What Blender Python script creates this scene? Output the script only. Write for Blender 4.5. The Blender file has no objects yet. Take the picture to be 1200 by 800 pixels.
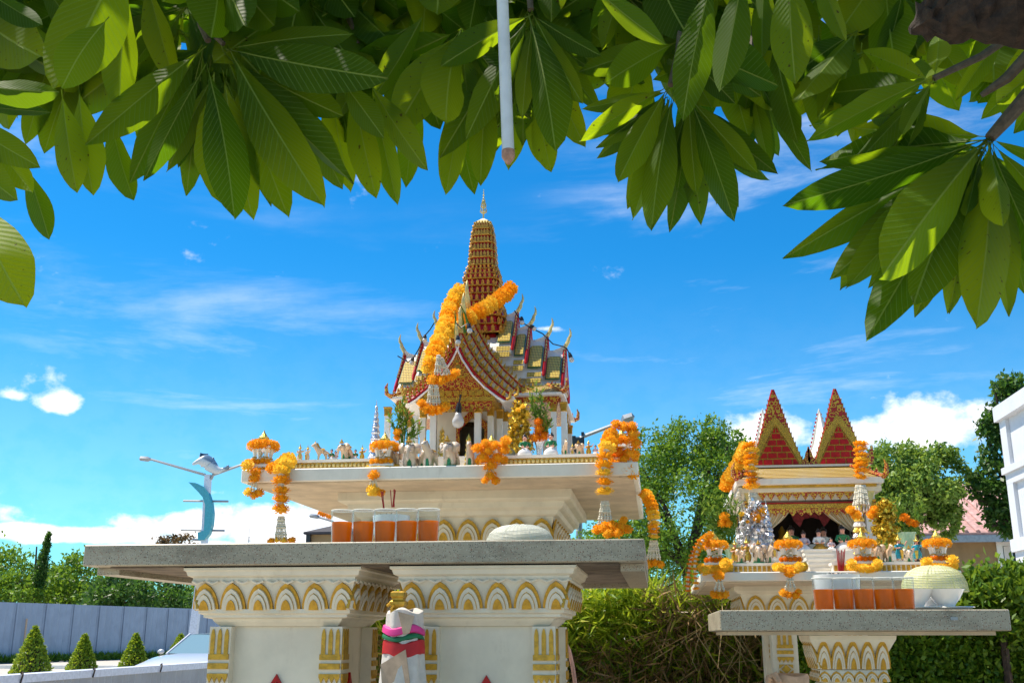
import bpy, bmesh, math, random
import numpy as np
from mathutils import Vector, Matrix, noise
R = math.radians
random.seed(7)
rng = np.random.default_rng(7)
C = bpy.context.scene.collection
SC = bpy.context.scene

# ------------------------------------------------------------------ camera
PITCH, YAW, FPX = R(15.46), R(7.53), 1240.0
EYE = Vector((0, 0, 1.4))
cd = bpy.data.cameras.new('camera'); cam = bpy.data.objects.new('camera', cd); C.objects.link(cam)
cam.location = EYE; cam.rotation_euler = (R(90) + PITCH, 0, YAW)
cd.sensor_width = 36; cd.lens = FPX / 1200 * 36; cd.clip_start = 0.05; cd.clip_end = 5000
SC.camera = cam
FW = Vector((-math.sin(YAW) * math.cos(PITCH), math.cos(YAW) * math.cos(PITCH), math.sin(PITCH)))
RT = Vector((math.cos(YAW), math.sin(YAW), 0)); UP = RT.cross(FW)

def ray(px, py):
    return FW + RT * ((px - 600) / FPX) + UP * ((400 - py) / FPX)
def P(px, py, Y):
    """point of the place seen at photo pixel (px, py) standing at depth Y"""
    d = ray(px, py); return EYE + d * (Y / d.y)
def mpp(px, py, Y):
    return Y / ray(px, py).y / FPX
def azel(px, py):
    d = ray(px, py).normalized(); return math.atan2(d.x, d.y), math.asin(d.z)

# ------------------------------------------------------------------ light, sky
SUN_DIR = Vector((-0.50, 0.10, 1.0)).normalized()      # towards the sun
SUN_EL = math.asin(SUN_DIR.z); SUN_AZ = math.atan2(SUN_DIR.x, SUN_DIR.y)
SKY_STRENGTH = 0.115
SUN_STRENGTH = 5.0
SC.view_settings.view_transform = 'Standard'; SC.view_settings.look = 'None'
SC.view_settings.gamma = 1; SC.view_settings.use_curve_mapping = False
SC.view_settings.exposure = 0.60
sl = bpy.data.lights.new('sun', 'SUN'); so = bpy.data.objects.new('sun', sl); C.objects.link(so)
sl.energy = SUN_STRENGTH; sl.angle = R(0.53); sl.color = (1, .92, .78)
so.rotation_euler = SUN_DIR.to_track_quat('Z', 'Y').to_euler()

w = bpy.data.worlds.new('World'); SC.world = w; w.use_nodes = True
nt = w.node_tree; nt.nodes.clear()

class NT:
    def __init__(s, tree): s.t = tree
    def n(s, typ, **kw):
        nd = s.t.nodes.new(typ)
        for k, v in kw.items():
            if k.startswith('i_'):
                nd.inputs[k[2:].replace('_', ' ')].default_value = v
            else: setattr(nd, k, v)
        return nd
    def l(s, a, b): s.t.links.new(a, b)
    def _in(s, nd, i, v):
        if v is None: return
        if isinstance(v, bpy.types.NodeSocket): s.l(v, nd.inputs[i])
        else: nd.inputs[i].default_value = v
    def m(s, op, a, b=None, c=None, clamp=False):
        nd = s.t.nodes.new('ShaderNodeMath'); nd.operation = op; nd.use_clamp = clamp
        s._in(nd, 0, a); s._in(nd, 1, b); s._in(nd, 2, c); return nd.outputs[0]
    def vm(s, op, a, b=None):
        nd = s.t.nodes.new('ShaderNodeVectorMath'); nd.operation = op
        s._in(nd, 0, a); s._in(nd, 1, b); return nd.outputs[0] if op not in ('DOT_PRODUCT', 'LENGTH') else nd.outputs['Value']
    def sep(s, v):
        nd = s.t.nodes.new('ShaderNodeSeparateXYZ'); s.l(v, nd.inputs[0]); return nd.outputs
    def comb(s, x, y, z):
        nd = s.t.nodes.new('ShaderNodeCombineXYZ'); s._in(nd, 0, x); s._in(nd, 1, y); s._in(nd, 2, z); return nd.outputs[0]
    def noise(s, vec, scale, detail=3, rough=.5, dist=0):
        nd = s.t.nodes.new('ShaderNodeTexNoise'); nd.inputs['Scale'].default_value = scale
        nd.inputs['Detail'].default_value = detail; nd.inputs['Roughness'].default_value = rough
        nd.inputs['Distortion'].default_value = dist
        if vec is not None: s.l(vec, nd.inputs['Vector'])
        return nd.outputs['Fac']
    def vor(s, vec, scale, feature='F1', out='Distance', rand=1):
        nd = s.t.nodes.new('ShaderNodeTexVoronoi'); nd.feature = feature; nd.inputs['Scale'].default_value = scale
        nd.inputs['Randomness'].default_value = rand
        if vec is not None: s.l(vec, nd.inputs['Vector'])
        return nd.outputs[out]
    def mix(s, f, a, b, typ='MIX'):
        nd = s.t.nodes.new('ShaderNodeMixRGB'); nd.blend_type = typ
        for i, v in enumerate((f, a, b)):
            if isinstance(v, (tuple, list)) and len(v) == 3: v = (*v, 1)
            s._in(nd, i, v)
        return nd.outputs[0]
    def ramp(s, f, pts):
        nd = s.t.nodes.new('ShaderNodeValToRGB'); e = nd.color_ramp.elements
        while len(e) < len(pts): e.new(.5)
        for i, (p, c) in enumerate(pts): e[i].position = p; e[i].color = (*c, 1) if len(c) == 3 else c
        s.l(f, nd.inputs[0]); return nd.outputs[0]
    def step(s, v, lo, hi):
        nd = s.t.nodes.new('ShaderNodeMapRange'); nd.interpolation_type = 'SMOOTHSTEP'
        s._in(nd, 0, v); nd.inputs[1].default_value = lo; nd.inputs[2].default_value = hi
        return nd.outputs[0]

W = NT(nt)
sky = W.n('ShaderNodeTexSky', sky_type='NISHITA', sun_disc=False)
sky.sun_elevation = SUN_EL; sky.sun_rotation = SUN_AZ
sky.air_density = 1.0; sky.dust_density = 0.15; sky.ozone_density = 3.5; sky.altitude = 0
hs = W.n('ShaderNodeHueSaturation'); hs.inputs['Saturation'].default_value = 1.33; hs.inputs['Value'].default_value = 1.0
W.l(sky.outputs[0], hs.inputs['Color'])
skyc = W.mix(1.0, hs.outputs[0], (0.25, 0.93, 1.03), 'MULTIPLY')
tc = W.n('ShaderNodeTexCoord')
x, y, z = W.sep(tc.outputs['Generated'])
az = W.m('ARCTAN2', x, y); el = W.m('ARCSINE', z)
# cloud banks: (photo px, py, half sizes in px, weight) -> azimuth / elevation lobes
cum = [(340, 614, 95, 26, 1.05), (235, 614, 85, 19, .80), (60, 625, 140, 10, .85), (300, 640, 160, 9, .6), (73, 471, 25, 13, .80), (12, 463, 20, 6, .32), (250, 576, 26, 7, .34),
       (-330, 600, 220, 50, .8), (1560, 520, 220, 60, .8), (1000, 508, 150, 24, .68), (1110, 497, 90, 30, .70), (890, 505, 70, 26, .55), (640, 385, 22, 4, .3), (1370, 260, 100, 30, .4)]
bias = None
for px, py, sx, sy, wt in cum:
    a0, e0 = azel(px, py)
    u = W.m('MULTIPLY', W.m('SUBTRACT', az, a0), FPX / sx); v = W.m('MULTIPLY', W.m('SUBTRACT', el, e0), FPX / sy)
    g = W.m('MULTIPLY', W.m('EXPONENT', W.m('MULTIPLY', W.m('ADD', W.m('MULTIPLY', u, u), W.m('MULTIPLY', v, v)), -1)), wt)
    bias = g if bias is None else W.m('MAXIMUM', bias, g)
vec = W.comb(W.m('MULTIPLY', az, 1.0), W.m('MULTIPLY', el, 1.35), 0)
n1 = W.noise(vec, 15, 9, .58); n2 = W.noise(vec, 30, 6, .6)
side = W.m('MULTIPLY', W.step(W.m('ABSOLUTE', W.m('ADD', az, YAW)), .75, 1.2), W.step(el, 1.25, .8))   # unseen broken cloud added outside the view for whiter fill light
bias = W.m('MAXIMUM', bias, W.m('MULTIPLY', side, .22))
dens = W.step(W.m('ADD', W.m('ADD', W.m('MULTIPLY', n1, 1.5), -0.85), bias), .10, .50)
# thin high cirrus everywhere, streaked
vec2 = W.comb(W.m('ADD', W.m('MULTIPLY', az, 1.0), W.m('MULTIPLY', el, -.9)), W.m('MULTIPLY', el, 5.0), 3.0)
c1 = W.step(W.noise(vec2, 3.2, 8, .62, .3), .46, .80)
c2 = W.step(W.noise(W.comb(az, el, 7.0), 2.0, 2), .35, .7)
cir = W.m('MULTIPLY', W.m('MULTIPLY', c1, c2), .55)
low = W.m('MULTIPLY', W.step(el, .36, .02), .16)
fac = W.m('MAXIMUM', dens, W.m('MAXIMUM', cir, low), clamp=True)
ccol = W.mix(W.step(n2, .35, .60), (6.6, 7.2, 8.1), (8.6, 8.6, 8.6))
W_out = W.n('ShaderNodeOutputWorld'); bg = W.n('ShaderNodeBackground')
bg.inputs['Strength'].default_value = SKY_STRENGTH
W.l(W.mix(fac, skyc, ccol), bg.inputs['Color']); W.l(bg.outputs[0], W_out.inputs['Surface'])

# ------------------------------------------------------------------ materials
def newmat(name):
    m = bpy.data.materials.new(name); m.use_nodes = True; t = m.node_tree; t.nodes.clear()
    N = NT(t); out = N.n('ShaderNodeOutputMaterial'); return m, N, out
def bump(N, h, strength=.3, dist=.01):
    b = N.n('ShaderNodeBump'); b.inputs['Strength'].default_value = strength; b.inputs['Distance'].default_value = dist
    N.l(h, b.inputs['Height']); return b.outputs[0]
def mat(name, col, rough=.5, metal=0, var=.12, scale=20, bmp=.15, spec=.5, dirt=0, dirtcol=(.12, .09, .06), trans=0, tcol=None, coat=0, bscale=None):
    m, N, out = newmat(name); p = N.n('ShaderNodeBsdfPrincipled')
    ge = N.n('ShaderNodeNewGeometry').outputs['Position']
    n = N.noise(ge, scale, 5, .6)
    c = N.mix(W_fac(N, n), tuple(x * (1 - var) for x in col), tuple(min(1, x * (1 + var)) for x in col))
    if dirt:
        sx, sy, sz = N.sep(ge)
        st = N.noise(N.comb(sx, sy, N.m('MULTIPLY', sz, .22)), 22, 6, .65)
        sp = N.noise(ge, 9, 5, .7)
        d = N.m('MULTIPLY', N.step(st, .50, .78), N.step(sp, .42, .72)); c = N.mix(N.m('MULTIPLY', d, dirt), c, dirtcol)
    N.l(c, p.inputs['Base Color']); p.inputs['Roughness'].default_value = rough; p.inputs['Metallic'].default_value = metal
    p.inputs['Specular IOR Level'].default_value = spec; p.inputs['Coat Weight'].default_value = coat
    if bmp: N.l(bump(N, N.noise(ge, bscale or scale * 3, 4, .6), bmp, .004), p.inputs['Normal'])
    s = p.outputs[0]
    if trans:
        tr = N.n('ShaderNodeBsdfTranslucent'); tr.inputs[0].default_value = (*(tcol or col), 1)
        mx = N.n('ShaderNodeMixShader'); mx.inputs[0].default_value = trans; N.l(s, mx.inputs[1]); N.l(tr.outputs[0], mx.inputs[2]); s = mx.outputs[0]
    N.l(s, out.inputs['Surface']); return m
def W_fac(N, n): return N.step(n, .3, .7)

M = {}
M['cream'] = mat('cream_paint', (.68, .62, .50), .5, var=.08, scale=7, bmp=.16, dirt=.6, dirtcol=(.30, .22, .14))
M['white'] = mat('white_paint', (.80, .755, .68), .45, var=.06, scale=9, bmp=.12, dirt=.55, dirtcol=(.33, .27, .2))
M['plain_white'] = mat('glossy_white', (.80, .78, .74), .25, var=.04, scale=30, bmp=.03, coat=.4)
M['pale'] = mat('pale_wall_paint', (.62, .63, .66), .6, var=.05, scale=3, bmp=.05, dirt=.25)
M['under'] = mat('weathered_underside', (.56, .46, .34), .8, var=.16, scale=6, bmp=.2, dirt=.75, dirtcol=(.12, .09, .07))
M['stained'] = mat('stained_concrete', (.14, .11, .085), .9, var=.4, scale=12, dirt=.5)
M['gold'] = mat('gold_paint', (.50, .28, .025), .40, .40, var=.22, scale=60, bmp=.25)
M['gold2'] = mat('gold_leaf_foil', (.86, .56, .10), .28, .75, var=.25, scale=90, bmp=.5)
M['palegold'] = mat('pale_gold_finial', (.62, .50, .20), .4, .35, var=.2, scale=60)
M['red'] = mat('red_lacquer', (.40, .008, .010), .35, var=.2, scale=40, bmp=.05, spec=.25)
M['darkred'] = mat('maroon_cloth', (.20, .015, .02), .7, var=.4, scale=90)
M['green'] = mat('green_trim', (.01, .14, .07), .35, var=.2)
M['silver'] = mat('silver_foil', (.66, .66, .70), .22, .9, var=.25, scale=70, bmp=.8)
M['black'] = mat('black_plastic', (.015, .015, .017), .4)
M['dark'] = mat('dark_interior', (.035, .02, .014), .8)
M['tile'] = None
M['jasmine'] = mat('jasmine_white', (.78, .72, .58), .6, var=.15, scale=120, trans=.2)
M['incense'] = mat('red_incense', (.35, .008, .01), .6)
M['skin'] = mat('painted_skin', (.74, .36, .26), .4)
M['hair'] = mat('painted_black_hair', (.012, .01, .01), .3)
M['greencloth'] = mat('painted_green', (.02, .20, .07), .3, var=.4, scale=150)
M['tealcloth'] = mat('painted_turquoise', (.02, .30, .40), .3, var=.5, scale=200)
M['pinkcream'] = mat('ivory_glaze', (.70, .50, .33), .3, var=.12, scale=60)
M['wood'] = mat('bark', (.055, .035, .025), .9, var=.5, scale=30, bmp=1.0)
M['limb'] = mat('dark_rough_bark', (.026, .016, .011), .95, var=.6, scale=45, bmp=1.0)
M['twig'] = mat('grey_twig', (.075, .06, .04), .8, var=.3, scale=60, bmp=.6)
M['petiole'] = mat('green_petiole', (.16, .24, .04), .5, var=.2, trans=.3)
M['straw'] = mat('dry_straw', (.46, .33, .15), .8, var=.3, trans=.2)
M['pinkcloth'] = mat('pink_sash', (.80, .05, .30), .6, var=.15, trans=.15)
M['redcloth'] = mat('red_sash', (.50, .01, .015), .6, var=.15, trans=.1)
M['greensash'] = mat('green_sash', (.01, .16, .06), .6, var=.15, trans=.1)
M['gauze'] = mat('white_gauze', (.72, .68, .64), .8, var=.1, scale=50, bmp=.4, trans=.25, tcol=(.8, .75, .7))
M['tancloth'] = mat('tan_cloth', (.52, .36, .25), .85, var=.15, scale=30, bmp=.4)
M['hose'] = mat('faded_pink_hose', (.52, .30, .26), .6, var=.2)
M['vase'] = mat('celadon_glaze', (.30, .48, .33), .2, var=.1, coat=.5)
M['concrete'] = mat('sunlit_concrete', (.46, .42, .36), .9, var=.18, scale=2.5, bmp=.2)  # the concrete's own light tone
M['paving'] = mat('tan_paving', (.52, .44, .33), .9, var=.15, scale=3, bmp=.2)
M['housewall'] = mat('ochre_render', (.30, .20, .10), .9, var=.12, scale=4)
M['rooftile'] = mat('pink_roof_tile', (.46, .27, .24), .7, var=.2, scale=9)
M['glassdark'] = mat('dark_glass', (.02, .025, .03), .08)
M['poleblue'] = mat('turquoise_paint', (.06, .34, .42), .4)
M['polegrey'] = mat('lilac_white_paint', (.62, .64, .72), .5)
M['steel'] = mat('galvanised_steel', (.30, .32, .34), .45, .5)
M['dolphin'] = mat('grey_blue_dolphin', (.13, .19, .27), .35)
M['dolphinw'] = mat('pale_dolphin_belly', (.55, .58, .60), .4)
M['carpaint'] = mat('silver_car_paint', (.58, .58, .60), .3, .1, var=.03, coat=1)
M['rubber'] = mat('black_rubber', (.02, .02, .02), .8)
M['bowl'] = mat('white_porcelain', (.84, .83, .82), .15, var=.02, coat=.6)
M['brownroof'] = mat('dark_slate_roof', (.05, .045, .05), .8)
M['antenna'] = mat('aerial_metal', (.25, .27, .3), .5)
M['bulb'] = mat('frosted_bulb_glass', (.66, .66, .66), .2, var=.02, coat=.5, trans=.2)
M['tube'] = mat('grey_white_tube', (.52, .56, .58), .35, var=.1, scale=15, coat=.3)
M['tubeend'] = mat('rusty_cap', (.30, .17, .12), .6, var=.3, scale=80)
M['statue'] = mat('statue_glaze', (.66, .53, .41), .3, var=.06, scale=40, bmp=.03, coat=.3, dirt=.3)
M['dress_mauve'] = mat('mauve_glaze', (.5, .42, .5), .3)

def petalmat(name, c1, c2, deep):
    m, N, out = newmat(name)
    oi = N.n('ShaderNodeObjectInfo'); isl = N.n('ShaderNodeNewGeometry').outputs['Random Per Island']
    base = N.mix(oi.outputs['Random'], c1, c2); c = N.mix(N.m('MULTIPLY', isl, .55), base, deep)
    d = N.n('ShaderNodeBsdfPrincipled'); N.l(c, d.inputs['Base Color']); d.inputs['Roughness'].default_value = .65; d.inputs['Specular IOR Level'].default_value = .2
    t = N.n('ShaderNodeBsdfTranslucent'); N.l(c, t.inputs[0]); mx = N.n('ShaderNodeMixShader'); mx.inputs[0].default_value = .28
    N.l(d.outputs[0], mx.inputs[1]); N.l(t.outputs[0], mx.inputs[2]); N.l(mx.outputs[0], out.inputs['Surface']); return m
M['orange'] = petalmat('orange_marigold_petals', (.97, .47, .015), (.99, .56, .03), (.94, .34, .008))
M['yellow'] = petalmat('golden_marigold_petals', (.99, .66, .05), (1.0, .76, .10), (.97, .50, .02))
M['deep'] = petalmat('deep_orange_marigold_petals', (.92, .30, .008), (.94, .38, .012), (.82, .20, .005))

def leafmat(name, dark, light, transc, tf=.4, rough=.45, yellow=None):
    m, N, out = newmat(name)
    isl = N.n('ShaderNodeNewGeometry').outputs['Random Per Island']
    c = N.mix(isl, dark, light)
    if yellow: c = N.mix(N.step(isl, .86, .95), c, yellow)
    d = N.n('ShaderNodeBsdfPrincipled'); N.l(c, d.inputs['Base Color']); d.inputs['Roughness'].default_value = rough
    d.inputs['Specular IOR Level'].default_value = .35
    t = N.n('ShaderNodeBsdfTranslucent'); N.l(N.mix(isl, tuple(.8 * v for v in transc), transc), t.inputs[0]); mx = N.n('ShaderNodeMixShader'); mx.inputs[0].default_value = tf
    N.l(d.outputs[0], mx.inputs[1]); N.l(t.outputs[0], mx.inputs[2]); N.l(mx.outputs[0], out.inputs['Surface']); return m
M['treeleaf'] = leafmat('mid_green_foliage', (.04, .12, .010), (.16, .29, .025), (.28, .44, .03), .38)
M['darkleaf'] = leafmat('deep_green_foliage', (.022, .07, .012), (.08, .17, .025), (.13, .27, .03), .35)
M['broadleaf'] = leafmat('pale_green_foliage', (.07, .17, .02), (.28, .40, .08), (.34, .46, .05), .38)
M['hedgeleaf'] = leafmat('box_hedge_leaves', (.04, .12, .008), (.17, .28, .02), (.30, .42, .03), .35)
M['coneleaf'] = leafmat('clipped_cone_leaves', (.09, .19, .01), (.34, .44, .03), (.42, .5, .03), .38)
M['redleaf'] = leafmat('bronze_leaves', (.08, .06, .02), (.22, .12, .05), (.25, .15, .05), .3)
M['grassblade'] = leafmat('bamboo_grass_blades', (.11, .24, .01), (.38, .48, .03), (.50, .60, .03), .45, yellow=(.66, .52, .12))
M['dryblade'] = leafmat('dry_stalks', (.10, .06, .025), (.34, .22, .10), (.36, .25, .1), .15)
M['sprig'] = leafmat('palm_sprig_green', (.05, .16, .01), (.20, .34, .04), (.3, .4, .05), .35)
M['goldleafs'] = mat('gold_foil_leaves', (.75, .52, .06), .3, .7, var=.4, scale=40, bmp=.4)
M['silverleafs'] = mat('silver_foil_leaves', (.66, .66, .70), .28, .8, var=.35, scale=60, bmp=.5)

def terrazzo():
    m, N, out = newmat('terrazzo_slab'); p = N.n('ShaderNodeBsdfPrincipled'); ge = N.n('ShaderNodeNewGeometry').outputs['Position']
    base = N.mix(N.noise(ge, 14, 5, .7), (.29, .255, .19), (.41, .365, .28))
    base = N.mix(N.m('MULTIPLY', N.step(N.noise(N.comb(N.sep(ge)[0], N.sep(ge)[1], N.m('MULTIPLY', N.sep(ge)[2], 3)), 5, 5, .7), .46, .72), .75), base, (.15, .12, .085))
    def chips(scale, thr, col, b, seed):
        nd = N.n('ShaderNodeTexVoronoi'); nd.inputs['Scale'].default_value = scale
        N.l(N.vm('ADD', ge, (seed, seed, seed)), nd.inputs['Vector'])
        r = N.sep(nd.outputs['Color'])[0]
        k = N.m('MULTIPLY', N.step(nd.outputs['Distance'], thr, thr * .75), N.m('GREATER_THAN', r, .45))
        return N.mix(k, b, col)
    base = chips(190, .30, (.045, .035, .03), base, 1); base = chips(150, .26, (.22, .08, .045), base, 5); base = chips(170, .25, (.48, .46, .40), base, 9)
    N.l(base, p.inputs['Base Color']); p.inputs['Roughness'].default_value = .45
    N.l(bump(N, N.noise(ge, 120, 3), .25, .002), p.inputs['Normal']); N.l(p.outputs[0], out.inputs['Surface']); return m
M['terrazzo'] = terrazzo()

def ornament(name, ca, cb, scale, thr=.42, metal=.4):
    """red lacquer ground with raised gilt scrolls"""
    m, N, out = newmat(name); ge = N.n('ShaderNodeNewGeometry').outputs['Position']
    v = N.vor(ge, scale, 'F1', 'Distance', .55); wv = N.m('SINE', N.m('MULTIPLY', v, 16)); k = N.step(N.m('ADD', wv, N.m('MULTIPLY', N.noise(ge, scale * 1.6, 3), .6)), thr - .15, thr + .15)
    p = N.n('ShaderNodeBsdfPrincipled'); N.l(N.mix(k, ca, cb), p.inputs['Base Color']); N.l(N.m('MULTIPLY', k, metal), p.inputs['Metallic'])
    p.inputs['Roughness'].default_value = .35; N.l(bump(N, k, .8, .006), p.inputs['Normal']); N.l(p.outputs[0], out.inputs['Surface']); return m
M['orn'] = ornament('gilt_scrolls_on_red', (.34, .012, .01), (.66, .40, .045), 42)
M['towergold'] = mat('aged_tower_gilding', (.52, .27, .035), .42, .35, var=.35, scale=90, bmp=.4)
M['goldpat'] = ornament('chased_gilding', (.30, .14, .010), (.74, .46, .05), 95, .1)
M['ornfine'] = ornament('fine_gilt_scrolls_on_red', (.36, .012, .01), (.70, .44, .05), 62, .2)

def rooftile(ca=(.30, .18, .012), cb=(.82, .62, .10)):
    """small fish scale tiles, yellow glaze: relief in the surface, too fine to build"""
    m, N, out = newmat('yellow_scale_tiles'); ge = N.n('ShaderNodeNewGeometry').outputs['Position']
    X, Y, Z = N.sep(ge); u = N.m('MULTIPLY', N.m('ADD', X, Y), 62.0); v = N.m('MULTIPLY', Z, 78.0)
    row = N.m('FLOOR', v); fu = N.m('FRACT', N.m('ADD', u, N.m('MULTIPLY', row, .5))); fv = N.m('FRACT', v)
    dx = N.m('SUBTRACT', fu, .5); d = N.m('SQRT', N.m('ADD', N.m('MULTIPLY', dx, dx), N.m('MULTIPLY', N.m('SUBTRACT', fv, 1.0), N.m('SUBTRACT', fv, 1.0))))
    k = N.step(d, .60, .42)
    p = N.n('ShaderNodeBsdfPrincipled'); N.l(N.mix(k, ca, cb), p.inputs['Base Color'])
    p.inputs['Roughness'].default_value = .3; N.l(bump(N, k, .6, .004), p.inputs['Normal']); N.l(p.outputs[0], out.inputs['Surface']); return m
M['tile'] = rooftile(); M['tiledark'] = rooftile((.16, .085, .008), (.52, .36, .045))  # one glaze twice: lightened for shaded wing panels, darkened for sunlit roofs

def corrugated(name, col):
    return mat(name, col, .5, .2, var=.08, scale=1.5, bmp=.05, dirt=.3)
M['bluesheet'] = corrugated('blue_grey_steel_sheet', (.27, .32, .42))
M['greysheet'] = corrugated('grey_steel_sheet', (.34, .35, .37))

def frangleaf():
    m, N, out = newmat('frangipani_leaf'); uv = N.n('ShaderNodeUVMap').outputs[0]; U, V, _ = N.sep(uv)
    oi = N.n('ShaderNodeObjectInfo').outputs['Random']; isl = N.n('ShaderNodeNewGeometry').outputs['Random Per Island']
    rnd = N.m('FRACT', N.m('ADD', oi, isl))
    a = N.m('ABSOLUTE', N.m('SUBTRACT', U, .5))
    side = N.m('FRACT', N.m('ADD', N.m('MULTIPLY', V, 23), N.m('MULTIPLY', a, -7)))
    vein = N.step(N.m('ABSOLUTE', N.m('SUBTRACT', side, .5)), .075, .02)
    broad = N.m('ABSOLUTE', N.m('SUBTRACT', side, .5))
    rib = N.step(a, .022, .008)
    ge = N.n('ShaderNodeNewGeometry').outputs['Position']
    nz = N.noise(ge, 18, 3)
    c = N.mix(rnd, (.010, .032, .003), (.026, .066, .005)); c = N.mix(N.m('MULTIPLY', nz, .3), c, (.05, .085, .008))
    c = N.mix(N.m('MULTIPLY', vein, .8), c, (.15, .24, .05)); c = N.mix(rib, c, (.22, .28, .06))
    spots = N.m('MULTIPLY', N.step(N.noise(ge, 90, 3), .66, .72), N.m('GREATER_THAN', rnd, .80)); c = N.mix(N.m('MULTIPLY', spots, .8), c, (.06, .025, .01))
    p = N.n('ShaderNodeBsdfPrincipled'); N.l(c, p.inputs['Base Color']); p.inputs['Roughness'].default_value = .55; p.inputs['Specular IOR Level'].default_value = .10
    hh = N.m('ADD', N.m('MULTIPLY', broad, .6), N.m('MULTIPLY', rib, 1.0)); N.l(bump(N, hh, .5, .004), p.inputs['Normal'])
    tcc = N.mix(rnd, (.14, .32, .003), (.50, .68, .008)); tcc = N.mix(N.m('MULTIPLY', N.m('MAXIMUM', vein, rib), .5), tcc, (.10, .22, .02)); tcc = N.mix(N.m('MULTIPLY', spots, .8), tcc, (.05, .02, .01))
    t = N.n('ShaderNodeBsdfTranslucent'); N.l(tcc, t.inputs[0]); mx = N.n('ShaderNodeMixShader'); mx.inputs[0].default_value = .46
    N.l(p.outputs[0], mx.inputs[1]); N.l(t.outputs[0], mx.inputs[2]); N.l(mx.outputs[0], out.inputs['Surface']); return m
M['frangi'] = frangleaf()

def glassmat(name, col, rough=.02, ior=1.33):
    m, N, out = newmat(name); p = N.n('ShaderNodeBsdfPrincipled'); p.inputs['Base Color'].default_value = (*col, 1)
    p.inputs['Transmission Weight'].default_value = 1; p.inputs['Roughness'].default_value = rough; p.inputs['IOR'].default_value = ior
    N.l(p.outputs[0], out.inputs['Surface']); return m
def thinplastic():
    m, N, out = newmat('clear_plastic'); g = N.n('ShaderNodeBsdfGlossy'); g.inputs['Roughness'].default_value = .12; t = N.n('ShaderNodeBsdfTransparent')
    t.inputs[0].default_value = (.93, .95, .96, 1); f = N.n('ShaderNodeLayerWeight'); f.inputs[0].default_value = .55; mx = N.n('ShaderNodeMixShader')
    df = N.n('ShaderNodeBsdfDiffuse'); df.inputs[0].default_value = (.85, .87, .88, 1); m2 = N.n('ShaderNodeMixShader'); m2.inputs[0].default_value = .25
    N.l(g.outputs[0], m2.inputs[1]); N.l(df.outputs[0], m2.inputs[2])
    N.l(N.m('ADD', N.m('MULTIPLY', N.m('POWER', f.outputs['Facing'], 4), .6), .012, clamp=True), mx.inputs[0]); N.l(t.outputs[0], mx.inputs[1]); N.l(m2.outputs[0], mx.inputs[2]); N.l(mx.outputs[0], out.inputs['Surface']); return m
M['plastic'] = thinplastic()
def tea():
    m, N, out = newmat('orange_tea'); p = N.n('ShaderNodeBsdfPrincipled'); p.inputs['Base Color'].default_value = (.58, .18, .004, 1); p.inputs['Roughness'].default_value = .35; p.inputs['Specular IOR Level'].default_value = .2
    t = N.n('ShaderNodeBsdfTranslucent'); t.inputs[0].default_value = (.98, .40, .010, 1); mx = N.n('ShaderNodeMixShader'); mx.inputs[0].default_value = .55
    tr = N.n('ShaderNodeBsdfTransparent'); tr.inputs[0].default_value = (.95, .42, .03, 1); m2 = N.n('ShaderNodeMixShader'); m2.inputs[0].default_value = .34
    N.l(p.outputs[0], mx.inputs[1]); N.l(t.outputs[0], mx.inputs[2]); N.l(mx.outputs[0], m2.inputs[1]); N.l(tr.outputs[0], m2.inputs[2]); N.l(m2.outputs[0], out.inputs['Surface']); return m
M['tea'] = tea()
M['mesh_yellow'] = mat('yellow_woven_plastic', (.85, .84, .50), .5, var=.05, trans=.3)
M['mesh_white'] = mat('white_woven_plastic', (.84, .84, .78), .5, var=.03, trans=.3)

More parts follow.
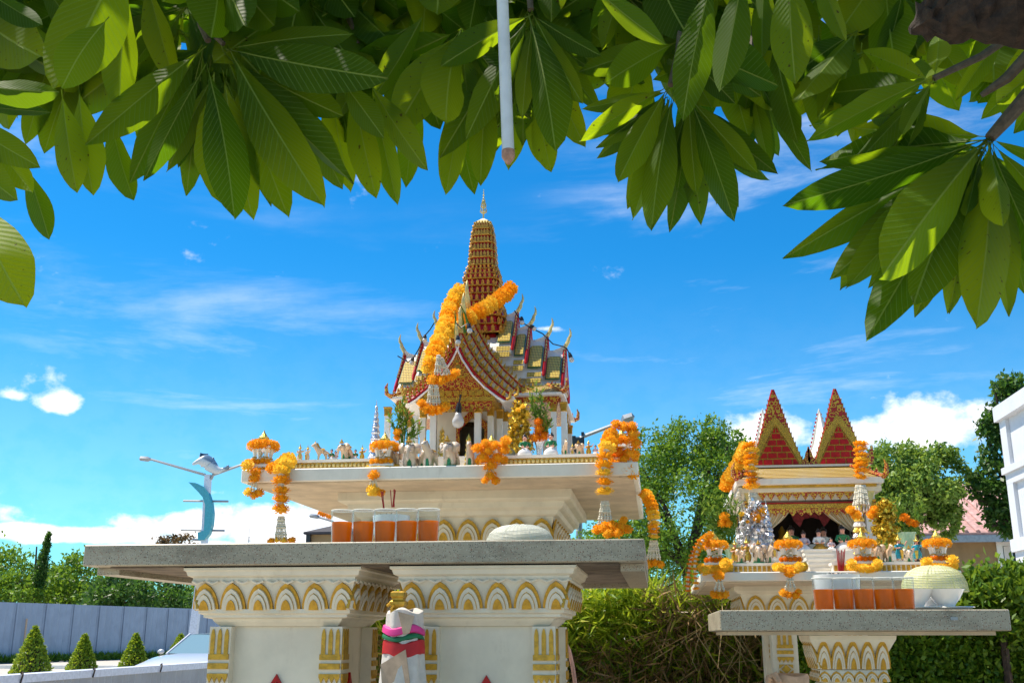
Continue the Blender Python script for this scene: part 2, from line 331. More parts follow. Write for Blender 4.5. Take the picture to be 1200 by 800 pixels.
# ------------------------------------------------------------------ mesh builder
def off(o):
    v = Vector((0, 0, 0))
    while o is not None: v += o.location; o = o.parent
    return v
class MB:
    def __init__(s): s.v = []; s.f = []; s.mi = []; s.k = 0; s.xf = None
    def add(s, vs, fs):
        b = len(s.v)
        if s.xf is not None: vs = [tuple(s.xf @ Vector(q)) for q in vs]
        s.v += [tuple(q) for q in vs]; s.f += [tuple(b + i for i in f) for f in fs]; s.mi += [s.k] * len(fs); return s
    def box(s, x0, x1, y0, y1, z0, z1):
        return s.add([(x0, y0, z0), (x1, y0, z0), (x1, y1, z0), (x0, y1, z0), (x0, y0, z1), (x1, y0, z1), (x1, y1, z1), (x0, y1, z1)],
                     [(0, 3, 2, 1), (4, 5, 6, 7), (0, 1, 5, 4), (1, 2, 6, 5), (2, 3, 7, 6), (3, 0, 4, 7)])
    def cbox(s, c, h): return s.box(c[0] - h[0], c[0] + h[0], c[1] - h[1], c[1] + h[1], c[2] - h[2], c[2] + h[2])
    def loft(s, secs, cap=True, closed=True):
        n = len(secs[0]); vs = [q for sec in secs for q in sec]; fs = []
        for i in range(len(secs) - 1):
            for j in range(n if closed else n - 1):
                a = i * n + j; b = i * n + (j + 1) % n; fs.append((a, b, b + n, a + n))
        if cap and closed: fs.append(tuple(reversed(range(n)))); fs.append(tuple((len(secs) - 1) * n + i for i in range(n)))
        return s.add(vs, fs)
    def sq(s, cx, cy, prof, ry=None):
        """square section profile [(half width, z)...]; ry = half depth minus half width"""
        ry = ry or 0
        return s.loft([[(cx - h, cy - h - ry, z), (cx + h, cy - h - ry, z), (cx + h, cy + h + ry, z), (cx - h, cy + h + ry, z)] for h, z in prof])
    def redent(s, cx, cy, prof, k=.28):
        """square with stepped-back corners, as Thai towers have"""
        secs = []
        for h, z in prof:
            a = h * (1 - k); b = h * (1 - k / 2); p = []
            q = [(a, -h), (a, -b), (b, -b), (b, -a), (h, -a)]
            for r in range(4):
                c, d = [(1, 0), (0, 1), (-1, 0), (0, -1)][r]
                p += [(cx + x * c - y * d, cy + x * d + y * c, z) for x, y in q]
            secs.append(p)
        return s.loft(secs)
    def lathe(s, cx, cy, prof, n=16, cap=True):
        return s.loft([[(cx + r * math.cos(2 * math.pi * j / n), cy + r * math.sin(2 * math.pi * j / n), z) for j in range(n)] for r, z in prof], cap)
    def tube(s, pts, rad, n=6, cap=True):
        pts = [Vector(p) for p in pts]; m = len(pts)
        if not hasattr(rad, '__len__'): rad = [rad] * m
        secs = []; prev = None
        for i, p in enumerate(pts):
            t = (pts[min(i + 1, m - 1)] - pts[max(i - 1, 0)]).normalized()
            if prev is None: a = t.cross(Vector((0, 0, 1)));  a = a if a.length > .05 else t.cross(Vector((1, 0, 0)))
            else: a = prev - t * prev.dot(t)
            a.normalize(); prev = a; b = t.cross(a)
            secs.append([tuple(p + (a * math.cos(2 * math.pi * j / n) + b * math.sin(2 * math.pi * j / n)) * rad[i]) for j in range(n)])
        return s.loft(secs, cap)
    def ball(s, c, r, n=8, m=6):
        r = r if hasattr(r, '__len__') else (r, r, r); secs = []
        for i in range(m + 1):
            th = math.pi * i / m; q = max(math.sin(th), 1e-3)
            secs.append([(c[0] + r[0] * q * math.cos(2 * math.pi * j / n), c[1] + r[1] * q * math.sin(2 * math.pi * j / n), c[2] - r[2] * math.cos(th)) for j in range(n)])
        return s.loft(secs, True)
    def exy(s, poly, y0, y1):
        """polygon in x,z pushed from y0 (front) to y1"""
        n = len(poly); vs = [(x, y0, z) for x, z in poly] + [(x, y1, z) for x, z in poly]
        return s.add(vs, [tuple(range(n)), tuple(reversed(range(n, 2 * n)))] + [(i, i + n, (i + 1) % n + n, (i + 1) % n) for i in range(n)])
    def exx(s, poly, x0, x1):
        n = len(poly); vs = [(x0, y, z) for y, z in poly] + [(x1, y, z) for y, z in poly]
        return s.add(vs, [tuple(reversed(range(n))), tuple(range(n, 2 * n))] + [((i + 1) % n, (i + 1) % n + n, i + n, i) for i in range(n)])
    def slab4(s, a, b, c, d, t):
        """four corner points, thickened by t along the normal"""
        a, b, c, d = map(Vector, (a, b, c, d)); nrm = (b - a).cross(d - a).normalized() * t
        return s.add([tuple(q) for q in (a, b, c, d, a + nrm, b + nrm, c + nrm, d + nrm)],
                     [(0, 3, 2, 1), (4, 5, 6, 7), (0, 1, 5, 4), (1, 2, 6, 5), (2, 3, 7, 6), (3, 0, 4, 7)])
    def mesh(s, name, mats, o=Vector((0, 0, 0)), smooth=False):
        me = bpy.data.meshes.new(name); me.from_pydata([tuple(Vector(q) - o) for q in s.v], [], s.f)
        for m in (mats if isinstance(mats, (list, tuple)) else [mats]): me.materials.append(M[m] if isinstance(m, str) else m)
        me.polygons.foreach_set('material_index', s.mi)
        bm = bmesh.new(); bm.from_mesh(me); bmesh.ops.recalc_face_normals(bm, faces=bm.faces); bm.to_mesh(me); bm.free()
        if smooth:
            me.polygons.foreach_set('use_smooth', [True] * len(me.polygons))
            if smooth != 'all': me.set_sharp_from_angle(angle=R(40))
        return me
    def build(s, name, mats, parent=None, smooth=False, **props):
        me = s.mesh(name, mats, off(parent), smooth); o = bpy.data.objects.new(name, me); C.objects.link(o); o.parent = parent
        for k, v in props.items(): o[k] = v
        return o
def bevel(o, wdt, seg=1):
    m = o.modifiers.new('b', 'BEVEL'); m.width = wdt; m.segments = seg; m.limit_method = 'ANGLE'; return o
def thing(name, label, cat, loc=(0, 0, 0), group=None):
    o = bpy.data.objects.new(name, None); C.objects.link(o); o.location = loc; o.empty_display_size = .05
    o['label'] = label; o['category'] = cat
    if group: o['group'] = group
    return o
def tag(o, label, cat, group=None):
    o['label'] = label; o['category'] = cat
    if group: o['group'] = group
    return o
def inst(name, me, parent, loc, rot=None, scl=1, mtl=None):
    o = bpy.data.objects.new(name, me); C.objects.link(o); o.parent = parent; o.location = Vector(loc) - off(parent)
    if rot is not None:
        if isinstance(rot, Matrix): o.rotation_mode = 'QUATERNION'; o.rotation_quaternion = rot.to_quaternion()
        elif hasattr(rot, 'w'): o.rotation_mode = 'QUATERNION'; o.rotation_quaternion = rot
        else: o.rotation_euler = rot
    o.scale = scl if hasattr(scl, '__len__') else (scl,) * 3
    if mtl: o.material_slots[0].link = 'OBJECT'; o.material_slots[0].material = M[mtl]
    return o
def copy_tree(o, parent=None):
    c = o.copy(); C.objects.link(c); c.parent = parent
    for ch in list(o.children): copy_tree(ch, c)
    return c
def place_copy(o, loc, label=None, rz=None, scl=None):
    c = copy_tree(o); c.location = loc
    if label: c['label'] = label
    if rz is not None: c.rotation_euler = (0, 0, rz)
    if scl: c.scale = (scl,) * 3
    return c
def skin(nodes, edges, levels=1):
    """nodes [(x,y,z,r)], edges -> smooth closed body mesh (verts, faces)"""
    me = bpy.data.meshes.new('t'); me.from_pydata([n[:3] for n in nodes], edges, []); o = bpy.data.objects.new('t', me); C.objects.link(o)
    md = o.modifiers.new('s', 'SKIN'); md.use_smooth_shade = True
    for i, n in enumerate(nodes): me.skin_vertices[0].data[i].radius = (n[3], n[3])
    me.skin_vertices[0].data[0].use_root = True
    sd = o.modifiers.new('u', 'SUBSURF'); sd.levels = levels; sd.render_levels = levels
    dg = bpy.context.evaluated_depsgraph_get(); ev = o.evaluated_get(dg).to_mesh()
    vs = [tuple(v.co) for v in ev.vertices]; fs = [tuple(p.vertices) for p in ev.polygons]
    o.evaluated_get(dg).to_mesh_clear(); bpy.data.objects.remove(o); bpy.data.meshes.remove(me)
    return vs, fs
def leafcloud(name, mtl, parent, pts, size, aspect=.45, updir=.3, blade=False, kind='stuff', o=None):
    """many small leaves at pts (n,3) as one mesh"""
    n = len(pts); pts = np.asarray(pts, float); d = rng.normal(size=(n, 3)); d[:, 2] += updir; d /= np.linalg.norm(d, axis=1)[:, None]
    q = rng.normal(size=(n, 3)); s_ = np.cross(d, q); s_ /= np.linalg.norm(s_, axis=1)[:, None]
    L = size * (0.6 + .8 * rng.random(n))[:, None]; Wd = L * aspect
    nn = np.cross(d, s_)
    v = np.stack([pts, pts + d * L * .5 + s_ * Wd * .5 + nn * L * .06, pts + d * L, pts + d * L * .5 - s_ * Wd * .5 + nn * L * .06], 1).reshape(-1, 3)
    v -= np.array(off(parent)); f = np.arange(4 * n, dtype=np.int32)
    me = bpy.data.meshes.new(name); me.vertices.add(4 * n); me.vertices.foreach_set('co', v.ravel()); me.loops.add(4 * n); me.loops.foreach_set('vertex_index', f)
    me.polygons.add(n); me.polygons.foreach_set('loop_start', np.arange(0, 4 * n, 4, dtype=np.int32)); me.update(calc_edges=True); me.validate()
    me.materials.append(M[mtl]); ob = bpy.data.objects.new(name, me); C.objects.link(ob); ob.parent = parent
    if kind: ob['kind'] = kind
    return ob
def arch(w, h, n=7, cx=0, z=0, p=.62):
    pts = []
    for i in range(n + 1):
        t = i / n; pts.append((-w * (1 - t ** 1.9) ** p, h * t))
    return [(cx + a, z + b) for a, b in pts] + [(cx - a, z + b) for a, b in reversed(pts[:-1])]
# ------------------------------------------------------------------ the ground
MB().add([(-600, -40, 0), (600, -40, 0), (600, 900, 0), (-600, 900, 0)], [(0, 1, 2, 3)]).build('ground', 'concrete', kind='structure')
MB().add([(-6, -4, .004), (9, -4, .004), (9, 9, .004), (-6, 9, .004)], [(0, 1, 2, 3)]).build('pavement', 'paving', kind='structure')
g = MB(); g.box(-60, -7.5, 44, 44.25, .0, .14); g.build('kerb', 'white', kind='structure')

def shell(n, c, r, inner=.55, lobes=26, sig=.16):
    """leaf points in clumps spread through an ellipsoid, thicker near its surface"""
    d = rng.normal(size=(lobes, 3)); d /= np.linalg.norm(d, axis=1)[:, None]
    rad = inner + (1 - inner) * rng.random(lobes) ** .5
    cc = np.array(c) + d * rad[:, None] * np.array(r)
    k = rng.integers(0, lobes, n); e = rng.normal(size=(n, 3)); 
    return cc[k] + e * sig * np.array([min(r), min(r), min(r) * .8])
def tree(name, label, cat, base, trunk_r, lobes, nleaf, lsize, mtl, aspect=.5, group=None, sig=.2, nl=26, bark='wood', inner=.5, updir=.2, limbs=8):
    t = thing(name, label, cat, base, group)
    cs = [Vector(c) for c, r in lobes]; ctr = sum(cs, Vector()) / len(cs)
    h = min(c[2] - r[2] * .3 for c, r in lobes)
    b = Vector(base); fork = Vector((b.x * .5 + ctr.x * .5, b.y * .5 + ctr.y * .5, max(h, b.z + .4)))
    MB().tube([b, b.lerp(fork, .5) + Vector((trunk_r, 0, 0)), fork], [trunk_r, trunk_r * .75, trunk_r * .6], 8).build('trunk', bark, t, True)
    for i in range(limbs):
        c, r = lobes[i % len(lobes)]; e = Vector(c) + Vector([random.uniform(-.7, .7) * q for q in r]); m_ = fork.lerp(e, .5) + Vector((random.uniform(-.1, .1) * r[0], 0, .15 * r[2]))
        MB().tube([fork, m_, e], [trunk_r * .45, trunk_r * .28, trunk_r * .08], 5).build('limb', bark, t, True)
    vol = sum(r[0] * r[2] for c, r in lobes); pts = []
    for c, r in lobes:
        pts.append(shell(int(nleaf * r[0] * r[2] / vol), c, r, inner, nl, sig))
    leafcloud('crown', mtl, t, np.concatenate(pts), lsize, aspect, updir)
    return t
def L(px, py, Y, rx, rz, ry=None):
    s = mpp(px, py, Y); return (tuple(P(px, py, Y)), (rx * s, (ry or rx) * s, rz * s))
def gb(px, Y): p = P(px, 700, Y); return (p.x, p.y, 0)

# trees beyond the blue fence
far = [(-70, 76, 655, 62, 46, 'treeleaf', 'dense green tree beyond the blue fence at the left border of the picture'),
       (8, 72, 676, 34, 34, 'treeleaf', 'rounded tree beyond the blue fence just left of the tall cypress'),
       (62, 78, 690, 30, 26, 'darkleaf', 'low dark tree beyond the blue fence below the tall cypress'),
       (96, 74, 682, 34, 32, 'treeleaf', 'mid-green tree beyond the fence near the left end of the grey slab'),
       (138, 70, 688, 32, 36, 'darkleaf', 'bushy tree beyond the fence under the left end of the grey slab'),
       (182, 76, 694, 32, 34, 'darkleaf', 'shaded dark tree beyond the fence beside the carved left pedestal'),
       (232, 80, 700, 36, 34, 'treeleaf', 'green tree beyond the fence behind the dolphin lamp post')]
for px, Y, py, rx, rz, m_, lab in far:
    tree('leafy_tree', lab, 'tree', gb(px, Y), .18, [L(px, py, Y, rx, rz), L(px + rx * .5, py + rz * .5, Y - 2, rx * .7, rz * .7), L(px - rx * .5, py + rz * .5, Y - 2, rx * .7, rz * .7)],
         5200, .30, m_, group='trees beyond the blue fence', sig=.22, nl=34)
s = mpp(43, 650, 70); cp = []
b_ = P(43, 700, 70)
t = thing('cypress_tree', 'tall narrow dark cypress rising above the trees beyond the blue fence', 'tree', (b_.x, 70, 0), 'trees beyond the blue fence')
MB().tube([(b_.x, 70, 0), tuple(P(43, 640, 70))], [.15, .05], 6).build('trunk', 'wood', t)
q = rng.random(2600); zc = P(43, 625, 70).z; zb = P(43, 690, 70).z
ang = rng.random(2600) * 6.283; rr = .42 * (1.05 - (q ** 2.2)) * np.sqrt(rng.random(2600))
leafcloud('crown', 'darkleaf', t, np.stack([b_.x + .35 * q + rr * np.cos(ang), 70 + rr * np.sin(ang), zb + (zc - zb) * q], 1), .22, .4, .8)
tree('bronze_tree', 'bronze-leaved tree top showing above the grey slab left of the dolphin lamp post', 'tree', gb(208, 84), .12, [L(207, 640, 84, 20, 15), L(196, 642, 84, 10, 8)], 2600, .26, 'redleaf', sig=.22)

# blue sheet fence running away on the left
A, B = P(0, 776, 52), P(205, 770, 66); A.z = B.z = 0
d = (B - A); Lf = d.length; d.normalize(); nrm = Vector((-d.y, d.x, 0)); A2 = A - d * 14; nsh = int((Lf + 30) / 2.1)
t = thing('sheet_metal_fence', 'long blue-grey corrugated steel fence in front of the distant trees', 'fence', tuple(A2))
mb = MB(); secs = []
for k in range(11):
    u = k * .224; o_ = .07 * (1 if (k % 2) else 0); secs.append([(u, o_, 0), (u, o_, 3.0)])
vs = [p for s_ in secs for p in s_]; mb.add(vs, [(2 * i, 2 * i + 2, 2 * i + 3, 2 * i + 1) for i in range(10)])
sm = mb.mesh('sheet', 'bluesheet')
rot = Matrix((( d.x, -d.y, 0), (d.y, d.x, 0), (0, 0, 1)))
for i in range(nsh):
    inst('sheet', sm, t, A2 + d * (i * 2.1) + nrm * random.uniform(-.004, .004) + Vector((0, 0, random.uniform(-.015, .015))), rot)
mb = MB()
for h_ in (.5, 1.6, 2.7): mb.tube([A2 + nrm * .09 + Vector((0, 0, h_)), A2 + d * nsh * 2.1 + nrm * .09 + Vector((0, 0, h_))], .03, 4)
mb.build('rail', 'steel', t)
pole = MB().tube([(0, 0, 0), (0, 0, 2.2)], .05, 6).mesh('post', 'tancloth')
inst('post', pole, t, A2 + d * 15.3 - nrm * .15 * 1)
mb = MB(); mb.box(0, 0, 0, 0, 0, 0)
tag(leafcloud('verge_grass', 'hedgeleaf', None, np.stack([*(np.array(A2)[:2, None] + np.array(d)[:2, None] * rng.random(5000) * 40 + np.array(-nrm)[:2, None] * (.2 + .5 * rng.random(5000))), rng.random(5000) * .15], 1), .35, .2, 1.2, kind='stuff'), 'low strip of grass growing along the foot of the blue fence', 'grass')

# clipped cone shrubs
for i, (px, py_top, wd, Y, lab) in enumerate([(42, 733, 41, 20, 'largest clipped cone shrub, leftmost in front of the blue fence'),
        (100, 742, 31, 23, 'second clipped cone shrub from the left in front of the blue fence'),
        (160, 741, 32, 23, 'third clipped cone shrub from the left, nearest left of the silver car'),
        (212, 742, 34, 28, 'small clipped cone shrub standing partly behind the silver car')]):
    p = P(px, py_top, Y); s = mpp(px, 770, Y); rb = wd * s * .56; top = p.z
    t = thing('cone_shrub', lab, 'shrub', (p.x, Y, 0), 'clipped cone shrubs in the yard')
    MB().tube([(p.x, Y, 0), (p.x, Y, top * .7)], .04, 6).build('trunk', 'wood', t)
    n = 5200; q = rng.random(n) ** 1.3; ang = rng.random(n) * 6.283; r0 = rb * np.minimum(1.0, (1.0 - q) * 1.55 + .03) ** .9 * (.86 + .14 * rng.random(n))
    leafcloud('foliage', 'coneleaf', t, np.stack([p.x + r0 * np.cos(ang), Y + r0 * np.sin(ang), .25 + (top - .28) * q], 1), .055, .6, .3)
    MB().lathe(p.x, Y, [(rb * .8, .25), (rb * .8, top * .35), (.02, top * .95)], 12).build('core', 'wood', t)
    MB().lathe(p.x, Y, [(rb * .45, 0), (rb * .6, .27), (rb * .5, .27)], 14).build('planter', 'concrete', t)

# low corrugated fence, nearer
t = thing('yard_fence', 'low grey corrugated metal fence with wide pale capping along the yard', 'fence', (-8.3, 3, 0))
mb = MB(); vs = []
for k in range(11): vs += [(-(.035 if k % 2 else 0), k * .1, 0), (-(.035 if k % 2 else 0), k * .1, .8)]
mb.add(vs, [(2 * i, 2 * i + 2, 2 * i + 3, 2 * i + 1) for i in range(10)]); sm = mb.mesh('sheet', 'greysheet')
for i in range(35):
    Y = 3 + i; inst('sheet', sm, t, (-8.12 - .022 * (Y - 12), Y, 0))
for i in range(0, 35, 5):
    Y = 3 + i; x0 = -8.15 - .022 * (Y - 12)
    mb = MB(); mb.add([(x0 + .05, Y, .80), (x0 - .2, Y, .80), (x0 - .2, Y, .905), (x0 + .05, Y, .905), (x0 - .06, Y + 5, .80), (x0 - .31, Y + 5, .80), (x0 - .31, Y + 5, .905), (x0 - .06, Y + 5, .905)],
        [(0, 3, 2, 1), (4, 5, 6, 7), (0, 1, 5, 4), (1, 2, 6, 5), (2, 3, 7, 6), (3, 0, 4, 7)]); mb.build('capping', 'polegrey', t)
    mb = MB(); mb.tube([(x0 + .055, Y, .45), (x0 - .05, Y + 5, .45)], .025, 6); mb.build('rail', 'steel', t)
for Y in (13.3, 15.2, 17.5, 20.2):
    x0 = -8.15 - .022 * (Y - 12) + .06
    MB().tube([(x0, Y, .80), (x0 + .02, Y, .90), (x0, Y + .03, .93), (x0 - .03, Y + .04, .91)], .012, 5).build('hook', 'wood', t)

# parked car seen over the low fence
cx = P(243, 760, 23).x
t = thing('parked_car', 'silver car parked nose towards us behind the low fence', 'car', (cx, 23.5, 0)); t.rotation_euler = (0, 0, R(-4))
def lc(mb, name, m_, sm=True, par=None):
    me = mb.mesh(name, m_, Vector((0, 0, 0)), sm); o = bpy.data.objects.new(name, me); C.objects.link(o); o.parent = par or t; return o
def carsec(y, pts): return [(x_, y, z_) for x_, z_ in pts] + [(-x_, y, z_) for x_, z_ in reversed(pts)]
mb = MB(); mb.loft([carsec(-2.15, [(.55, .32), (.72, .45), (.66, .66), (.3, .70)]), carsec(-1.95, [(.8, .25), (.88, .48), (.82, .78), (.4, .84)]), carsec(-1.2, [(.84, .22), (.92, .5), (.86, .92), (.45, .98)]),
    carsec(-.75, [(.84, .22), (.93, .55), (.86, .98), (.45, 1.02)]), carsec(1.2, [(.84, .22), (.93, .55), (.88, .99), (.45, 1.03)]), carsec(2.0, [(.82, .25), (.9, .55), (.82, .95), (.4, .98)]), carsec(2.15, [(.7, .35), (.8, .55), (.7, .85), (.3, .9)])])
o = lc(mb, 'body', 'carpaint')
mb = MB(); mb.loft([carsec(-.85, [(.80, .97), (.76, .99), (.5, 1.0), (.2, 1.0)]), carsec(-.12, [(.80, .97), (.68, 1.30), (.5, 1.37), (.2, 1.40)]), carsec(.9, [(.80, .97), (.66, 1.34), (.5, 1.42), (.2, 1.44)]), carsec(1.9, [(.78, .95), (.72, 1.0), (.5, 1.02), (.2, 1.02)])])
lc(mb, 'cabin', 'glassdark')
mb = MB(); mb.loft([carsec(-.10, [(.71, 1.325), (.60, 1.395), (.4, 1.42), (.2, 1.425)]), carsec(.95, [(.69, 1.365), (.6, 1.435), (.4, 1.455), (.2, 1.465)]), carsec(1.25, [(.66, 1.29), (.6, 1.33), (.4, 1.35), (.2, 1.355)])]); lc(mb, 'roof', 'carpaint')
mb = MB(); mb.slab4((-.72, -.84, 1.0), (.72, -.84, 1.0), (.58, -.13, 1.385), (-.58, -.13, 1.385), .012)
m_, N, out = newmat('reflecting_windscreen'); p_ = N.n('ShaderNodeBsdfPrincipled'); p_.inputs['Base Color'].default_value = (.20, .30, .31, 1); p_.inputs['Roughness'].default_value = .06; p_.inputs['Specular IOR Level'].default_value = 1; p_.inputs['Coat Weight'].default_value = 1; N.l(p_.outputs[0], out.inputs[0]); M['screen'] = m_
lc(mb, 'windscreen', 'screen', False)
for sx in (-1, 1):
    mb = MB(); mb.tube([(sx * .72, -.86, .99), (sx * .60, -.11, 1.40)], .035, 6); lc(mb, 'pillar', 'carpaint')
    mb = MB(); mb.ball((sx * 1.0, -.62, 1.04), (.085, .05, .055)); lc(mb, 'mirror', 'carpaint')
    mb = MB(); mb.ball((sx * .68, -2.0, .66), (.19, .16, .075), 10, 6); lc(mb, 'headlight', 'bowl')
    for wy in (-1.35, 1.35):
        mb = MB(); mb.xf = Matrix.Translation((sx * .84, wy, .32)) @ Matrix.Rotation(R(90), 4, 'Y'); mb.lathe(0, 0, [(.2, -.1), (.32, -.1), (.33, 0), (.32, .1), (.2, .1)], 18); wo = lc(mb, 'wheel', 'rubber')
        mb = MB(); mb.xf = Matrix.Translation((sx * .86, wy, .32)) @ Matrix.Rotation(R(90), 4, 'Y'); mb.lathe(0, 0, [(.05, -.09), (.2, -.08), (.2, .08), (.05, .09)], 10); lc(mb, 'rim', 'steel', True, wo)
mb = MB(); mb.box(-.5, .5, -2.19, -2.1, .50, .60); lc(mb, 'grille', 'black', False)
mb = MB(); mb.box(-.26, .26, -2.21, -2.19, .36, .46); lc(mb, 'number_plate', 'bowl', False)

# dolphin street lamp
Y = 40; o0 = P(229, 715, Y)
t = thing('dolphin_lamp_post', 'blue and white street lamp post topped with a leaping dolphin', 'street lamp', (o0.x, Y, 0))
def Q(px, py, Yq=Y): return P(px, py, Yq)
def polyq(pl, Yq=Y): return [(Q(a, b, Yq).x, Q(a, b, Yq).z) for a, b in pl]
MB().exy([(o0.x - .24, 0), (o0.x + .08, 0)] + polyq([(242.5, 637), (247, 556), (241, 556), (236.5, 637)]), Y - .12, Y + .12).build('pole', 'polegrey', t)
MB().exy(polyq([(223.5, 565.5), (232, 566.5), (241, 571), (247, 579), (250.5, 590), (251.8, 602), (250.8, 615), (247.5, 626), (241.5, 633), (234.5, 633), (234.3, 624), (241.5, 622), (242.3, 606), (243, 592), (240, 583), (235, 577), (230, 572)]), Y - .22, Y + .02).build('fin', 'poleblue', t)
for a, b in (((215, 586.5), (267.5, 587.2)), ((212, 620.5), (263, 621.5)), ((226, 632), (236, 632.4))):
    MB().tube([Q(*a), Q(*b)], .045, 6).build('cross_bar', 'steel', t)
for a, b, c, h in (((243, 561), (240, 556), (177, 538), (163.5, 536.8)), ((247, 561), (250, 556), (284, 544), (300, 537))):
    ar = MB().tube([Q(*a), Q(*b), Q(*c)], [.07, .06, .05], 6).build('arm', 'steel', t, True)
    e = Q(*c); f_ = Q(*h); mb = MB(); mb.tube([e, e.lerp(f_, .3), f_.lerp(e, .1), f_], [.05, .11, .10, .03], 6); mb.build('lamp_head', 'steel', ar, True)
def Dn(px, py, r, dy=0): v = Q(px, py); return (v.x, v.y + dy, v.z, r)
vs, fs = skin([Dn(244, 541, .26), Dn(239, 535.5, .21), Dn(236, 534.5, .13), Dn(233.2, 535.6, .05), Dn(249, 548, .30), Dn(254, 552, .20), Dn(260, 550.5, .10), Dn(265, 548.5, .06), Dn(270.5, 546.5, .05, .25), Dn(270.5, 546.5, .05, -.25), Dn(249, 541, .10), Dn(250, 535.5, .04), Dn(236, 541, .12, -.25), Dn(230, 546, .05, -.4), Dn(236, 541, .1, .25), Dn(231, 545, .05, .4)],
              [(0, 1), (1, 2), (2, 3), (0, 4), (4, 5), (5, 6), (6, 7), (7, 8), (7, 9), (4, 10), (10, 11), (0, 12), (12, 13), (0, 14), (14, 15)], 2)
mb = MB(); mb.add(vs, fs); dol = mb.build('dolphin', 'dolphinw', t, 'all')
m_, N, out = newmat('dolphin_two_tone'); p_ = N.n('ShaderNodeBsdfPrincipled'); gz = N.sep(N.n('ShaderNodeTexCoord').outputs['Object'])
k = N.step(N.m('ADD', gz[2], N.m('MULTIPLY', gz[0], .5)), Q(243, 540).z - .02 + (Q(243, 540).x - o0.x) * .5, Q(243, 540).z + .08 + (Q(243, 540).x - o0.x) * .5)
N.l(N.mix(k, (.55, .58, .60), (.11, .18, .27)), p_.inputs['Base Color']); p_.inputs['Roughness'].default_value = .35; N.l(p_.outputs[0], out.inputs[0]); dol.data.materials[0] = m_

# second street lamp behind the shrine
Y = 22; t = thing('street_lamp', 'grey street lamp with slanting arm and dark brackets right of the large shrine', 'street lamp', (P(677, 700, Y).x, Y, 0))
b0 = P(677, 532, Y); MB().tube([(b0.x, Y, 0), P(677, 512, Y)], [.08, .06], 8).build('pole', 'steel', t, True)
ar = MB().tube([P(677, 515, Y), P(684, 511, Y), P(730, 493.5, Y)], [.05, .045, .04], 6).build('arm', 'steel', t, True)
MB().tube([P(728, 495, Y), P(732, 491.5, Y), P(741, 488.5, Y), P(743, 489.5, Y)], [.04, .11, .10, .04], 6).build('lamp_head', 'steel', ar, True)
mb = MB(); c = P(677, 522, Y); mb.cbox(c, (.12, .1, .15)); mb.cbox(P(672, 518, Y), (.05, .05, .13)); mb.cbox(P(683, 514, Y), (.03, .04, .14)); mb.cbox(P(671, 514, Y), (.1, .03, .02)); mb.build('bracket', 'black', t)
# aerial
t = thing('aerial_mast', 'thin distant aerial mast standing against the white cloud', 'mast', (P(292, 700, 60).x, 60, 0))
MB().tube([(P(292, 700, 60).x, 60, 0), P(292, 619, 60)], [.05, .02], 5).build('mast', 'antenna', t)
mb = MB()
for k in range(4): mb.tube([P(289.5, 634 - k * 1.6, 60), P(294.5, 634 - k * 1.6, 60)], .012, 4)
mb.build('cross_bar', 'antenna', t)
# dark roofed pavilion and its lamp, left of the cups
Y = 15; c = P(398, 630, Y); t = thing('small_pavilion', 'small dark-roofed hut behind the left end of the tea cups', 'pavilion', (c.x, Y, 0))
z1 = P(366, 628.5, Y).z; hw = c.x - P(366, 628, Y).x
MB().sq(c.x, Y, [(hw, z1), (hw, z1 + .03), (hw * .12, P(390, 615, Y).z), (.01, P(390, 613, Y).z)]).build('roof', 'brownroof', t)
MB().sq(c.x, Y, [(hw * .78, 1.1), (hw * .78, z1 - .002)]).build('wall', 'housewall', t)
for sx in (-1, 1):
    for sy in (-1, 1): MB().box(c.x + sx * hw * .85 - .03, c.x + sx * hw * .85 + .03, Y + sy * hw * .85 - .03, Y + sy * hw * .85 + .03, 0, z1).build('post', 'black', t)
MB().sq(c.x, Y, [(hw * .6, 0), (hw * .6, 1.1)]).build('plinth', 'concrete', t)
Y = 17; t = thing('pole_lamp', 'thin dark lamp arm reaching left over the small hut', 'lamp', (P(392, 700, Y).x, Y, 0))
MB().tube([(P(392, 700, Y).x, Y, 0), P(392, 612, Y), P(388, 610, Y), P(374, 606, Y)], [.03, .025, .02, .018], 6).build('pole', 'steel', t, True)
MB().tube([P(374, 606, Y), P(372, 605, Y), P(364, 604, Y), P(362.5, 604.4, Y)], [.018, .04, .035, .01], 6).build('lamp_head', 'steel', t, True)

# house on the right
Y = 20; zt = P(1150, 630, Y).z; x0, x1 = P(1085, 660, Y).x, P(1290, 660, Y).x
t = thing('ochre_house', 'low ochre house with a pink tiled roof behind the trees at right', 'house', (x0, Y, 0))
wx0, wx1 = P(1172, 650, Y).x, P(1197, 650, Y).x; wz1, wz0 = P(1185, 636, Y).z, P(1185, 664, Y).z
mb = MB(); mb.box(x0, wx0, Y, Y + .2, 0, zt); mb.box(wx1, x1, Y, Y + .2, 0, zt); mb.box(wx0, wx1, Y, Y + .2, 0, wz0); mb.box(wx0, wx1, Y, Y + .2, wz1, zt); mb.box(x0, x0 + .2, Y + .2, Y + 5, 0, zt); mb.box(x1 - .2, x1, Y + .2, Y + 5, 0, zt)
mb.build('wall', 'housewall', t)
wn = MB().box(wx0 + .05, wx1 - .05, Y + .1, Y + .12, wz0 + .05, wz1 - .05).build('window', 'glassdark', t)
mb = MB()
for a, b_, c_, e_ in ((wx0 - .05, wx1 + .05, wz1 - .05, wz1 + .04), (wx0 - .05, wx1 + .05, wz0 - .04, wz0 + .05), (wx0 - .05, wx0 + .05, wz0 + .05, wz1 - .05), (wx1 - .05, wx1 + .05, wz0 + .05, wz1 - .05)): mb.box(a, b_, Y - .03, Y + .13, c_, e_)
mb.build('frame', 'plain_white', wn)
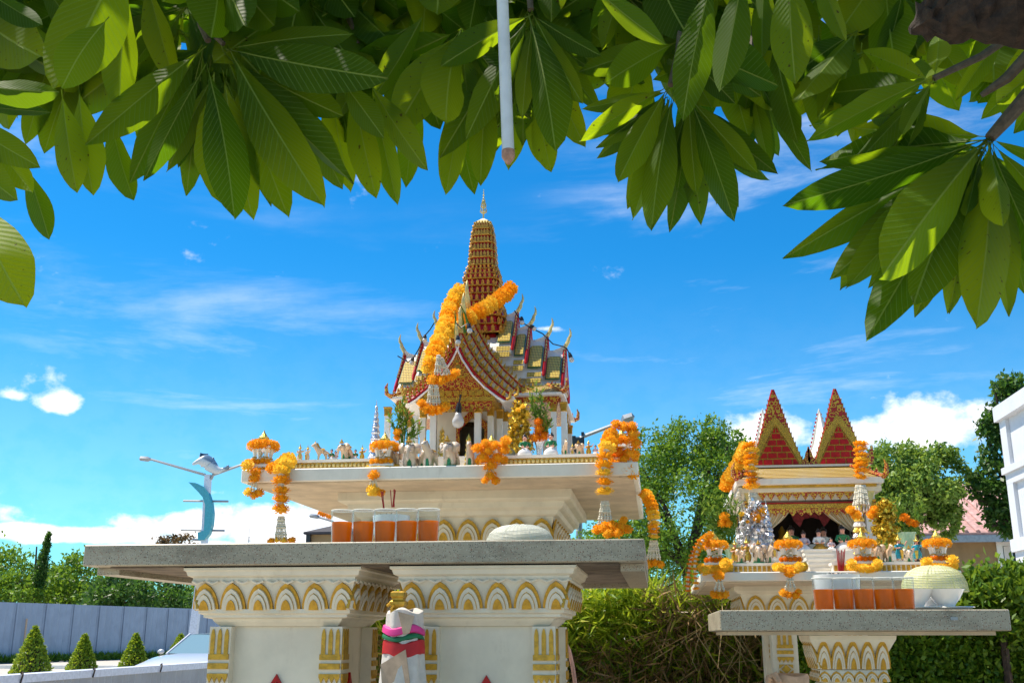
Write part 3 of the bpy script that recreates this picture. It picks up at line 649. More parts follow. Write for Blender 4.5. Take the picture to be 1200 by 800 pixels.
mb = MB(); mb.slab4((wx0 + .08, Y - .02, wz0 + .06), (wx0 + .16, Y - .16, wz0 + .06), (wx0 + .16, Y - .16, wz1 - .06), (wx0 + .08, Y - .02, wz1 - .06), .02); mb.build('sash', 'plain_white', wn)
zr = P(1150, 572, Y + 3).z; ov = .35
rf = MB().slab4((x0 - ov, Y - ov, zt + .02), (x1 + ov, Y - ov, zt + .02), (x1 + ov, Y + 2.6, zr), (x0 - ov, Y + 2.6, zr), .05).build('roof', 'rooftile', t)
MB().slab4((x0 - ov, Y + 2.6, zr), (x1 + ov, Y + 2.6, zr), (x1 + ov, Y + 5.5, zt), (x0 - ov, Y + 5.5, zt), .05).build('roof', 'rooftile', t)
nr = int((x1 - x0 + 2 * ov) / .2)
rib = MB().tube([(0, -ov, zt + .02), (0, 2.6, zr)], .045, 5).mesh('tile_rib', 'rooftile')
for i in range(nr + 1): inst('tile_rib', rib, rf, (x0 - ov + i * .2, Y, .06))
mb = MB(); mb.box(x0 - ov, x1 + ov, Y - ov - .04, Y - ov, zt - .10, zt + .02); mb.build('gutter', 'steel', t)

# white building at the right border
X0 = 3.79; t = thing('white_building', 'tall white panelled wall of a building at the right border', 'building', (X0, 12, 0)); T = 3.80
zs = [0, .9, 2.18, 2.34, 2.93, 3.10, 3.60, T]
MB().box(X0 + .04, X0 + 3, 5.5, 11.97, 0, T - .01).build('wall', 'pale', t)
for z0_, z1_, pr in ((0, .35, .02), (2.12, 2.24, .0), (2.24, 2.37, .03), (2.95, 3.06, .0), (3.06, 3.13, .03), (3.64, T, .04)):
    MB().box(X0 - pr, X0 + .04, 5.5, 12 + pr, z0_, z1_).build('moulding', 'pale', t)
for z0_, z1_ in ((.35, 2.12), (2.37, 2.95), (3.13, 3.64)):
    MB().box(X0 + .001, X0 + .04, 11.80, 11.999, z0_, z1_).build('pilaster', 'pale', t)
    MB().box(X0 + .001, X0 + .04, 8.2, 8.4, z0_, z1_).build('pilaster', 'pale', t)

# trees right of the large shrine
tree('broadleaf_tree', 'large bushy green tree between the two shrines', 'tree', gb(800, 20), .16,
     [L(790, 600, 20, 80, 78), L(845, 560, 20, 36, 62, 50), L(765, 545, 20, 38, 45), L(815, 525, 20, 38, 34), L(838, 506, 20, 17, 18), L(740, 650, 20, 70, 50), L(858, 640, 20, 30, 55)], 42000, .068, 'treeleaf', sig=.15, nl=60, limbs=12, inner=.45)
tree('slender_tree', 'slender young tree top just left of the small shrine gables', 'tree', gb(868, 22), .05, [L(862, 525, 22, 8, 26), L(873, 535, 22, 8, 20), L(866, 560, 22, 14, 26)], 1500, .09, 'treeleaf', sig=.3)
tree('round_tree', 'round pale-leaved tree behind the right side of the small shrine', 'tree', gb(1068, 15), .12,
     [L(1065, 575, 15, 60, 55), L(1050, 545, 15, 36, 30), L(1100, 565, 15, 34, 42), L(1108, 604, 15, 18, 26), L(1040, 600, 15, 36, 40)], 22000, .066, 'broadleaf', sig=.13, nl=44, updir=-.4, inner=.6)
tree('drooping_tree', 'dark drooping tree beside the white building at right', 'tree', gb(1215, 15), .14,
     [L(1185, 540, 15, 30, 50), L(1192, 470, 15, 24, 30), L(1162, 497, 15, 15, 22), L(1178, 455, 15, 18, 14), L(1150, 570, 15, 16, 20), L(1168, 600, 15, 14, 26), L(1192, 600, 15, 20, 40)], 9000, .08, 'darkleaf', sig=.2, nl=30, updir=-.5, inner=.4)

# hedges
t = thing('grass_hedge', 'unclipped hedge of bamboo grass and dry stalks behind the tables', 'hedge', tuple(Vector((-1.5, 7.7, 0))))
def hpts(n, xa, xb, y0, y1, z0, z1, toplift=.12, bias=1.0):
    x_ = xa + (xb - xa) * rng.random(n); y_ = y0 + (y1 - y0) * rng.random(n) ** 2; tt = np.array([.5 + noise.noise(Vector((q * 1.7, .3, 1))) + .5 * noise.noise(Vector((q * 6, 2, 1))) for q in x_])
    return np.stack([x_, y_, z0 + (z1 + toplift * (tt - .5) - z0) * rng.random(n) ** bias], 1)
xa, xb = P(395, 740, 7.6).x, P(955, 740, 7.2).x
MB().box(xa + .1, xb, 7.7, 8.3, 0, 1.35).build('core', 'wood', t)
leafcloud('foliage', 'grassblade', t, np.concatenate([hpts(11000, xa, xb, 7.2, 8.2, 1.2, 1.66, .16, .6), hpts(5500, xa, xb, 7.2, 7.8, .8, 1.45), hpts(4500, xa, xb, 7.10, 7.5, 1.36, 1.70, .16, .7)]), .13, .11, .35)
leafcloud('foliage', 'hedgeleaf', t, np.concatenate([hpts(9000, xa, xb, 7.2, 8.2, 1.15, 1.64, .16, .6), hpts(4600, xa, xb, 7.2, 7.8, .8, 1.45)]), .045, .4, .3)
leafcloud('stalks', 'dryblade', t, np.concatenate([hpts(10000, xa, xb, 7.2, 7.7, .8, 1.34), hpts(1500, P(765, 740, 7.3).x, P(905, 740, 7.3).x, 7.10, 7.5, 1.35, 1.68)]), .17, .06, .3)
sk = MB()
for i in range(26):
    px = random.uniform(790, 905); a = P(px, random.uniform(700, 735), 7.05 + random.random() * .2)
    sk.tube([a, a + Vector((random.uniform(-.12, .12), -.06, -.12)), a + Vector((random.uniform(-.3, .25), -.10, random.uniform(-.5, -.25)))], [.003, .004, .002], 3)
for i in range(26):
    px = random.uniform(665, 900); a = P(px, random.uniform(730, 790), 7.1 + random.random() * .2)
    sk.tube([a, a + Vector((random.uniform(-.25, .25), -.03, random.uniform(-.15, .1)))], [.004, .003], 3)
sk.build('dry_straw', 'straw', t, kind='stuff')
bl = MB()
for i in range(46):
    px = random.uniform(690, 860); a = P(px, random.uniform(690, 720), 7.3 + random.random() * .4); l_ = random.uniform(.1, .24); dx = random.uniform(-.6, .6) * l_
    bl.add([a, a + Vector((.012, 0, l_ * .5)) + Vector((dx * .4, 0, 0)), a + Vector((dx, -.02, l_)), a + Vector((-.012 + dx * .4, 0, l_ * .5))], [(0, 1, 2, 3)])
bl.build('long_blade', 'grassblade', t, kind='stuff')

t = thing('box_hedge', 'dense small-leaved hedge behind and below the right-hand slab', 'hedge', (2.0, 6.9, 0))
xa, xb = P(905, 740, 6.8).x, P(1290, 740, 6.8).x
MB().box(xa + .1, xb, 6.95, 7.6, 0, 1.52).build('core', 'wood', t)
leafcloud('foliage', 'hedgeleaf', t, np.concatenate([hpts(26000, xa, xb, 6.6, 7.2, .85, 1.58, .06), hpts(5000, xa, xb, 6.7, 7.6, 1.5, 1.62, .06)]), .04, .55, .2)
t = thing('bright_shrub', 'bright sunlit green shrub behind the right end of the right-hand slab', 'shrub', (P(1170, 700, 6.6).x, 6.6, 0))
MB().tube([(P(1170, 700, 6.6).x, 6.6, 0), P(1170, 700, 6.6)], [.04, .02], 6).build('trunk', 'wood', t)
leafcloud('foliage', 'hedgeleaf', t, np.concatenate([shell(3800, P(1172, 705, 6.6), (.20, .18, .17), .4, 30, .3), shell(1600, P(1140, 712, 6.6), (.12, .12, .10), .4, 20, .3), shell(3000, P(1205, 702, 6.6), (.16, .15, .18), .4, 20, .3)]), .05, .5, .7)
# ================================================================== shared ornament pieces
def petal_mesh(w, h, t=.018, name='lotus_petal'):
    """gilt outer leaf, cream ribbed arch, gilt heart; front faces -Y, origin bottom centre"""
    mb = MB(); mb.k = 1; mb.exy(arch(w, h), -t * .35, .002)
    mb.k = 0; mb.exy(arch(w * .80, h * .80), -t * .75, -t * .355); mb.k = 1; mb.exy(arch(w * .60, h * .63), -t * .80, -t * .755)
    mb.k = 0; mb.exy(arch(w * .56, h * .60), -t * 1.05, -t * .81); mb.k = 1; mb.exy(arch(w * .36, h * .40), -t * 1.25, -t * 1.055)
    return mb.mesh(name, ['cream', 'gold'])
def pilaster(mb, x0, x1, yf, zt, zb, axis='y', sgn=-1):
    """gilt pattern pieces on a cream post; faces out along sgn*axis at plane yf"""
    def pc(u0, u1, z0, z1, pr=.004, poly=None):
        pl = poly or [(u0, z0), (u1, z0), (u1, z1), (u0, z1)]
        a, b = yf + sgn * .0005, yf + sgn * pr
        (mb.exy if axis == 'y' else mb.exx)(pl, a, b)
    w = x1 - x0; mb.k = 1; fz = zt
    for i in range(3):
        c = x0 + w * (.16 + .34 * i); hw = w * .10; pc(0, 0, 0, 0, .004, [(c - hw, fz - .085), (c + hw, fz - .085), (c + hw, fz - .028), (c + hw * .6, fz - .014), (c, fz - .008), (c - hw * .6, fz - .014), (c - hw, fz - .028)])
    pc(x0, x1, fz - .098, fz - .082, .006); pc(x0, x1, fz - .125, fz - .108, .006); 
    n = 4
    for i in range(n):
        a = x0 + w * i / n; b = x0 + w * (i + 1) / n; pc(0, 0, 0, 0, .005, [(a, fz - .138), (a, fz - .148), ((a + b) / 2, fz - .165), (b, fz - .148), (b, fz - .138)])
    z = fz - .172
    while z > zb:
        d = w * .5; x = x0 + w * .5; hh = w * .42
        for q in ([(x, z), (x + hh * .7, z - hh * .7), (x, z - hh * 1.4), (x - hh * .7, z - hh * .7)],): pc(0, 0, 0, 0, .005, q)
        for sx in (-1, 1):
            pc(0, 0, 0, 0, .005, [(x + sx * hh * .2, z - .001), (x + sx * hh, z - .001), (x + sx * hh, z - hh * .6)]); pc(0, 0, 0, 0, .005, [(x + sx * hh, z - hh * .8), (x + sx * hh, z - hh * 1.4), (x + sx * hh * .2, z - hh * 1.4)])
        z -= hh * 1.5
    mb.k = 0

# ================================================================== left offering table
TZ0, TZ1 = 1.601, 1.665
t = thing('offering_table', 'wide speckled stone altar slab on two carved cream and gold pedestals', 'altar table', (-.88, 3.4, 0))
bevel(MB().box(-1.735, -.027, 3.10, 4.40, TZ0, TZ1).build('tabletop', 'terrazzo', t), .003)
for q in ((-1.733, -1.66, 3.19, 4.395), (-.10, -.030, 3.19, 4.395), (-1.659, -.101, 4.32, 4.395)): MB().box(*q, TZ0 - .022, TZ0 - .001).build('edge_rib', 'terrazzo', t)
MB().box(-1.659, -.101, 3.13, 4.319, TZ0 - .006, TZ0 - .001).build('underside', 'stained', t)  # flat dark sheet in place of the recessed panel
pm_front = petal_mesh(.040, .078)
def pedestal(parent, cx, cy, n=6):
    hw = .277
    mb = MB(); mb.sq(cx, cy, [(hw, TZ0 - .0004), (hw, 1.588), (hw - .006, 1.584), (hw - .010, 1.572), (hw - .022, 1.566), (hw - .024, 1.556), (hw - .026, 1.553), (hw - .036, 1.52), (hw - .047, 1.482), (hw - .049, 1.476), (hw - .040, 1.474), (hw - .040, 1.462), (hw - .052, 1.457), (hw - .052, 1.450), (.205, 1.446), (.200, 1.438), (.190, 1.428), (.186, 1.424)])
    mb.sq(cx, cy, [(.172, 1.4235), (.172, .55)]); mb.sq(cx, cy, [(.19, .549), (.20, .50), (.24, .46), (.24, .2), (.28, .19), (.28, .005)])
    p = mb.build('pedestal', 'cream', parent)
    ph = .076
    for i in range(n):
        x = cx - hw + .062 + i * (2 * hw - .124) / (n - 1)
        inst('lotus_petal', pm_front, p, (x, cy - hw + .046, 1.476), Matrix.Rotation(R(15), 3, 'X'))
        inst('lotus_petal', pm_front, p, (cx + hw - .046, cy - hw + .062 + i * (2 * hw - .124) / (n - 1), 1.476), Matrix.Rotation(R(90), 3, 'Z') @ Matrix.Rotation(R(15), 3, 'X'))
        if i in (0, 1, 5): inst('lotus_petal', pm_front, p, (cx - hw + .046, cy - hw + .062 + i * (2 * hw - .124) / (n - 1), 1.476), Matrix.Rotation(R(-90), 3, 'Z') @ Matrix.Rotation(R(15), 3, 'X'))
    mb = MB()
    for i in range(2 * n - 1):
        x = cx - hw + .04 + i * (2 * hw - .08) / (2 * n - 2); mb.tube([(x - .018, cy - hw + .020, 1.556), (x, cy - hw + .018, 1.549), (x + .018, cy - hw + .020, 1.556)], .004, 5)
        mb.tube([(cx + hw - .02, cy - hw + .04 + i * (2 * hw - .08) / (2 * n - 2) - .018, 1.556), (cx + hw - .018, cy - hw + .04 + i * (2 * hw - .08) / (2 * n - 2), 1.549), (cx + hw - .02, cy - hw + .04 + i * (2 * hw - .08) / (2 * n - 2) + .018, 1.556)], .004, 5)
    mb.build('bead_moulding', 'cream', p, True)
    for sx in (-1, 1):
        for sy in (-1, 1):
            mb = MB(); a, b = cx + sx * .172, cy + sy * .172; mb.box(a - .032 - (sx < 0) * .004, a + .032 + (sx > 0) * .004, b - .032 - (sy < 0) * .004, b + .032 + (sy > 0) * .004, .55, 1.423)
            x0, x1 = a - .030 - (sx < 0) * .004, a + .030 + (sx > 0) * .004
            if sy < 0: pilaster(mb, x0, x1, b - .036, 1.425, 1.05)
            y0, y1 = b - .030 - (sy < 0) * .004, b + .030 + (sy > 0) * .004
            if sx > 0: pilaster(mb, y0, y1, a + .036, 1.425, 1.05, 'x', 1)
            mb.build('corner_pilaster', ['cream', 'gold'], p)
    mb = MB(); zc = 1.20; a = .085; yf = cy - .172
    mb.exy([(cx, zc + a), (cx + a * .62, zc), (cx, zc - a), (cx - a * .62, zc)], yf - .008, yf - .0005); mb.k = 1
    mb.exy([(cx, zc + a * .72), (cx + a * .45, zc), (cx, zc - a * .72), (cx - a * .45, zc)], yf - .011, yf - .0085); mb.k = 0
    mb.exy([(cx - .004, zc + a * .7), (cx + .004, zc + a * .7), (cx + .004, zc - a * .7), (cx - .004, zc - a * .7)], yf - .014, yf - .0115)
    mb.build('diamond_ornament', ['red', 'gold'], p)
    mb = MB(); mb.exx([(cy, zc + a), (cy + a * .62, zc), (cy, zc - a), (cy - a * .62, zc)], cx + .1725, cx + .180); mb.build('diamond_ornament', 'red', p)
    return p
pedestal(t, -1.145, 3.13 + .277)
pedestal(t, -.503, 3.13 + .277)

# cloth-wrapped post between the pedestals
X, Yp = P(480, 740, 3.12).x, 3.05
t = thing('wrapped_post', 'post wrapped in white gauze with pink, green and red sashes between the two pedestals', 'wrapped post', (X, Yp, 0))
mb = MB(); mb.sq(X - .018, Yp, [(.012, 1.40), (.020, 1.468), (.017, 1.474), (.022, 1.482), (.022, 1.490), (.016, 1.495), (.016, 1.500), (.020, 1.505), (.020, 1.516), (.015, 1.519)]); mb.tube([(X - .045, Yp - .022, 1.478), (X - .036, Yp - .026, 1.486), (X - .028, Yp - .026, 1.478), (X - .034, Yp - .026, 1.47)], .005, 5); mb.build('gilded_capital', 'gold', t)
def drape(X, Yp, prof, folds, amp, n=40, seed=0):
    secs = []
    for k, (r, z) in enumerate(prof):
        secs.append([(X + (r + amp * r * math.sin(folds * a + seed + k * .35) + .003 * noise.noise(Vector((a * 2, z * 9, seed)))) * math.cos(a), Yp + (r + amp * r * math.sin(folds * a + seed + k * .35)) * math.sin(a), z + .006 * math.sin(3 * a + seed)) for a in [2 * math.pi * j / n for j in range(n)]])
    return secs
mb = MB(); mb.loft(drape(X, Yp, [(.034, 1.468), (.05, 1.462), (.052, 1.43), (.054, 1.40), (.056, 1.36), (.062, 1.30), (.070, 1.22), (.078, 1.10), (.084, .9)], 9, .05)); mb.build('gauze_wrap', 'gauze', t, True)
mb = MB(); mb.slab4((X - .05, Yp - .062, 1.32), (X + .02, Yp - .064, 1.36), (X + .058, Yp - .058, 1.12), (X - .02, Yp - .088, 1.10), .004); mb.slab4((X - .005, Yp - .060, 1.462), (X + .040, Yp - .050, 1.45), (X + .030, Yp - .060, 1.405), (X + .012, Yp - .062, 1.40), .004); mb.build('cloth_end', 'tancloth', t)
for nm, z0, z1, m_ in (('pink_sash', 1.400, 1.422, 'pinkcloth'), ('green_sash', 1.384, 1.399, 'greensash'), ('red_sash', 1.342, 1.383, 'redcloth')):
    mb = MB(); mb.loft(drape(X, Yp, [(.054, z1), (.0590, z1 - .003), (.0605, (z0 + z1) / 2), (.0605, z0 + .003), (.056, z0)], 4, .012, seed=z0 * 30)); mb.build(nm, m_, t, True)
MB().tube([(X, Yp, 0), (X, Yp, 1.40)], .02, 8).build('core', 'wood', t)

# ================================================================== right offering table
t = thing('offering_table', 'narrower speckled stone altar slab on one flared lotus-carved pedestal at right', 'altar table', (.6, 3.6, 0))
SZ0, SZ1 = 1.410, 1.470
bevel(MB().box(.186, 1.007, 3.30, 4.05, SZ0, SZ1).build('tabletop', 'terrazzo', t), .003)
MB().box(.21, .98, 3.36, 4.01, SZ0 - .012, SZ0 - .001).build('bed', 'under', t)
MB().box(.842, .862, 3.2975, 3.2995, 1.440, 1.449).build('inlay_mark', 'steel', t)
cx, cy = .585, 3.55
ped = MB().sq(cx, cy, [(.128, 1.397), (.126, 1.385), (.118, 1.372), (.103, 1.345), (.094, 1.318), (.092, 1.300), (.098, 1.296), (.100, 1.285), (.094, 1.270), (.086, 1.262), (.084, 1.258), (.090, 1.254), (.096, 1.244), (.098, 1.232), (.088, 1.215), (.080, 1.205), (.078, 1.15), (.095, 1.1), (.12, .9), (.16, .2), (.20, .15), (.20, .005)]).build('pedestal', 'cream', t)
tall = petal_mesh(.023, .088, .010); small = petal_mesh(.020, .030, .010)
def side(f):
    for rz in (0, -90): 
        Rz = Matrix.Rotation(R(rz), 3, 'Z')
        def put(me, u, z, rx, out): 
            v = Rz @ Vector((u, -out, 0)); inst('lotus_petal', me, ped, (cx + v.x, cy + v.y, z), Rz @ Matrix.Rotation(R(rx), 3, 'X'))
        for i in range(5): put(tall, (i - 2) * .043, 1.302, 17, .095)
        for i in range(6): put(small, (i - 2.5) * .0345, 1.264, 8, .094)
        for i in range(7): put(small, (i - 3) * .027, 1.216, -10, .094)
side(0)

# ================================================================== generic statuettes and offerings
FIG = {}
def skinpart(mb, nodes, edges, lv=1):
    vs, fs = skin(nodes, edges, lv); mb.add(vs, fs)
def elephant_meshes():
    """about .12 tall, facing -Y"""
    b = MB()
    N_ = [(0, .025, .066, .030), (0, -.008, .068, .030), (0, -.038, .088, .024), (0, -.058, .080, .014), (0, -.066, .056, .009), (0, -.066, .034, .006), (0, -.074, .022, .005),
          (.018, -.012, .030, .012), (.018, -.012, .004, .011), (-.018, -.012, .030, .012), (-.018, -.012, .004, .011), (.018, .036, .030, .012), (.018, .036, .004, .011), (-.018, .036, .030, .012), (-.018, .036, .004, .011), (0, .055, .050, .006), (0, .060, .020, .003)]
    E_ = [(0, 1), (1, 2), (2, 3), (3, 4), (4, 5), (5, 6), (1, 7), (7, 8), (1, 9), (9, 10), (0, 11), (11, 12), (0, 13), (13, 14), (0, 15), (15, 16)]
    skinpart(b, N_, E_)
    for sx in (-1, 1):
        b.loft([[(sx * .020, -.034, .105), (sx * .020, -.034, .062), (sx * .020, -.028, .062), (sx * .020, -.028, .105)], [(sx * .038, -.024, .108), (sx * .040, -.020, .060), (sx * .040, -.016, .064), (sx * .038, -.018, .106)], [(sx * .050, -.012, .098), (sx * .048, -.010, .066), (sx * .047, -.007, .068), (sx * .049, -.009, .097)]])
        b.tube([(sx * .012, -.058, .070), (sx * .014, -.075, .060), (sx * .013, -.084, .062)], [.004, .003, .001], 5)
    g = MB(); g.ball((0, -.040, .112), (.017, .017, .006), 10, 5); g.lathe(0, -.040, [(.009, .114), (.007, .124), (.002, .136)], 8)
    g.loft([[(x_ * 1.02, y_, .066 + math.sqrt(max(0, .0335 ** 2 - x_ * x_))) for x_ in (-.031, -.02, -.008, .008, .02, .031)] for y_ in (-.004, .026)], False, False)
    e = MB()
    for sx in (-1, 1): e.ball((sx * .0195, -.052, .094), .0035, 6, 4)
    gr = MB(); gr.cbox((0, -.014, .022), (.008, .006, .02)); gr.cbox((0, .034, .022), (.008, .006, .02)); gr.box(-.034, .034, -.034, .055, -.004, .003)
    return [('body', b.mesh('body', 'statue', smooth='all')), ('caparison', g.mesh('caparison', 'gold')), ('eyes', e.mesh('eyes', 'black')), ('grass_base', gr.mesh('grass_base', 'greencloth'))]
def horse_meshes():
    b = MB()
    N_ = [(0, .025, .060, .020), (0, -.012, .062, .021), (0, -.034, .082, .014), (0, -.042, .106, .012), (0, -.060, .100, .008), (0, -.068, .094, .006),
          (.012, -.016, .030, .008), (.013, -.018, .003, .006), (-.012, -.016, .030, .008), (-.013, -.018, .003, .006), (.012, .032, .032, .009), (.013, .036, .003, .006), (-.012, .032, .032, .009), (-.013, .036, .003, .006), (0, .048, .052, .007), (0, .056, .020, .004), (.008, -.038, .120, .003), (-.008, -.038, .120, .003)]
    E_ = [(0, 1), (1, 2), (2, 3), (3, 4), (4, 5), (1, 6), (6, 7), (1, 8), (8, 9), (0, 10), (10, 11), (0, 12), (12, 13), (0, 14), (14, 15), (3, 16), (3, 17)]
    skinpart(b, N_, E_); g = MB(); g.tube([(0, -.030, .118), (0, -.022, .100), (0, -.010, .082), (0, .006, .078)], [.006, .008, .008, .004], 6); g.lathe(0, -.042, [(.008, .116), (.004, .124), (.001, .132)], 6); g.loft([[(x_, y_, .061 + math.sqrt(max(0, .0235 ** 2 - x_ * x_))) for x_ in (-.022, -.01, .01, .022)] for y_ in (0, .022)], False, False)
    gr = MB(); gr.cbox((0, -.018, .018), (.007, .006, .02)); gr.box(-.024, .024, -.03, .05, -.004, .003)
    e = MB()
    for sx in (-1, 1): e.ball((sx * .009, -.052, .106), .0022, 6, 4)
    return [('body', b.mesh('body', 'statue', smooth='all')), ('mane_and_saddle', g.mesh('mane_and_saddle', 'gold')), ('eyes', e.mesh('eyes', 'black')), ('grass_base', gr.mesh('grass_base', 'greencloth'))]
def lady_meshes(cloth='greencloth', skirt='bowl'):
    """kneeling servant, about .11 tall, facing -Y"""
    b = MB()
    N_ = [(0, 0, .030, .016), (0, 0, .048, .013), (0, 0, .064, .015), (0, -.001, .077, .006), (0, -.002, .090, .013), (0, -.002, .100, .011), (.019, 0, .066, .006), (.026, -.006, .048, .005), (.012, -.020, .042, .004), (.004, -.026, .044, .004), (-.019, 0, .066, .006), (-.026, -.006, .048, .005), (-.012, -.020, .042, .004), (-.004, -.026, .044, .004)]
    E_ = [(0, 1), (1, 2), (2, 3), (3, 4), (4, 5), (2, 6), (6, 7), (7, 8), (8, 9), (2, 10), (10, 11), (11, 12), (12, 13)]
    skinpart(b, N_, E_)
    b.ball((0, -.0145, .090), (.002, .003, .003), 6, 4)
    s_ = MB(); s_.loft([[(x_ * r, y_ * r - .006, z) for x_, y_ in [(math.cos(a) * .034, math.sin(a) * .030) for a in [2 * math.pi * j / 14 for j in range(14)]]] for r, z in ((1.05, 0), (1.12, .008), (.98, .022), (.62, .032), (.45, .040))])
    c = MB(); c.loft([[(math.cos(a) * rx, math.sin(a) * ry, z) for a in [2 * math.pi * j / 12 for j in range(12)]] for rx, ry, z in ((.0155, .013, .040), (.015, .012, .050), (.021, .014, .064), (.020, .013, .071), (.009, .008, .076))])
    for sx in (-1, 1): c.tube([(sx * .018, 0, .068), (sx * .027, -.004, .050), (sx * .020, -.014, .044)], [.008, .0072, .0062], 7)
    h = MB(); h.ball((0, .004, .098), (.0145, .013, .0125), 10, 6); h.ball((0, .010, .112), .006, 8, 5)
    f = MB()
    for sx in (-1, 1): f.ball((sx * .005, -.0142, .094), (.0018, .001, .0013), 6, 4); f.cbox((sx * .005, -.0135, .0975), (.0025, .001, .0006))
    l_ = MB(); l_.ball((0, -.0142, .0845), (.003, .0015, .0012), 6, 4)
    return [('body', b.mesh('body', 'skin', smooth='all')), ('skirt', s_.mesh('skirt', skirt, smooth=True)), ('blouse', c.mesh('blouse', cloth, smooth=True)), ('hair', h.mesh('hair', 'hair', smooth=True)), ('eyes', f.mesh('eyes', 'black')), ('lips', l_.mesh('lips', 'red'))]
def dancer_meshes(cloth='gold'):
    """standing dancer with raised arm and pointed crown, .13 tall"""
    b = MB()
    N_ = [(0, 0, .055, .012), (0, 0, .068, .010), (0, 0, .080, .013), (0, 0, .092, .005), (0, -.001, .102, .010), (0, -.001, .110, .009), (.017, 0, .083, .005), (.032, -.004, .080, .004), (.040, -.008, .098, .0035), (.046, -.010, .106, .003), (-.017, 0, .083, .005), (-.028, -.006, .066, .004), (-.016, -.018, .066, .0035), (-.008, -.024, .070, .003),
          (.009, 0, .045, .009), (.012, -.006, .024, .007), (.013, 0, .004, .0055), (-.009, 0, .045, .009), (-.014, -.004, .024, .007), (-.012, .004, .004, .0055)]
    E_ = [(0, 1), (1, 2), (2, 3), (3, 4), (4, 5), (2, 6), (6, 7), (7, 8), (8, 9), (2, 10), (10, 11), (11, 12), (12, 13), (0, 14), (14, 15), (15, 16), (0, 17), (17, 18), (18, 19)]
    skinpart(b, N_, E_)
    c = MB(); c.loft([[(math.cos(a) * rx, math.sin(a) * ry, z) for a in [2 * math.pi * j / 12 for j in range(12)]] for rx, ry, z in ((.021, .014, .014), (.024, .016, .040), (.016, .014, .058), (.0125, .012, .068), (.018, .014, .082), (.012, .010, .089))])
    c.tube([(.016, 0, .083), (.030, -.003, .080)], [.008, .006], 7); c.tube([(-.016, 0, .083), (-.026, -.005, .068)], [.008, .006], 7)
    k = MB(); k.lathe(0, 0, [(.0125, .106), (.0125, .112), (.009, .116), (.007, .122), (.003, .134), (.001, .150)], 10)
    for sx in (-1, 1): k.exy([(sx * .012, .106), (sx * .020, .120), (sx * .013, .116)], -.002, .002); k.exy([(sx * .014, .086), (sx * .030, .096), (sx * .018, .078)], -.004, .004)
    k.exy([(-.010, .058), (.010, .058), (.006, .018), (0, .010), (-.006, .018)], -.022, -.017)
    f = MB()
    for sx in (-1, 1): f.ball((sx * .004, -.0105, .106), (.0016, .001, .0011), 6, 4)
    return [('body', b.mesh('body', 'skin', smooth='all')), ('costume', c.mesh('costume', cloth, smooth=True)), ('crown_and_sash', k.mesh('crown_and_sash', 'gold2')), ('eyes', f.mesh('eyes', 'black'))]
FIG['elephant'] = elephant_meshes(); FIG['horse'] = horse_meshes(); FIG['lady'] = lady_meshes(); FIG['lady_white'] = lady_meshes('bowl', 'gold'); FIG['lady_mauve'] = lady_meshes('dress_mauve', 'bowl')
FIG['dancer'] = dancer_meshes('gold'); FIG['dancer_teal'] = dancer_meshes('tealcloth'); FIG['dancer_ivory'] = dancer_meshes('pinkcream')
def fig(kind, px, py, Y, zfix, hpx, label, rz=0, name=None, group=None, ivory=False, cat='statuette'):
    """stands a statuette whose foot is seen at (px, py) on a surface of height zfix"""
    p = P(px, py, Y); H = {'elephant': .136, 'horse': .132, 'lady': .118, 'lady_white': .118, 'lady_mauve': .118, 'dancer': .150, 'dancer_teal': .150, 'dancer_ivory': .150}[kind]
    s_ = hpx * mpp(px, py, Y) / H
    t = thing(name or kind.split('_')[0] + '_statuette', label, cat, (p.x, Y, zfix + .004 * s_), group); t.rotation_euler = (0, 0, R(rz)); t.scale = (s_,) * 3
    for nm, me in FIG[kind]:
        o = bpy.data.objects.new(nm, me); C.objects.link(o); o.parent = t
        if ivory and nm == 'body': o.material_slots[0].link = 'OBJECT'; o.material_slots[0].material = M['pinkcream']
        if kind == 'dancer_ivory' and nm == 'body': o.material_slots[0].link = 'OBJECT'; o.material_slots[0].material = M['pinkcream']
    return t

def marigold_mesh(seed, flat=.75):
    r_ = random.Random(seed); mb = MB(); mb.ball((0, 0, 0), (.62, .62, .62 * flat), 8, 5)
    for th, n in ((12, 4), (32, 9), (54, 13), (76, 16), (98, 16), (120, 12), (145, 7)):
        for j in range(n):
            a = 2 * math.pi * (j + r_.random() * .7) / n; T = R(th + r_.uniform(-9, 9)); rr = r_.uniform(.84, .98)
            def pt(T_, a_, q): return (q * math.sin(T_) * math.cos(a_), q * math.sin(T_) * math.sin(a_), q * flat * math.cos(T_))
            da = .85 * math.pi / max(n, 5); w_ = da * r_.uniform(.7, 1.1); lift = R(r_.uniform(8, 24))
            mb.add([pt(T, a - w_ * .35, .5), pt(T, a + w_ * .35, .5), pt(T - lift, a + w_, rr * .92), pt(T - lift * 1.3, a, rr * 1.0), pt(T - lift, a - w_, rr * .92)], [(0, 1, 2, 3, 4)])
    return mb.mesh('marigold', 'orange')
FL = [marigold_mesh(i) for i in range(5)]
def dirrot(d, spin=0):
    q = Vector(d).normalized().to_track_quat('Z', 'Y'); return q @ Matrix.Rotation(spin, 3, 'Z').to_quaternion()
def flower(parent, p, r, m_='orange', d=(0, -.6, .6), flat=1.0):
    return inst('marigold', random.choice(FL), parent, p, dirrot(Vector(d) + Vector([random.uniform(-.15, .15) for _ in range(3)]), random.random() * 6.28), (r * random.uniform(.93, 1.07), r * random.uniform(.93, 1.07), r * flat), m_)
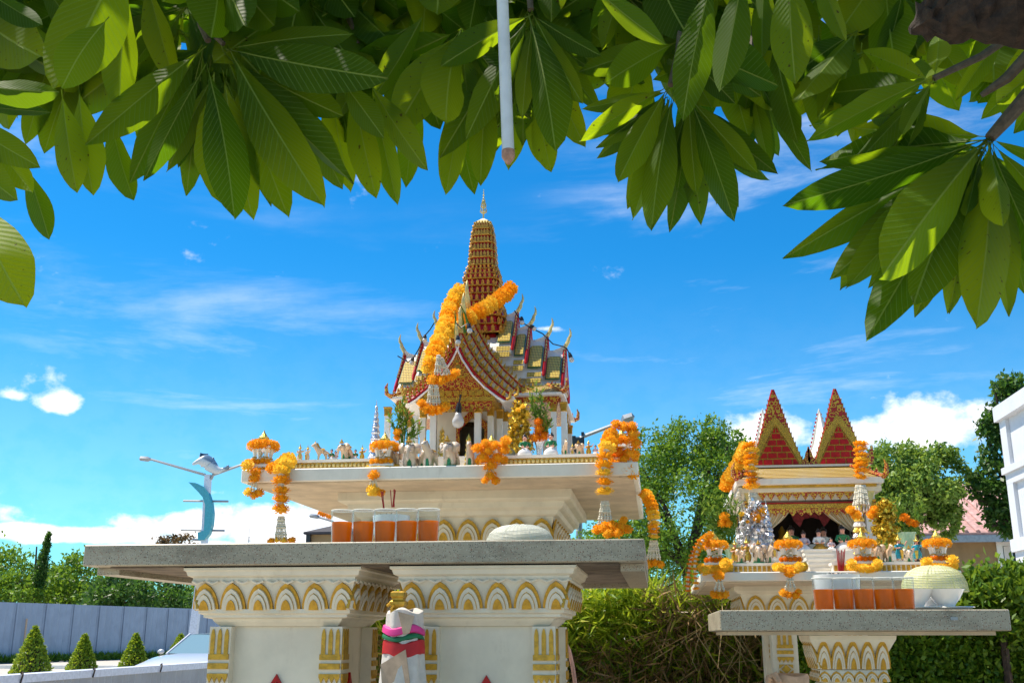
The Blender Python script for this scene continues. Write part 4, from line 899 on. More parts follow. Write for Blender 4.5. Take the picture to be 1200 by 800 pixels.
def beads(mb, a, b, r=.006, n=None, sag=0):
    a, b = Vector(a), Vector(b); n = n or max(2, int((b - a).length / (r * 1.7)))
    for i in range(n + 1):
        u = i / n; p = a.lerp(b, u) - Vector((0, 0, sag * 4 * u * (1 - u))); rr = r * (1 + .25 * math.sin(i * 2.1)); mb.ball(p, (rr, rr, rr * 1.1), 6, 4)
def tassel(parent, p, q, Y, r=.0065, strands=3, spread=.014):
    mb = MB()
    for k in range(strands):
        o_ = Vector(((k - (strands - 1) / 2) * spread * 2 / max(1, strands - 1), -.004 * (k % 2), 0)); beads(mb, Vector(p) + o_ * .4, Vector(q) + o_, r)
    return mb.build('jasmine_strand', 'jasmine', parent, 'all')
def resample(pts, step):
    pts = [Vector(p) for p in pts]; out = [pts[0]]; acc = 0
    for a, b in zip(pts, pts[1:]):
        l_ = (b - a).length; u = step - acc
        while u <= l_: out.append(a.lerp(b, u / l_)); u += step
        acc = (acc + l_) % step if l_ else acc
    return out
def garland(label, path, rpx, m_='orange', bottoms=(), tas=None, mats=None, group='marigold garlands', step=.30, fl=.50, cat='garland'):
    """path: [(px, py, Y)] of the string of flowers; bottoms: loose flower heads [(px, py, Y, rpx, m)]; tas: [(p, q)] in px"""
    pts = [P(*q) for q in path]; r_ = rpx * mpp(*path[0]); t = thing('marigold_garland', label, cat, tuple(pts[0]), group)
    rs = resample(pts, r_ * 2 * step)
    MB().tube(rs if len(rs) > 2 else pts, r_ * .3, 6).build('string', 'jasmine', t)
    for i, p in enumerate(rs):
        a = rs[max(i - 1, 0)]; b = rs[min(i + 1, len(rs) - 1)]; d = (a - b)
        if d.length < 1e-5: d = Vector((0, 0, 1))
        jig = Vector([random.uniform(-.06, .06) * r_ for _ in range(3)])
        inst('marigold', random.choice(FL), t, p + jig, dirrot(d.normalized() + Vector([random.uniform(-.16, .16) for _ in range(3)]), random.random() * 6.28), (r_ * random.uniform(.90, 1.05), r_ * random.uniform(.90, 1.05), r_ * fl * 1.0), (random.choice(mats) if mats else m_))
    for (px, py, Y, rp, mm) in bottoms: flower(t, P(px, py, Y), rp * mpp(px, py, Y), mm)
    for a, b in (tas or []): tassel(t, P(*a), P(*b), a[2])
    return t

def lantern_meshes():
    d = {}
    mb = MB(); mb.box(-.062, .062, -.062, .062, 0, .012); mb.box(-.05, .05, -.05, .05, .012, .024); d['base'] = mb.mesh('base', 'plain_white')
    mb = MB(); secs = []
    for r, z, w_ in ((.036, .024, .007), (.038, .045, .006), (.041, .070, .007), (.047, .092, .009)):
        secs.append([(r - w_, -w_, z), (r + w_, -w_, z), (r + w_, w_, z), (r - w_, w_, z)])
    mb.loft(secs); mb.k = 1; mb.box(.032, .050, -.0085, .0085, .046, .052); d['post'] = mb.mesh('post', ['plain_white', 'gold'])
    mb = MB(); mb.sq(0, 0, [(.050, .092), (.053, .100), (.046, .106), (.034, .114), (.036, .120), (.026, .124), (.018, .134)]); d['roof'] = mb.mesh('roof', 'plain_white')
    mb = MB(); mb.lathe(0, 0, [(.020, .134), (.026, .140), (.026, .148), (.018, .154), (.012, .164), (.004, .176), (.001, .186)], 12); d['finial'] = mb.mesh('finial', 'gold2')
    mb = MB()
    for i in range(9): a = i * .7; mb.ball((.012 * math.cos(a * 2.2), .012 * math.sin(a * 2.2), .028 + i * .006), .009, 6, 4)
    d['jasmine_bunch'] = mb.mesh('jasmine_bunch', 'jasmine', smooth='all'); return d
LM = lantern_meshes()
def lantern(px, py, Y, hpx, label, top='orange', ring='yellow', mat_='deep', drop=None, bottom=None, topn=11, ringr=.072, heap=False, group='small pavilion offerings hung with marigolds', zbase=None, rb=.030):
    """py = foot of the little pavilion; hpx = height in photo pixels"""
    p = P(px, py, Y); s_ = hpx * mpp(px, py, Y) / .186
    if zbase is not None: p = Vector((p.x, p.y, zbase))
    t = thing('flower_pavilion', label, 'offering', tuple(p), group)
    inst('base', LM['base'], t, p, None, s_)
    for k in range(4): inst('post', LM['post'], t, p, Matrix.Rotation(R(45 + 90 * k), 3, 'Z'), s_)
    rf = inst('roof', LM['roof'], t, p, None, s_); inst('finial', LM['finial'], rf, p, None, 1); inst('jasmine_bunch', LM['jasmine_bunch'], t, p, None, s_)
    rr = .031 * s_
    for k in range(topn):
        a = 2 * math.pi * k / topn; flower(t, p + Vector((.058 * math.cos(a), .058 * math.sin(a), .110)) * s_, rr, top, (math.cos(a), math.sin(a), .5))
    for k in range(5): flower(t, p + Vector((.03 * (k - 2) * .8, -.058, .026 + .003 * (k % 2))) * s_, .017 * s_, mat_, (0, -1, .4))
    for k in range(13):
        a = R(180 + 180 * (k + .5) / 13) if not heap else 2 * math.pi * k / 13
        flower(t, p + Vector((ringr * 1.08 * math.cos(a), ringr * math.sin(a) - .004, -.006 - .020 * max(0, -math.sin(a)) + (.045 * abs(math.cos(a)) ** 3 if heap else 0))) * s_, rb * s_, ring, (math.cos(a), math.sin(a), .3))
    if drop:
        for (a, b, c, m_) in drop: flower(t, P(a, b, Y - .10), c * mpp(a, b, Y), m_)
    if bottom:
        (a1, b1), (a2, b2), fl_ = bottom
        tassel(t, P(a1, b1, Y - .10), P(a2, b2, Y - .10), Y, .0055, 3, .02)
        for (a, b, c, m_) in fl_: flower(t, P(a, b, Y - .10), c * mpp(a, b, Y), m_)
    return t
# ================================================================== the large shrine
CX, CY = -.968, 6.05
t = SH = thing('spirit_house', 'large white spirit house with a gilded red tower and tiered yellow-tiled wings', 'shrine', (CX, 5.87, 0))
SX0, SX1, SY0, SY1 = -1.972, -.060, 4.90, 6.85
mb = MB(); n_ = 4
bevel(MB().box(SX0, SX1, SY0, SY1, 2.108, 2.170).build('platform_slab', 'white', t), .004)
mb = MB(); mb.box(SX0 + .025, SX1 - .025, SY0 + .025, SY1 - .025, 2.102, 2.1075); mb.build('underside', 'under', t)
bc = (-1.0, 5.88); cr = MB().sq(bc[0], bc[1], [(.60, 2.1015), (.60, 2.06), (.59, 2.052), (.56, 2.045), (.555, 2.02), (.545, 2.012), (.53, 2.005), (.52, 1.985), (.50, 1.975), (.475, 1.85), (.485, 1.845), (.485, 1.82), (.44, 1.80), (.27, 1.79), (.26, 1.2), (.26, .5), (.34, .4), (.45, .35), (.45, .005)]).build('pedestal', 'cream', t)
pl = petal_mesh(.062, .105, .022)
for k in range(8):
    x = -1.0 - .44 + k * .1257; inst('lotus_petal', pl, cr, (x, bc[1] - .488, 1.865), Matrix.Rotation(R(10), 3, 'X')); inst('lotus_petal', pl, cr, (-1.0 + .488, bc[1] - .44 + k * .1257, 1.865), Matrix.Rotation(R(90), 3, 'Z') @ Matrix.Rotation(R(10), 3, 'X'))
# ledge walls with gilt frieze
dot = MB().ball((0, 0, 0), (.010, .004, .0095), 6, 4).mesh('frieze_boss', 'gold')
for x0, x1 in ((SX0 + .07, P(466, 545, 5.06).x), (P(584, 545, 5.06).x, SX1 - .06)):
    mb = MB(); mb.box(x0, x1, 5.06, 5.16, 2.1705, 2.222); mb.box(x0 - .008, x1 + .008, 5.045, 5.17, 2.2225, 2.236); mb.box(x0, x1, 5.052, 5.0595, 2.171, 2.19)
    lw = mb.build('ledge_wall', 'white', t); bn = MB().box(x0 + .01, x1 - .01, 5.0575, 5.0595, 2.194, 2.221).build('frieze_band', 'goldpat', lw)
    k = 0; x = x0 + .02; fz = MB()
    while x < x1 - .01:
        fz.ball((x, 5.0535, 2.2065), (.0095, .006, .0105), 6, 4); x += .0215
    fz.build('frieze_bosses', 'palegold', lw, True, kind='stuff')
# plinth and steps
MB().box(-1.55, -.40, 5.50, 6.72, 2.1705, 2.235).build('plinth', 'white', t); MB().box(-1.50, -.45, 5.56, 6.66, 2.2355, 2.28).build('plinth', 'white', t); MB().box(-1.23, -.76, 5.34, 5.559, 2.236, 2.276).build('plinth', 'white', t)
MB().box(-1.25, -.74, 5.30, 5.4995, 2.1705, 2.2355).build('plinth', 'white', t)
for k in range(4): MB().box(-1.10, -.90, 5.295 - .03 * (4 - k), 5.299, 2.1705 + .026 * k, 2.1965 + .026 * k - .0005).build('step', 'white', t)

# columns
cm = MB(); cm.sq(0, 0, [(.021, 0), (.021, .012), (.0165, .02), (.015, .03), (.0145, .30)]); cm = cm.mesh('column', 'plain_white')
kp = MB(); kp.k = 0; kp.sq(0, 0, [(.0155, -.052), (.018, -.048), (.018, -.044), (.0165, -.040), (.019, -.010), (.022, -.004), (.022, 0)])
for a in (-.009, .0, .009): kp.exy([(a - .0035, -.040), (a + .0035, -.040), (a + .004, -.014), (a - .004, -.014)], -.0215, -.0175)
kpm = kp.mesh('capital', 'gold')
def column(x, y, z0, z1, w_=1.0, par=None):
    h = (z1 - z0) / .30; c = inst('column', cm, par or SH, (x, y, z0), None, (w_, w_, h)); k = bpy.data.objects.new('capital', kpm); C.objects.link(k); k.parent = c; k.location = (0, 0, .30); k.scale = (1, 1, 1 / h); return c
ZF, ZE = 2.28, 2.635
for px in (454, 471, 487, 649, 661): column(P(px, 500, 5.72).x, 5.72, ZF, ZE)
for x in (-1.41, -1.30, -1.19, -.76, -.64, -.49): column(x, 6.40, ZF, ZE)
for x in (-1.41, -.49): column(x, 6.06, ZF, ZE)
for px, Y in ((496, 5.50), (508, 5.41), (560, 5.41), (575, 5.50), (586, 5.58), (592, 5.66)): column(P(px, 500, Y).x, Y, 2.276 if Y < 5.55 else ZF, 2.575, 1.12 if Y < 5.45 else 1)
# cella with doorway
X0c, X1c = -1.20, -.73
mb = MB(); mb.box(X0c, -1.07, 5.76, 5.79, ZF, 2.80); mb.box(-.90, X1c, 5.76, 5.79, ZF, 2.80); mb.box(-1.07, -.90, 5.76, 5.79, 2.55, 2.80); mb.box(X0c, X0c + .03, 5.79, 6.34, ZF, 2.80); mb.box(X1c - .03, X1c, 5.79, 6.34, ZF, 2.80); mb.box(X0c, X1c, 6.34, 6.37, ZF, 2.80); mb.box(X0c + .03, X1c - .03, 5.79, 6.34, 2.78, 2.80)
mb.build('cella_wall', 'cream', t)
for x in (-.80, -.72): column(x, 5.745, ZF, 2.70, .9)
mb = MB(); mb.exy([(-1.075, 2.281), (-1.055, 2.281), (-1.055, 2.50), (-.985, 2.57), (-.915, 2.50), (-.915, 2.281), (-.895, 2.281), (-.895, 2.53), (-.985, 2.62), (-1.075, 2.53)], 5.745, 5.759); mb.build('door_frame', 'orn', t)
mb = MB(); mb.box(-1.04, -.93, 6.20, 6.33, ZF, 2.34); mb.build('altar', 'red', t)
mb = MB(); mb.lathe(-.985, 6.25, [(.03, 2.341), (.035, 2.36), (.02, 2.40), (.026, 2.43), (.016, 2.46), (.014, 2.48), (.016, 2.50), (.004, 2.53)], 10); mb.build('idol', 'gold', t, True)
# entablatures with pointed valance
def valance(x0, x1, y, zt, h, tooth, par, m_='orn', depth=.008, axis='x', name='valance'):
    n = max(2, round(abs(x1 - x0) / tooth)); w_ = (x1 - x0) / n; pl_ = [(x0, zt), (x0, zt - h * .45)]
    for i in range(n): pl_ += [(x0 + w_ * (i + .5), zt - h), (x0 + w_ * (i + 1), zt - h * .45)]
    pl_ += [(x1, zt)]; mb = MB(); (mb.exy if axis == 'x' else mb.exx)(pl_, y, y + depth); return mb.build(name, m_, par)
EX0, EX1, EY0, EY1 = -1.435, -.462, 5.655, 6.48
mb = MB(); mb.box(EX0 + .03, EX1 - .03, 5.70, 6.42, 2.636, 2.668); mb.build('entablature', 'orn', t)
valance(EX0 + .03, P(494, 470, 5.69).x, 5.690, 2.660, .05, .03, t); valance(P(640, 470, 5.69).x, EX1 - .03, 5.690, 2.660, .05, .03, t); valance(5.70, 6.42, EX1 - .028, 2.660, .05, .03, t, axis='y'); valance(5.70, 6.42, EX0 + .022, 2.660, .05, .03, t, axis='y')
# skirt roof: white soffit/fascia, tiled slope
mb = MB(); mb.box(EX0, EX1, EY0, EY1, 2.6685, 2.682); mb.build('eaves', 'white', t)
def frust(x0, x1, y0, y1, z0, x2, x3, y2, y3, z1): return [[(x0, y0, z0), (x1, y0, z0), (x1, y1, z0), (x0, y1, z0)], [(x2, y2, z1), (x3, y2, z1), (x3, y3, z1), (x2, y3, z1)]]
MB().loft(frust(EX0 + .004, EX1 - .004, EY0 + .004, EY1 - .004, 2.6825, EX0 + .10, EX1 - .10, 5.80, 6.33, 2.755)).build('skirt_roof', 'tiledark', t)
for sx, xe in ((-1, EX0), (1, EX1)):
    for sy, ye in ((-1, EY0), (1, EY1)):
        # upturned naga at each corner of the skirt roof, with a serrated ridge
        a = Vector((xe, ye, 2.684)); b = Vector((xe - sx * .10, 5.80 if sy < 0 else 6.33, 2.76))
        mb = MB(); mb.tube([b, a.lerp(b, .5) - Vector((0, 0, .008)), a, a + Vector((sx * .018, sy * .012, .012)), a + Vector((sx * .022, sy * .014, .05)), a + Vector((sx * .014, sy * .01, .075))], [.012, .012, .014, .013, .009, .002], 6)
        for u in (.25, .45, .65, .85): c = b.lerp(a, u) + Vector((0, 0, .012)); mb.loft([[(c.x - .008, c.y - .006, c.z), (c.x + .008, c.y - .006, c.z), (c.x + .008, c.y + .006, c.z), (c.x - .008, c.y + .006, c.z)], [(c.x + sx * .006, c.y, c.z + .022)] * 4], False)
        mb.build('naga_finial', 'orn', t)
# horns
def horn(mb, x, y, z, sx, sy, s_=1.0):
    """chofa: swan-necked finial"""
    P_ = [(0, -.012), (.012, .008), (.022, .026), (.024, .042), (.034, .058), (.038, .078), (.034, .098), (.031, .110)]
    mb.tube([(x + sx * a * s_, y + sy * a * s_, z + b * s_) for a, b in P_], [.014 * s_, .013 * s_, .013 * s_, .010 * s_, .009 * s_, .007 * s_, .004 * s_, .001], 7)
    mb.tube([(x + sx * .030 * s_, y + sy * .030 * s_, z + .052 * s_), (x + sx * .046 * s_, y + sy * .046 * s_, z + .060 * s_)], [.005 * s_, .001], 5)
# wing roofs, three visible tiers each side
RY = CY; FB = .205
tiers = []
for k, (px, py) in enumerate(((662, 410), (641, 397.5), (621, 384), (606, 369))):
    q = P(px, py, RY); tiers.append((q.x - CX, q.z))
for k, (h, zr) in enumerate(tiers):
    zb = zr - .245 - .0 * k; wing = MB(); hb = h
    # white roof body
    wing.exx([(RY - FB, zb), (RY + FB, zb), (RY + .10, zb + .115), (RY + .035, zb + .20), (RY, zr), (RY - .035, zb + .20), (RY - .10, zb + .115)], CX - h, CX + h)
    wing.exx([(RY - FB - .03, zb - .045), (RY + FB + .03, zb - .045), (RY + FB + .005, zb - .002), (RY - FB - .005, zb - .002)], CX - h + .01, CX + h - .01)
    for sx in (-1, 1): wing.exy([(CX + sx * (h - .07), zr - .004), (CX + sx * (h - .03), zr + .010), (CX + sx * h, zr + .032), (CX + sx * h, zr - .05), (CX + sx * (h - .07), zr - .05)], RY - .012, RY + .012)
    wo = wing.build('wing_roof', 'white', t)
    nxt = tiers[k + 1][0] if k < 3 else .10
    for sx in (-1, 1):
        xa, xb = (CX + nxt + .007, CX + h - .014) if sx > 0 else (CX - h + .014, CX - nxt - .007)
        if xb - xa < .02: continue
        def seg(t0, t1, z_off, y0, z0, y1, z1, nm, m_, th, xa_, xb_, cut=.0):
            a = Vector((0, y0 + (y1 - y0) * t0, z0 + (z1 - z0) * t0)); b = Vector((0, y0 + (y1 - y0) * t1, z0 + (z1 - z0) * t1)); nrm = Vector((0, -(z1 - z0), (y1 - y0))).normalized()
            if nrm.y > 0: nrm = -nrm
            c = cut; pts = [(xa_ + c, a), (xb_ - c, a), (xb_, a.lerp(b, min(.4, c * 6))), (xb_, b), (xa_, b), (xa_, a.lerp(b, min(.4, c * 6)))]
            bot = [Vector((x_, q.y, q.z)) + nrm * z_off for x_, q in pts]; top = [q + nrm * th for q in bot]; n_ = len(pts)
            mb = MB(); mb.add(bot + top, [tuple(range(n_)), tuple(reversed(range(n_, 2 * n_)))] + [(i, i + n_, (i + 1) % n_ + n_, (i + 1) % n_) for i in range(n_)]); return mb.build(nm, m_, wo)
        # steep lower facet and upper facet share one glazed panel
        y0, z0, y1, z1 = RY - .040, zb + .185, RY - FB + .006, zb + .012
        # body facet between (RY-.035, zb+.2) and (RY-.10, zb+.115) bulges in, so lay panel proud of the chord
        seg(0, 1, .010, y0, z0, y1, z1, 'green_border', 'green', .004, xa, xb, .014); seg(.03, .97, .0145, y0, z0, y1, z1, 'tile_panel', 'tile', .004, xa + .0045, xb - .0045, .012)
        seg(.12, .88, .001, RY - FB - .005, zb - .004, RY - FB - .03, zb - .043, 'tile_panel', 'tile', .003, xa, xb); seg(0, 1, .0, RY - FB - .032, zb - .048, RY - FB - .05, zb - .080, 'tile_panel', 'tile', .004, xa, xb)
        # barge boards, red with gilt teeth
        xg = CX + sx * h; bb = MB(); 
        for sy in (-1, 1):
            pts = [Vector((xg, RY, zr + .012)), Vector((xg, RY + sy * .035, zb + .205)), Vector((xg, RY + sy * .10, zb + .122)), Vector((xg, RY + sy * FB, zb + .004)), Vector((xg, RY + sy * (FB + .02), zb - .03))]
            bb.k = 0; bb.tube(pts, [.011, .011, .011, .011, .008], 4); bb.k = 1
            for u in range(9):
                q = resample(pts, .031)[min(u, len(resample(pts, .031)) - 1)] + Vector((sx * .002, sy * .006, .008)); bb.loft([[(q.x - .006, q.y - .007, q.z), (q.x + .006, q.y - .007, q.z), (q.x + .006, q.y + .007, q.z), (q.x - .006, q.y + .007, q.z)], [(q.x, q.y + sy * .006, q.z + .018)] * 4], False)
        bb.build('barge_board', ['red', 'palegold'], wo)
        mb = MB(); horn(mb, xg, RY, zr + .03, sx, 0, .95); mb.build('horn_finial', 'palegold', wo, True)
        mb = MB(); mb.exx([(RY - FB + .02, zb + .002), (RY + FB - .02, zb + .002), (RY, zr - .03)], xg + sx * .0005, xg + sx * .006); mb.build('gable_panel', 'orn', wo)
# porch
PX = -1.0
for k, (y0, y1, hw, za, zb) in enumerate(((5.36, 5.46, .215, 2.885, 2.60), (5.46, 5.56, .238, 2.985, 2.64), (5.56, 5.67, .262, 3.085, 2.68), (5.67, 5.88, .285, 3.185, 2.72))):
    prof = [(0, za), (hw * .16, za - (za - zb) * .26), (hw * .42, za - (za - zb) * .56), (hw * .72, za - (za - zb) * .80), (hw * 1.05, zb)]
    pl_ = [(PX - a, b) for a, b in reversed(prof[1:])] + [(PX + a, b) for a, b in prof]
    po = MB(); po.exy(pl_, y0, y1 + .05); po = po.build('porch_roof', 'white', t)
    for sx in (-1, 1):
        lat = MB(); pan = MB()
        for i in range(4):
            (a0, b0), (a1, b1) = prof[i], prof[i + 1]
            A0 = Vector((PX + sx * a0, 0, b0)); A1 = Vector((PX + sx * a1, 0, b1)); nrm = Vector((sx * (b0 - b1), 0, (a1 - a0))).normalized() * .004
            for f0, f1 in ((0, .35), (.55, .95)):
                for ya in (y0 + .02, (y0 + y1) / 2 + .01):
                    q0 = A0.lerp(A1, f0 if i else .3); q1 = A0.lerp(A1, f1); yb = ya + (y1 - y0) / 2 - .022
                    if (q1 - q0).length < .008: continue
                    lat.slab4((q0.x + nrm.x, ya + (yb - ya) * .2, q0.z + nrm.z), (q0.x + nrm.x, yb, q0.z + nrm.z), (q1.x + nrm.x, yb - (yb - ya) * .1, q1.z + nrm.z), (q1.x + nrm.x, ya, q1.z + nrm.z), .006 * (-1 if sx > 0 else 1))
            for ya in (y0 + .004, (y0 + y1) / 2 - .002, y1 - .006): lat.tube([A0 + nrm * 1.5 + Vector((0, ya, 0)), A1 + nrm * 1.5 + Vector((0, ya, 0))], .006, 4)
        lat.build('gilt_tile_edging', 'gold', po)
        # gilt comb + pink edge along the front of each gable
        bb = MB(); pts = [Vector((PX + sx * a, y0 - .010, b + .004)) for a, b in prof] + [Vector((PX + sx * hw * 1.22, y0 - .010, zb - .018))]
        bb.k = 0; bb.tube(pts, .008 if k == 0 else .0045, 4); bb.k = 2
        if k == 0: bb.tube([q + Vector((-sx * .008, -.004, -.013)) for q in pts], .006, 4)
        bb.k = 1
        for q in (resample(pts, .042)[1:] if k else []): bb.tube([q, q + Vector((-sx * .034, .004, -.042))], .0055, 4)
        if k: bb.tube([q + Vector((-sx * .020, .004, -.026)) for q in pts[:-1]], .005, 4)
        for q in resample(pts, .030)[1:]: q = q + Vector((sx * .006, 0, .008)); bb.loft([[(q.x - .008, q.y - .006, q.z), (q.x + .008, q.y - .006, q.z), (q.x + .008, q.y + .006, q.z), (q.x - .008, q.y + .006, q.z)], [(q.x + sx * .010, q.y - .004, q.z + .026)] * 4], False)
        e = pts[-1]; bb.tube([e, e + Vector((sx * .018, 0, .006)), e + Vector((sx * .024, 0, .034)), e + Vector((sx * .018, 0, .052))], [.010, .009, .006, .001], 6); bb.build('barge_board', ['red', 'gold', 'bowl'], po)
    mb = MB(); horn(mb, PX, y0 - .01, za + .01, 0, -1, 1.0 + .1 * k); mb.build('horn_finial', 'palegold', po, True)
mb = MB(); mb.exy([(PX - .175, 2.650), (PX + .175, 2.650), (PX + .085, 2.725), (PX + .03, 2.80), (PX, 2.85), (PX - .03, 2.80), (PX - .085, 2.725)], 5.345, 5.3595); mb.build('tympanum', 'orn', t)
mb = MB(); mb.ball((PX, 5.345, 2.745), (.022, .010, .032), 8, 6); mb.ball((PX, 5.342, 2.785), (.009, .008, .012), 8, 5); mb.exy([(PX - .05, 2.70), (PX + .05, 2.70), (PX + .04, 2.712), (PX - .04, 2.712)], 5.335, 5.3445); mb.build('tympanum_figure', 'gold', t, True)
bd = MB().box(PX - .19, PX + .19, 5.352, 5.60, 2.600, 2.649).build('porch_beam', 'ornfine', t)
mb = MB()
for i in range(9): x = PX - .16 + i * .04; mb.box(x - .014, x + .014, 5.345, 5.3515, 2.606, 2.634)
mb.build('beam_coffers', 'gold', bd)
MB().box(PX - .20, PX + .20, 5.348, 5.62, 2.576, 2.5995).build('porch_beam', 'goldpat', t)
valance(PX - .185, PX + .185, 5.356, 2.5755, .055, .036, t, 'orn')
MB().box(-.775, -.700, 5.36, 5.80, 2.580, 2.600).build('porch_eaves', 'white', t); MB().box(-1.30, -1.225, 5.36, 5.80, 2.580, 2.600).build('porch_eaves', 'white', t)
valance(5.40, 5.80, -.706, 2.5795, .045, .03, t, 'orn', axis='y')

# tower
def zc(py): return P(566, py, CY).z
TXc = P(566, 330, CY).x
def ledge(mb, h, z, t_=.008): mb.redent(TXc, CY, [(h, z), (h + .006, z + t_ * .4), (h + .006, z + t_ * .7), (h, z + t_)])
def teeth(mb, h, z, hh, w_, n, lean=.006, k=.28):
    """upright gilt niches round a redented square"""
    for r in range(4):
        c, d = [(1, 0), (0, 1), (-1, 0), (0, -1)][r]
        for i in range(n):
            x = -h * .94 + (i + .5) * 2 * h * .94 / n; ax = abs(x) / h; y = -h if ax < 1 - k else (-h * (1 - k / 2) if ax < 1 - k / 2 else -h * (1 - k))
            q = [(x - w_, y - .002, z), (x + w_, y - .002, z), (x + w_ * .9, y - lean, z + hh * .65), (x, y - lean, z + hh), (x - w_ * .9, y - lean, z + hh * .65)]
            b = [(x_, y_ + .007, z_) for x_, y_, z_ in q]; pts = [(TXc + x_ * c - y_ * d, CY + x_ * d + y_ * c, z_) for x_, y_, z_ in q + b]
            mb.add(pts, [(0, 1, 2, 3, 4), (9, 8, 7, 6, 5)] + [(i_, (i_ + 1) % 5, (i_ + 1) % 5 + 5, i_ + 5) for i_ in range(5)])
rows = [(455, .185, .180, 5), (440, .178, .172, 5), (426, .170, .165, 5), (412, .160, .155, 5), (399, .175, .160, 7), (388, .155, .150, 7), (378, .150, .140, 7), (368, .132, .124, 7), (359, .118, .112, 6), (350, .110, .106, 6), (341, .108, .110, 6), (333, .112, .116, 7), (327, .105, .100, 7), (321, .094, .088, 7)]
for i, (py, h0, h1, n) in enumerate(rows):
    z0 = zc(py); z1 = zc(rows[i + 1][0]) if i + 1 < len(rows) else zc(315.5)
    mb = MB(); mb.k = 0; mb.redent(TXc, CY, [(h0 * .93, z0), (h1 * .90, z1)]); mb.k = 1; ledge(mb, h0 * .97, z0, .009); teeth(mb, h0 * .95, z0 + .008, (z1 - z0) * .74, h0 / n * .46, n, .010); mb.build('tower_tier', ['red', 'towergold'], t)
ys = [315.5, 306.5, 297.5, 288.7, 280, 272, 265]; hs_ = [.086, .083, .080, .076, .070, .062, .052]
for i in range(6):
    z0, z1 = zc(ys[i]), zc(ys[i + 1]); mb = MB(); mb.k = 0; mb.redent(TXc, CY, [(hs_[i] * .91, z0), (hs_[i + 1] * .91, z1)], .34); mb.k = 1; mb.redent(TXc, CY, [(hs_[i] + .002, z0 - .001), (hs_[i] + .004, z0 + .005), (hs_[i], z0 + .008)], .34); teeth(mb, hs_[i] * .955, z0 + .007, (z1 - z0) * .72, .0078, 7, .004, .34); mb.build('tower_tier', ['red', 'towergold'], t)
mb = MB(); mb.k = 1; mb.redent(TXc, CY, [(.050, zc(265)), (.052, zc(264.2)), (.044, zc(261.6)), (.034, zc(260))], .34); mb.k = 0; mb.redent(TXc, CY, [(.0335, zc(260)), (.022, zc(258.3)), (.008, zc(256.6))], .34); mb.build('tower_cap', ['white', 'palegold'], t)
mb = MB()
for r in range(4):
    c, d = [(1, 0), (0, 1), (-1, 0), (0, -1)][r]
    for x in (-.035, -.018, 0, .018, .035): mb.ball((TXc + x * c + .050 * d, CY + x * d - .050 * c, zc(264) + .003), (.006, .006, .008), 6, 4)
mb.build('cap_beading', 'gold', t)
fx, zt0 = TXc, zc(257)
mb = MB(); mb.tube([(fx, CY, zt0 - .01), (fx, CY, zc(222))], [.005, .002], 6)
for py, r in ((253, .006), (250, .009), (247, .007), (243.5, .0095), (240, .007), (236, .008), (232.5, .006), (229, .006), (226, .004)): mb.ball((fx, CY, zc(py)), (r, r, r * 1.2), 8, 5)
for k in range(8):
    a = k * math.pi / 4
    for z0, r, hh in ((zc(250), .020, .035), (zc(244), .016, .035), (zc(240), .010, .035)):
        mb.tube([(fx, CY, z0), (fx + r * math.cos(a), CY + r * math.sin(a), z0 + .008), (fx + r * .9 * math.cos(a), CY + r * .9 * math.sin(a), z0 + hh)], [.003, .003, .001], 4)
mb.build('spire_finial', 'palegold', t, True)

# lamp strings on the shrine roof
def lampstring(label, pts, lamps, Y=5.75):
    t = thing('light_string', label, 'light string', tuple(P(*pts[0], Y)), 'strings of lamps on the shrine roof')
    MB().tube([P(a, b, Y) for a, b in pts], .0035, 5).build('cable', 'black', t)
    for (a, b, dx, dy) in lamps:
        p = P(a, b, Y - .01); q = P(a + dx, b + dy, Y - .01); r = P(a + dx * 1.9, b + dy * 1.9, Y - .01)
        so_ = MB().tube([p, p.lerp(q, .5), q], [.006, .011, .012], 8).build('socket', 'black', t)
        MB().tube([q, q.lerp(r, .35), q.lerp(r, .8), r], [.010, .015, .013, .003], 8).build('bulb', 'bulb', so_, True)
lampstring('black cable with bulbs looped over the horn finials of the right wing', [(603, 364), (612, 378), (624, 385), (636, 391), (648, 403), (660, 406), (664, 408), (667, 414)], [(611, 371, .6, 5), (622, 381, 3, 3), (667, 413, 2, 6)])
lampstring('black cable with bulbs between the horn finials of the left wing', [(509, 378), (504, 386), (498, 393), (490, 410), (484, 420), (478, 424), (466, 417)], [(498, 392, -.3, 4.5), (512, 381, 3, -2), (484, 418, -1, 5)], 5.8)
lampstring('two bulbs in dark sockets hanging at the peak of the porch gable', [(534, 378), (540, 384), (548, 379), (556, 390)], [(536, 393, .5, 5.5), (549, 379, 1, 6)], 5.25)
t = thing('hanging_bulb', 'large frosted white bulb hanging in a black socket in the shrine doorway', 'light bulb', tuple(P(536, 476, 5.32)))
Y = 5.32; MB().tube([P(540, 462, Y), P(538, 473, Y)], .004, 6).build('cord', 'black', t); MB().tube([P(538, 472, Y), P(537.5, 478, Y), P(537, 484, Y)], [.010, .016, .017], 10).build('socket', 'black', t, True)
a = P(537, 484, Y); z_ = a.z; MB().lathe(a.x, Y, [(.017, z_), (.018, z_ - .012), (.029, z_ - .032), (.032, z_ - .048), (.026, z_ - .066), (.010, z_ - .077), (.002, z_ - .079)], 16).build('bulb', 'bulb', t, 'all')
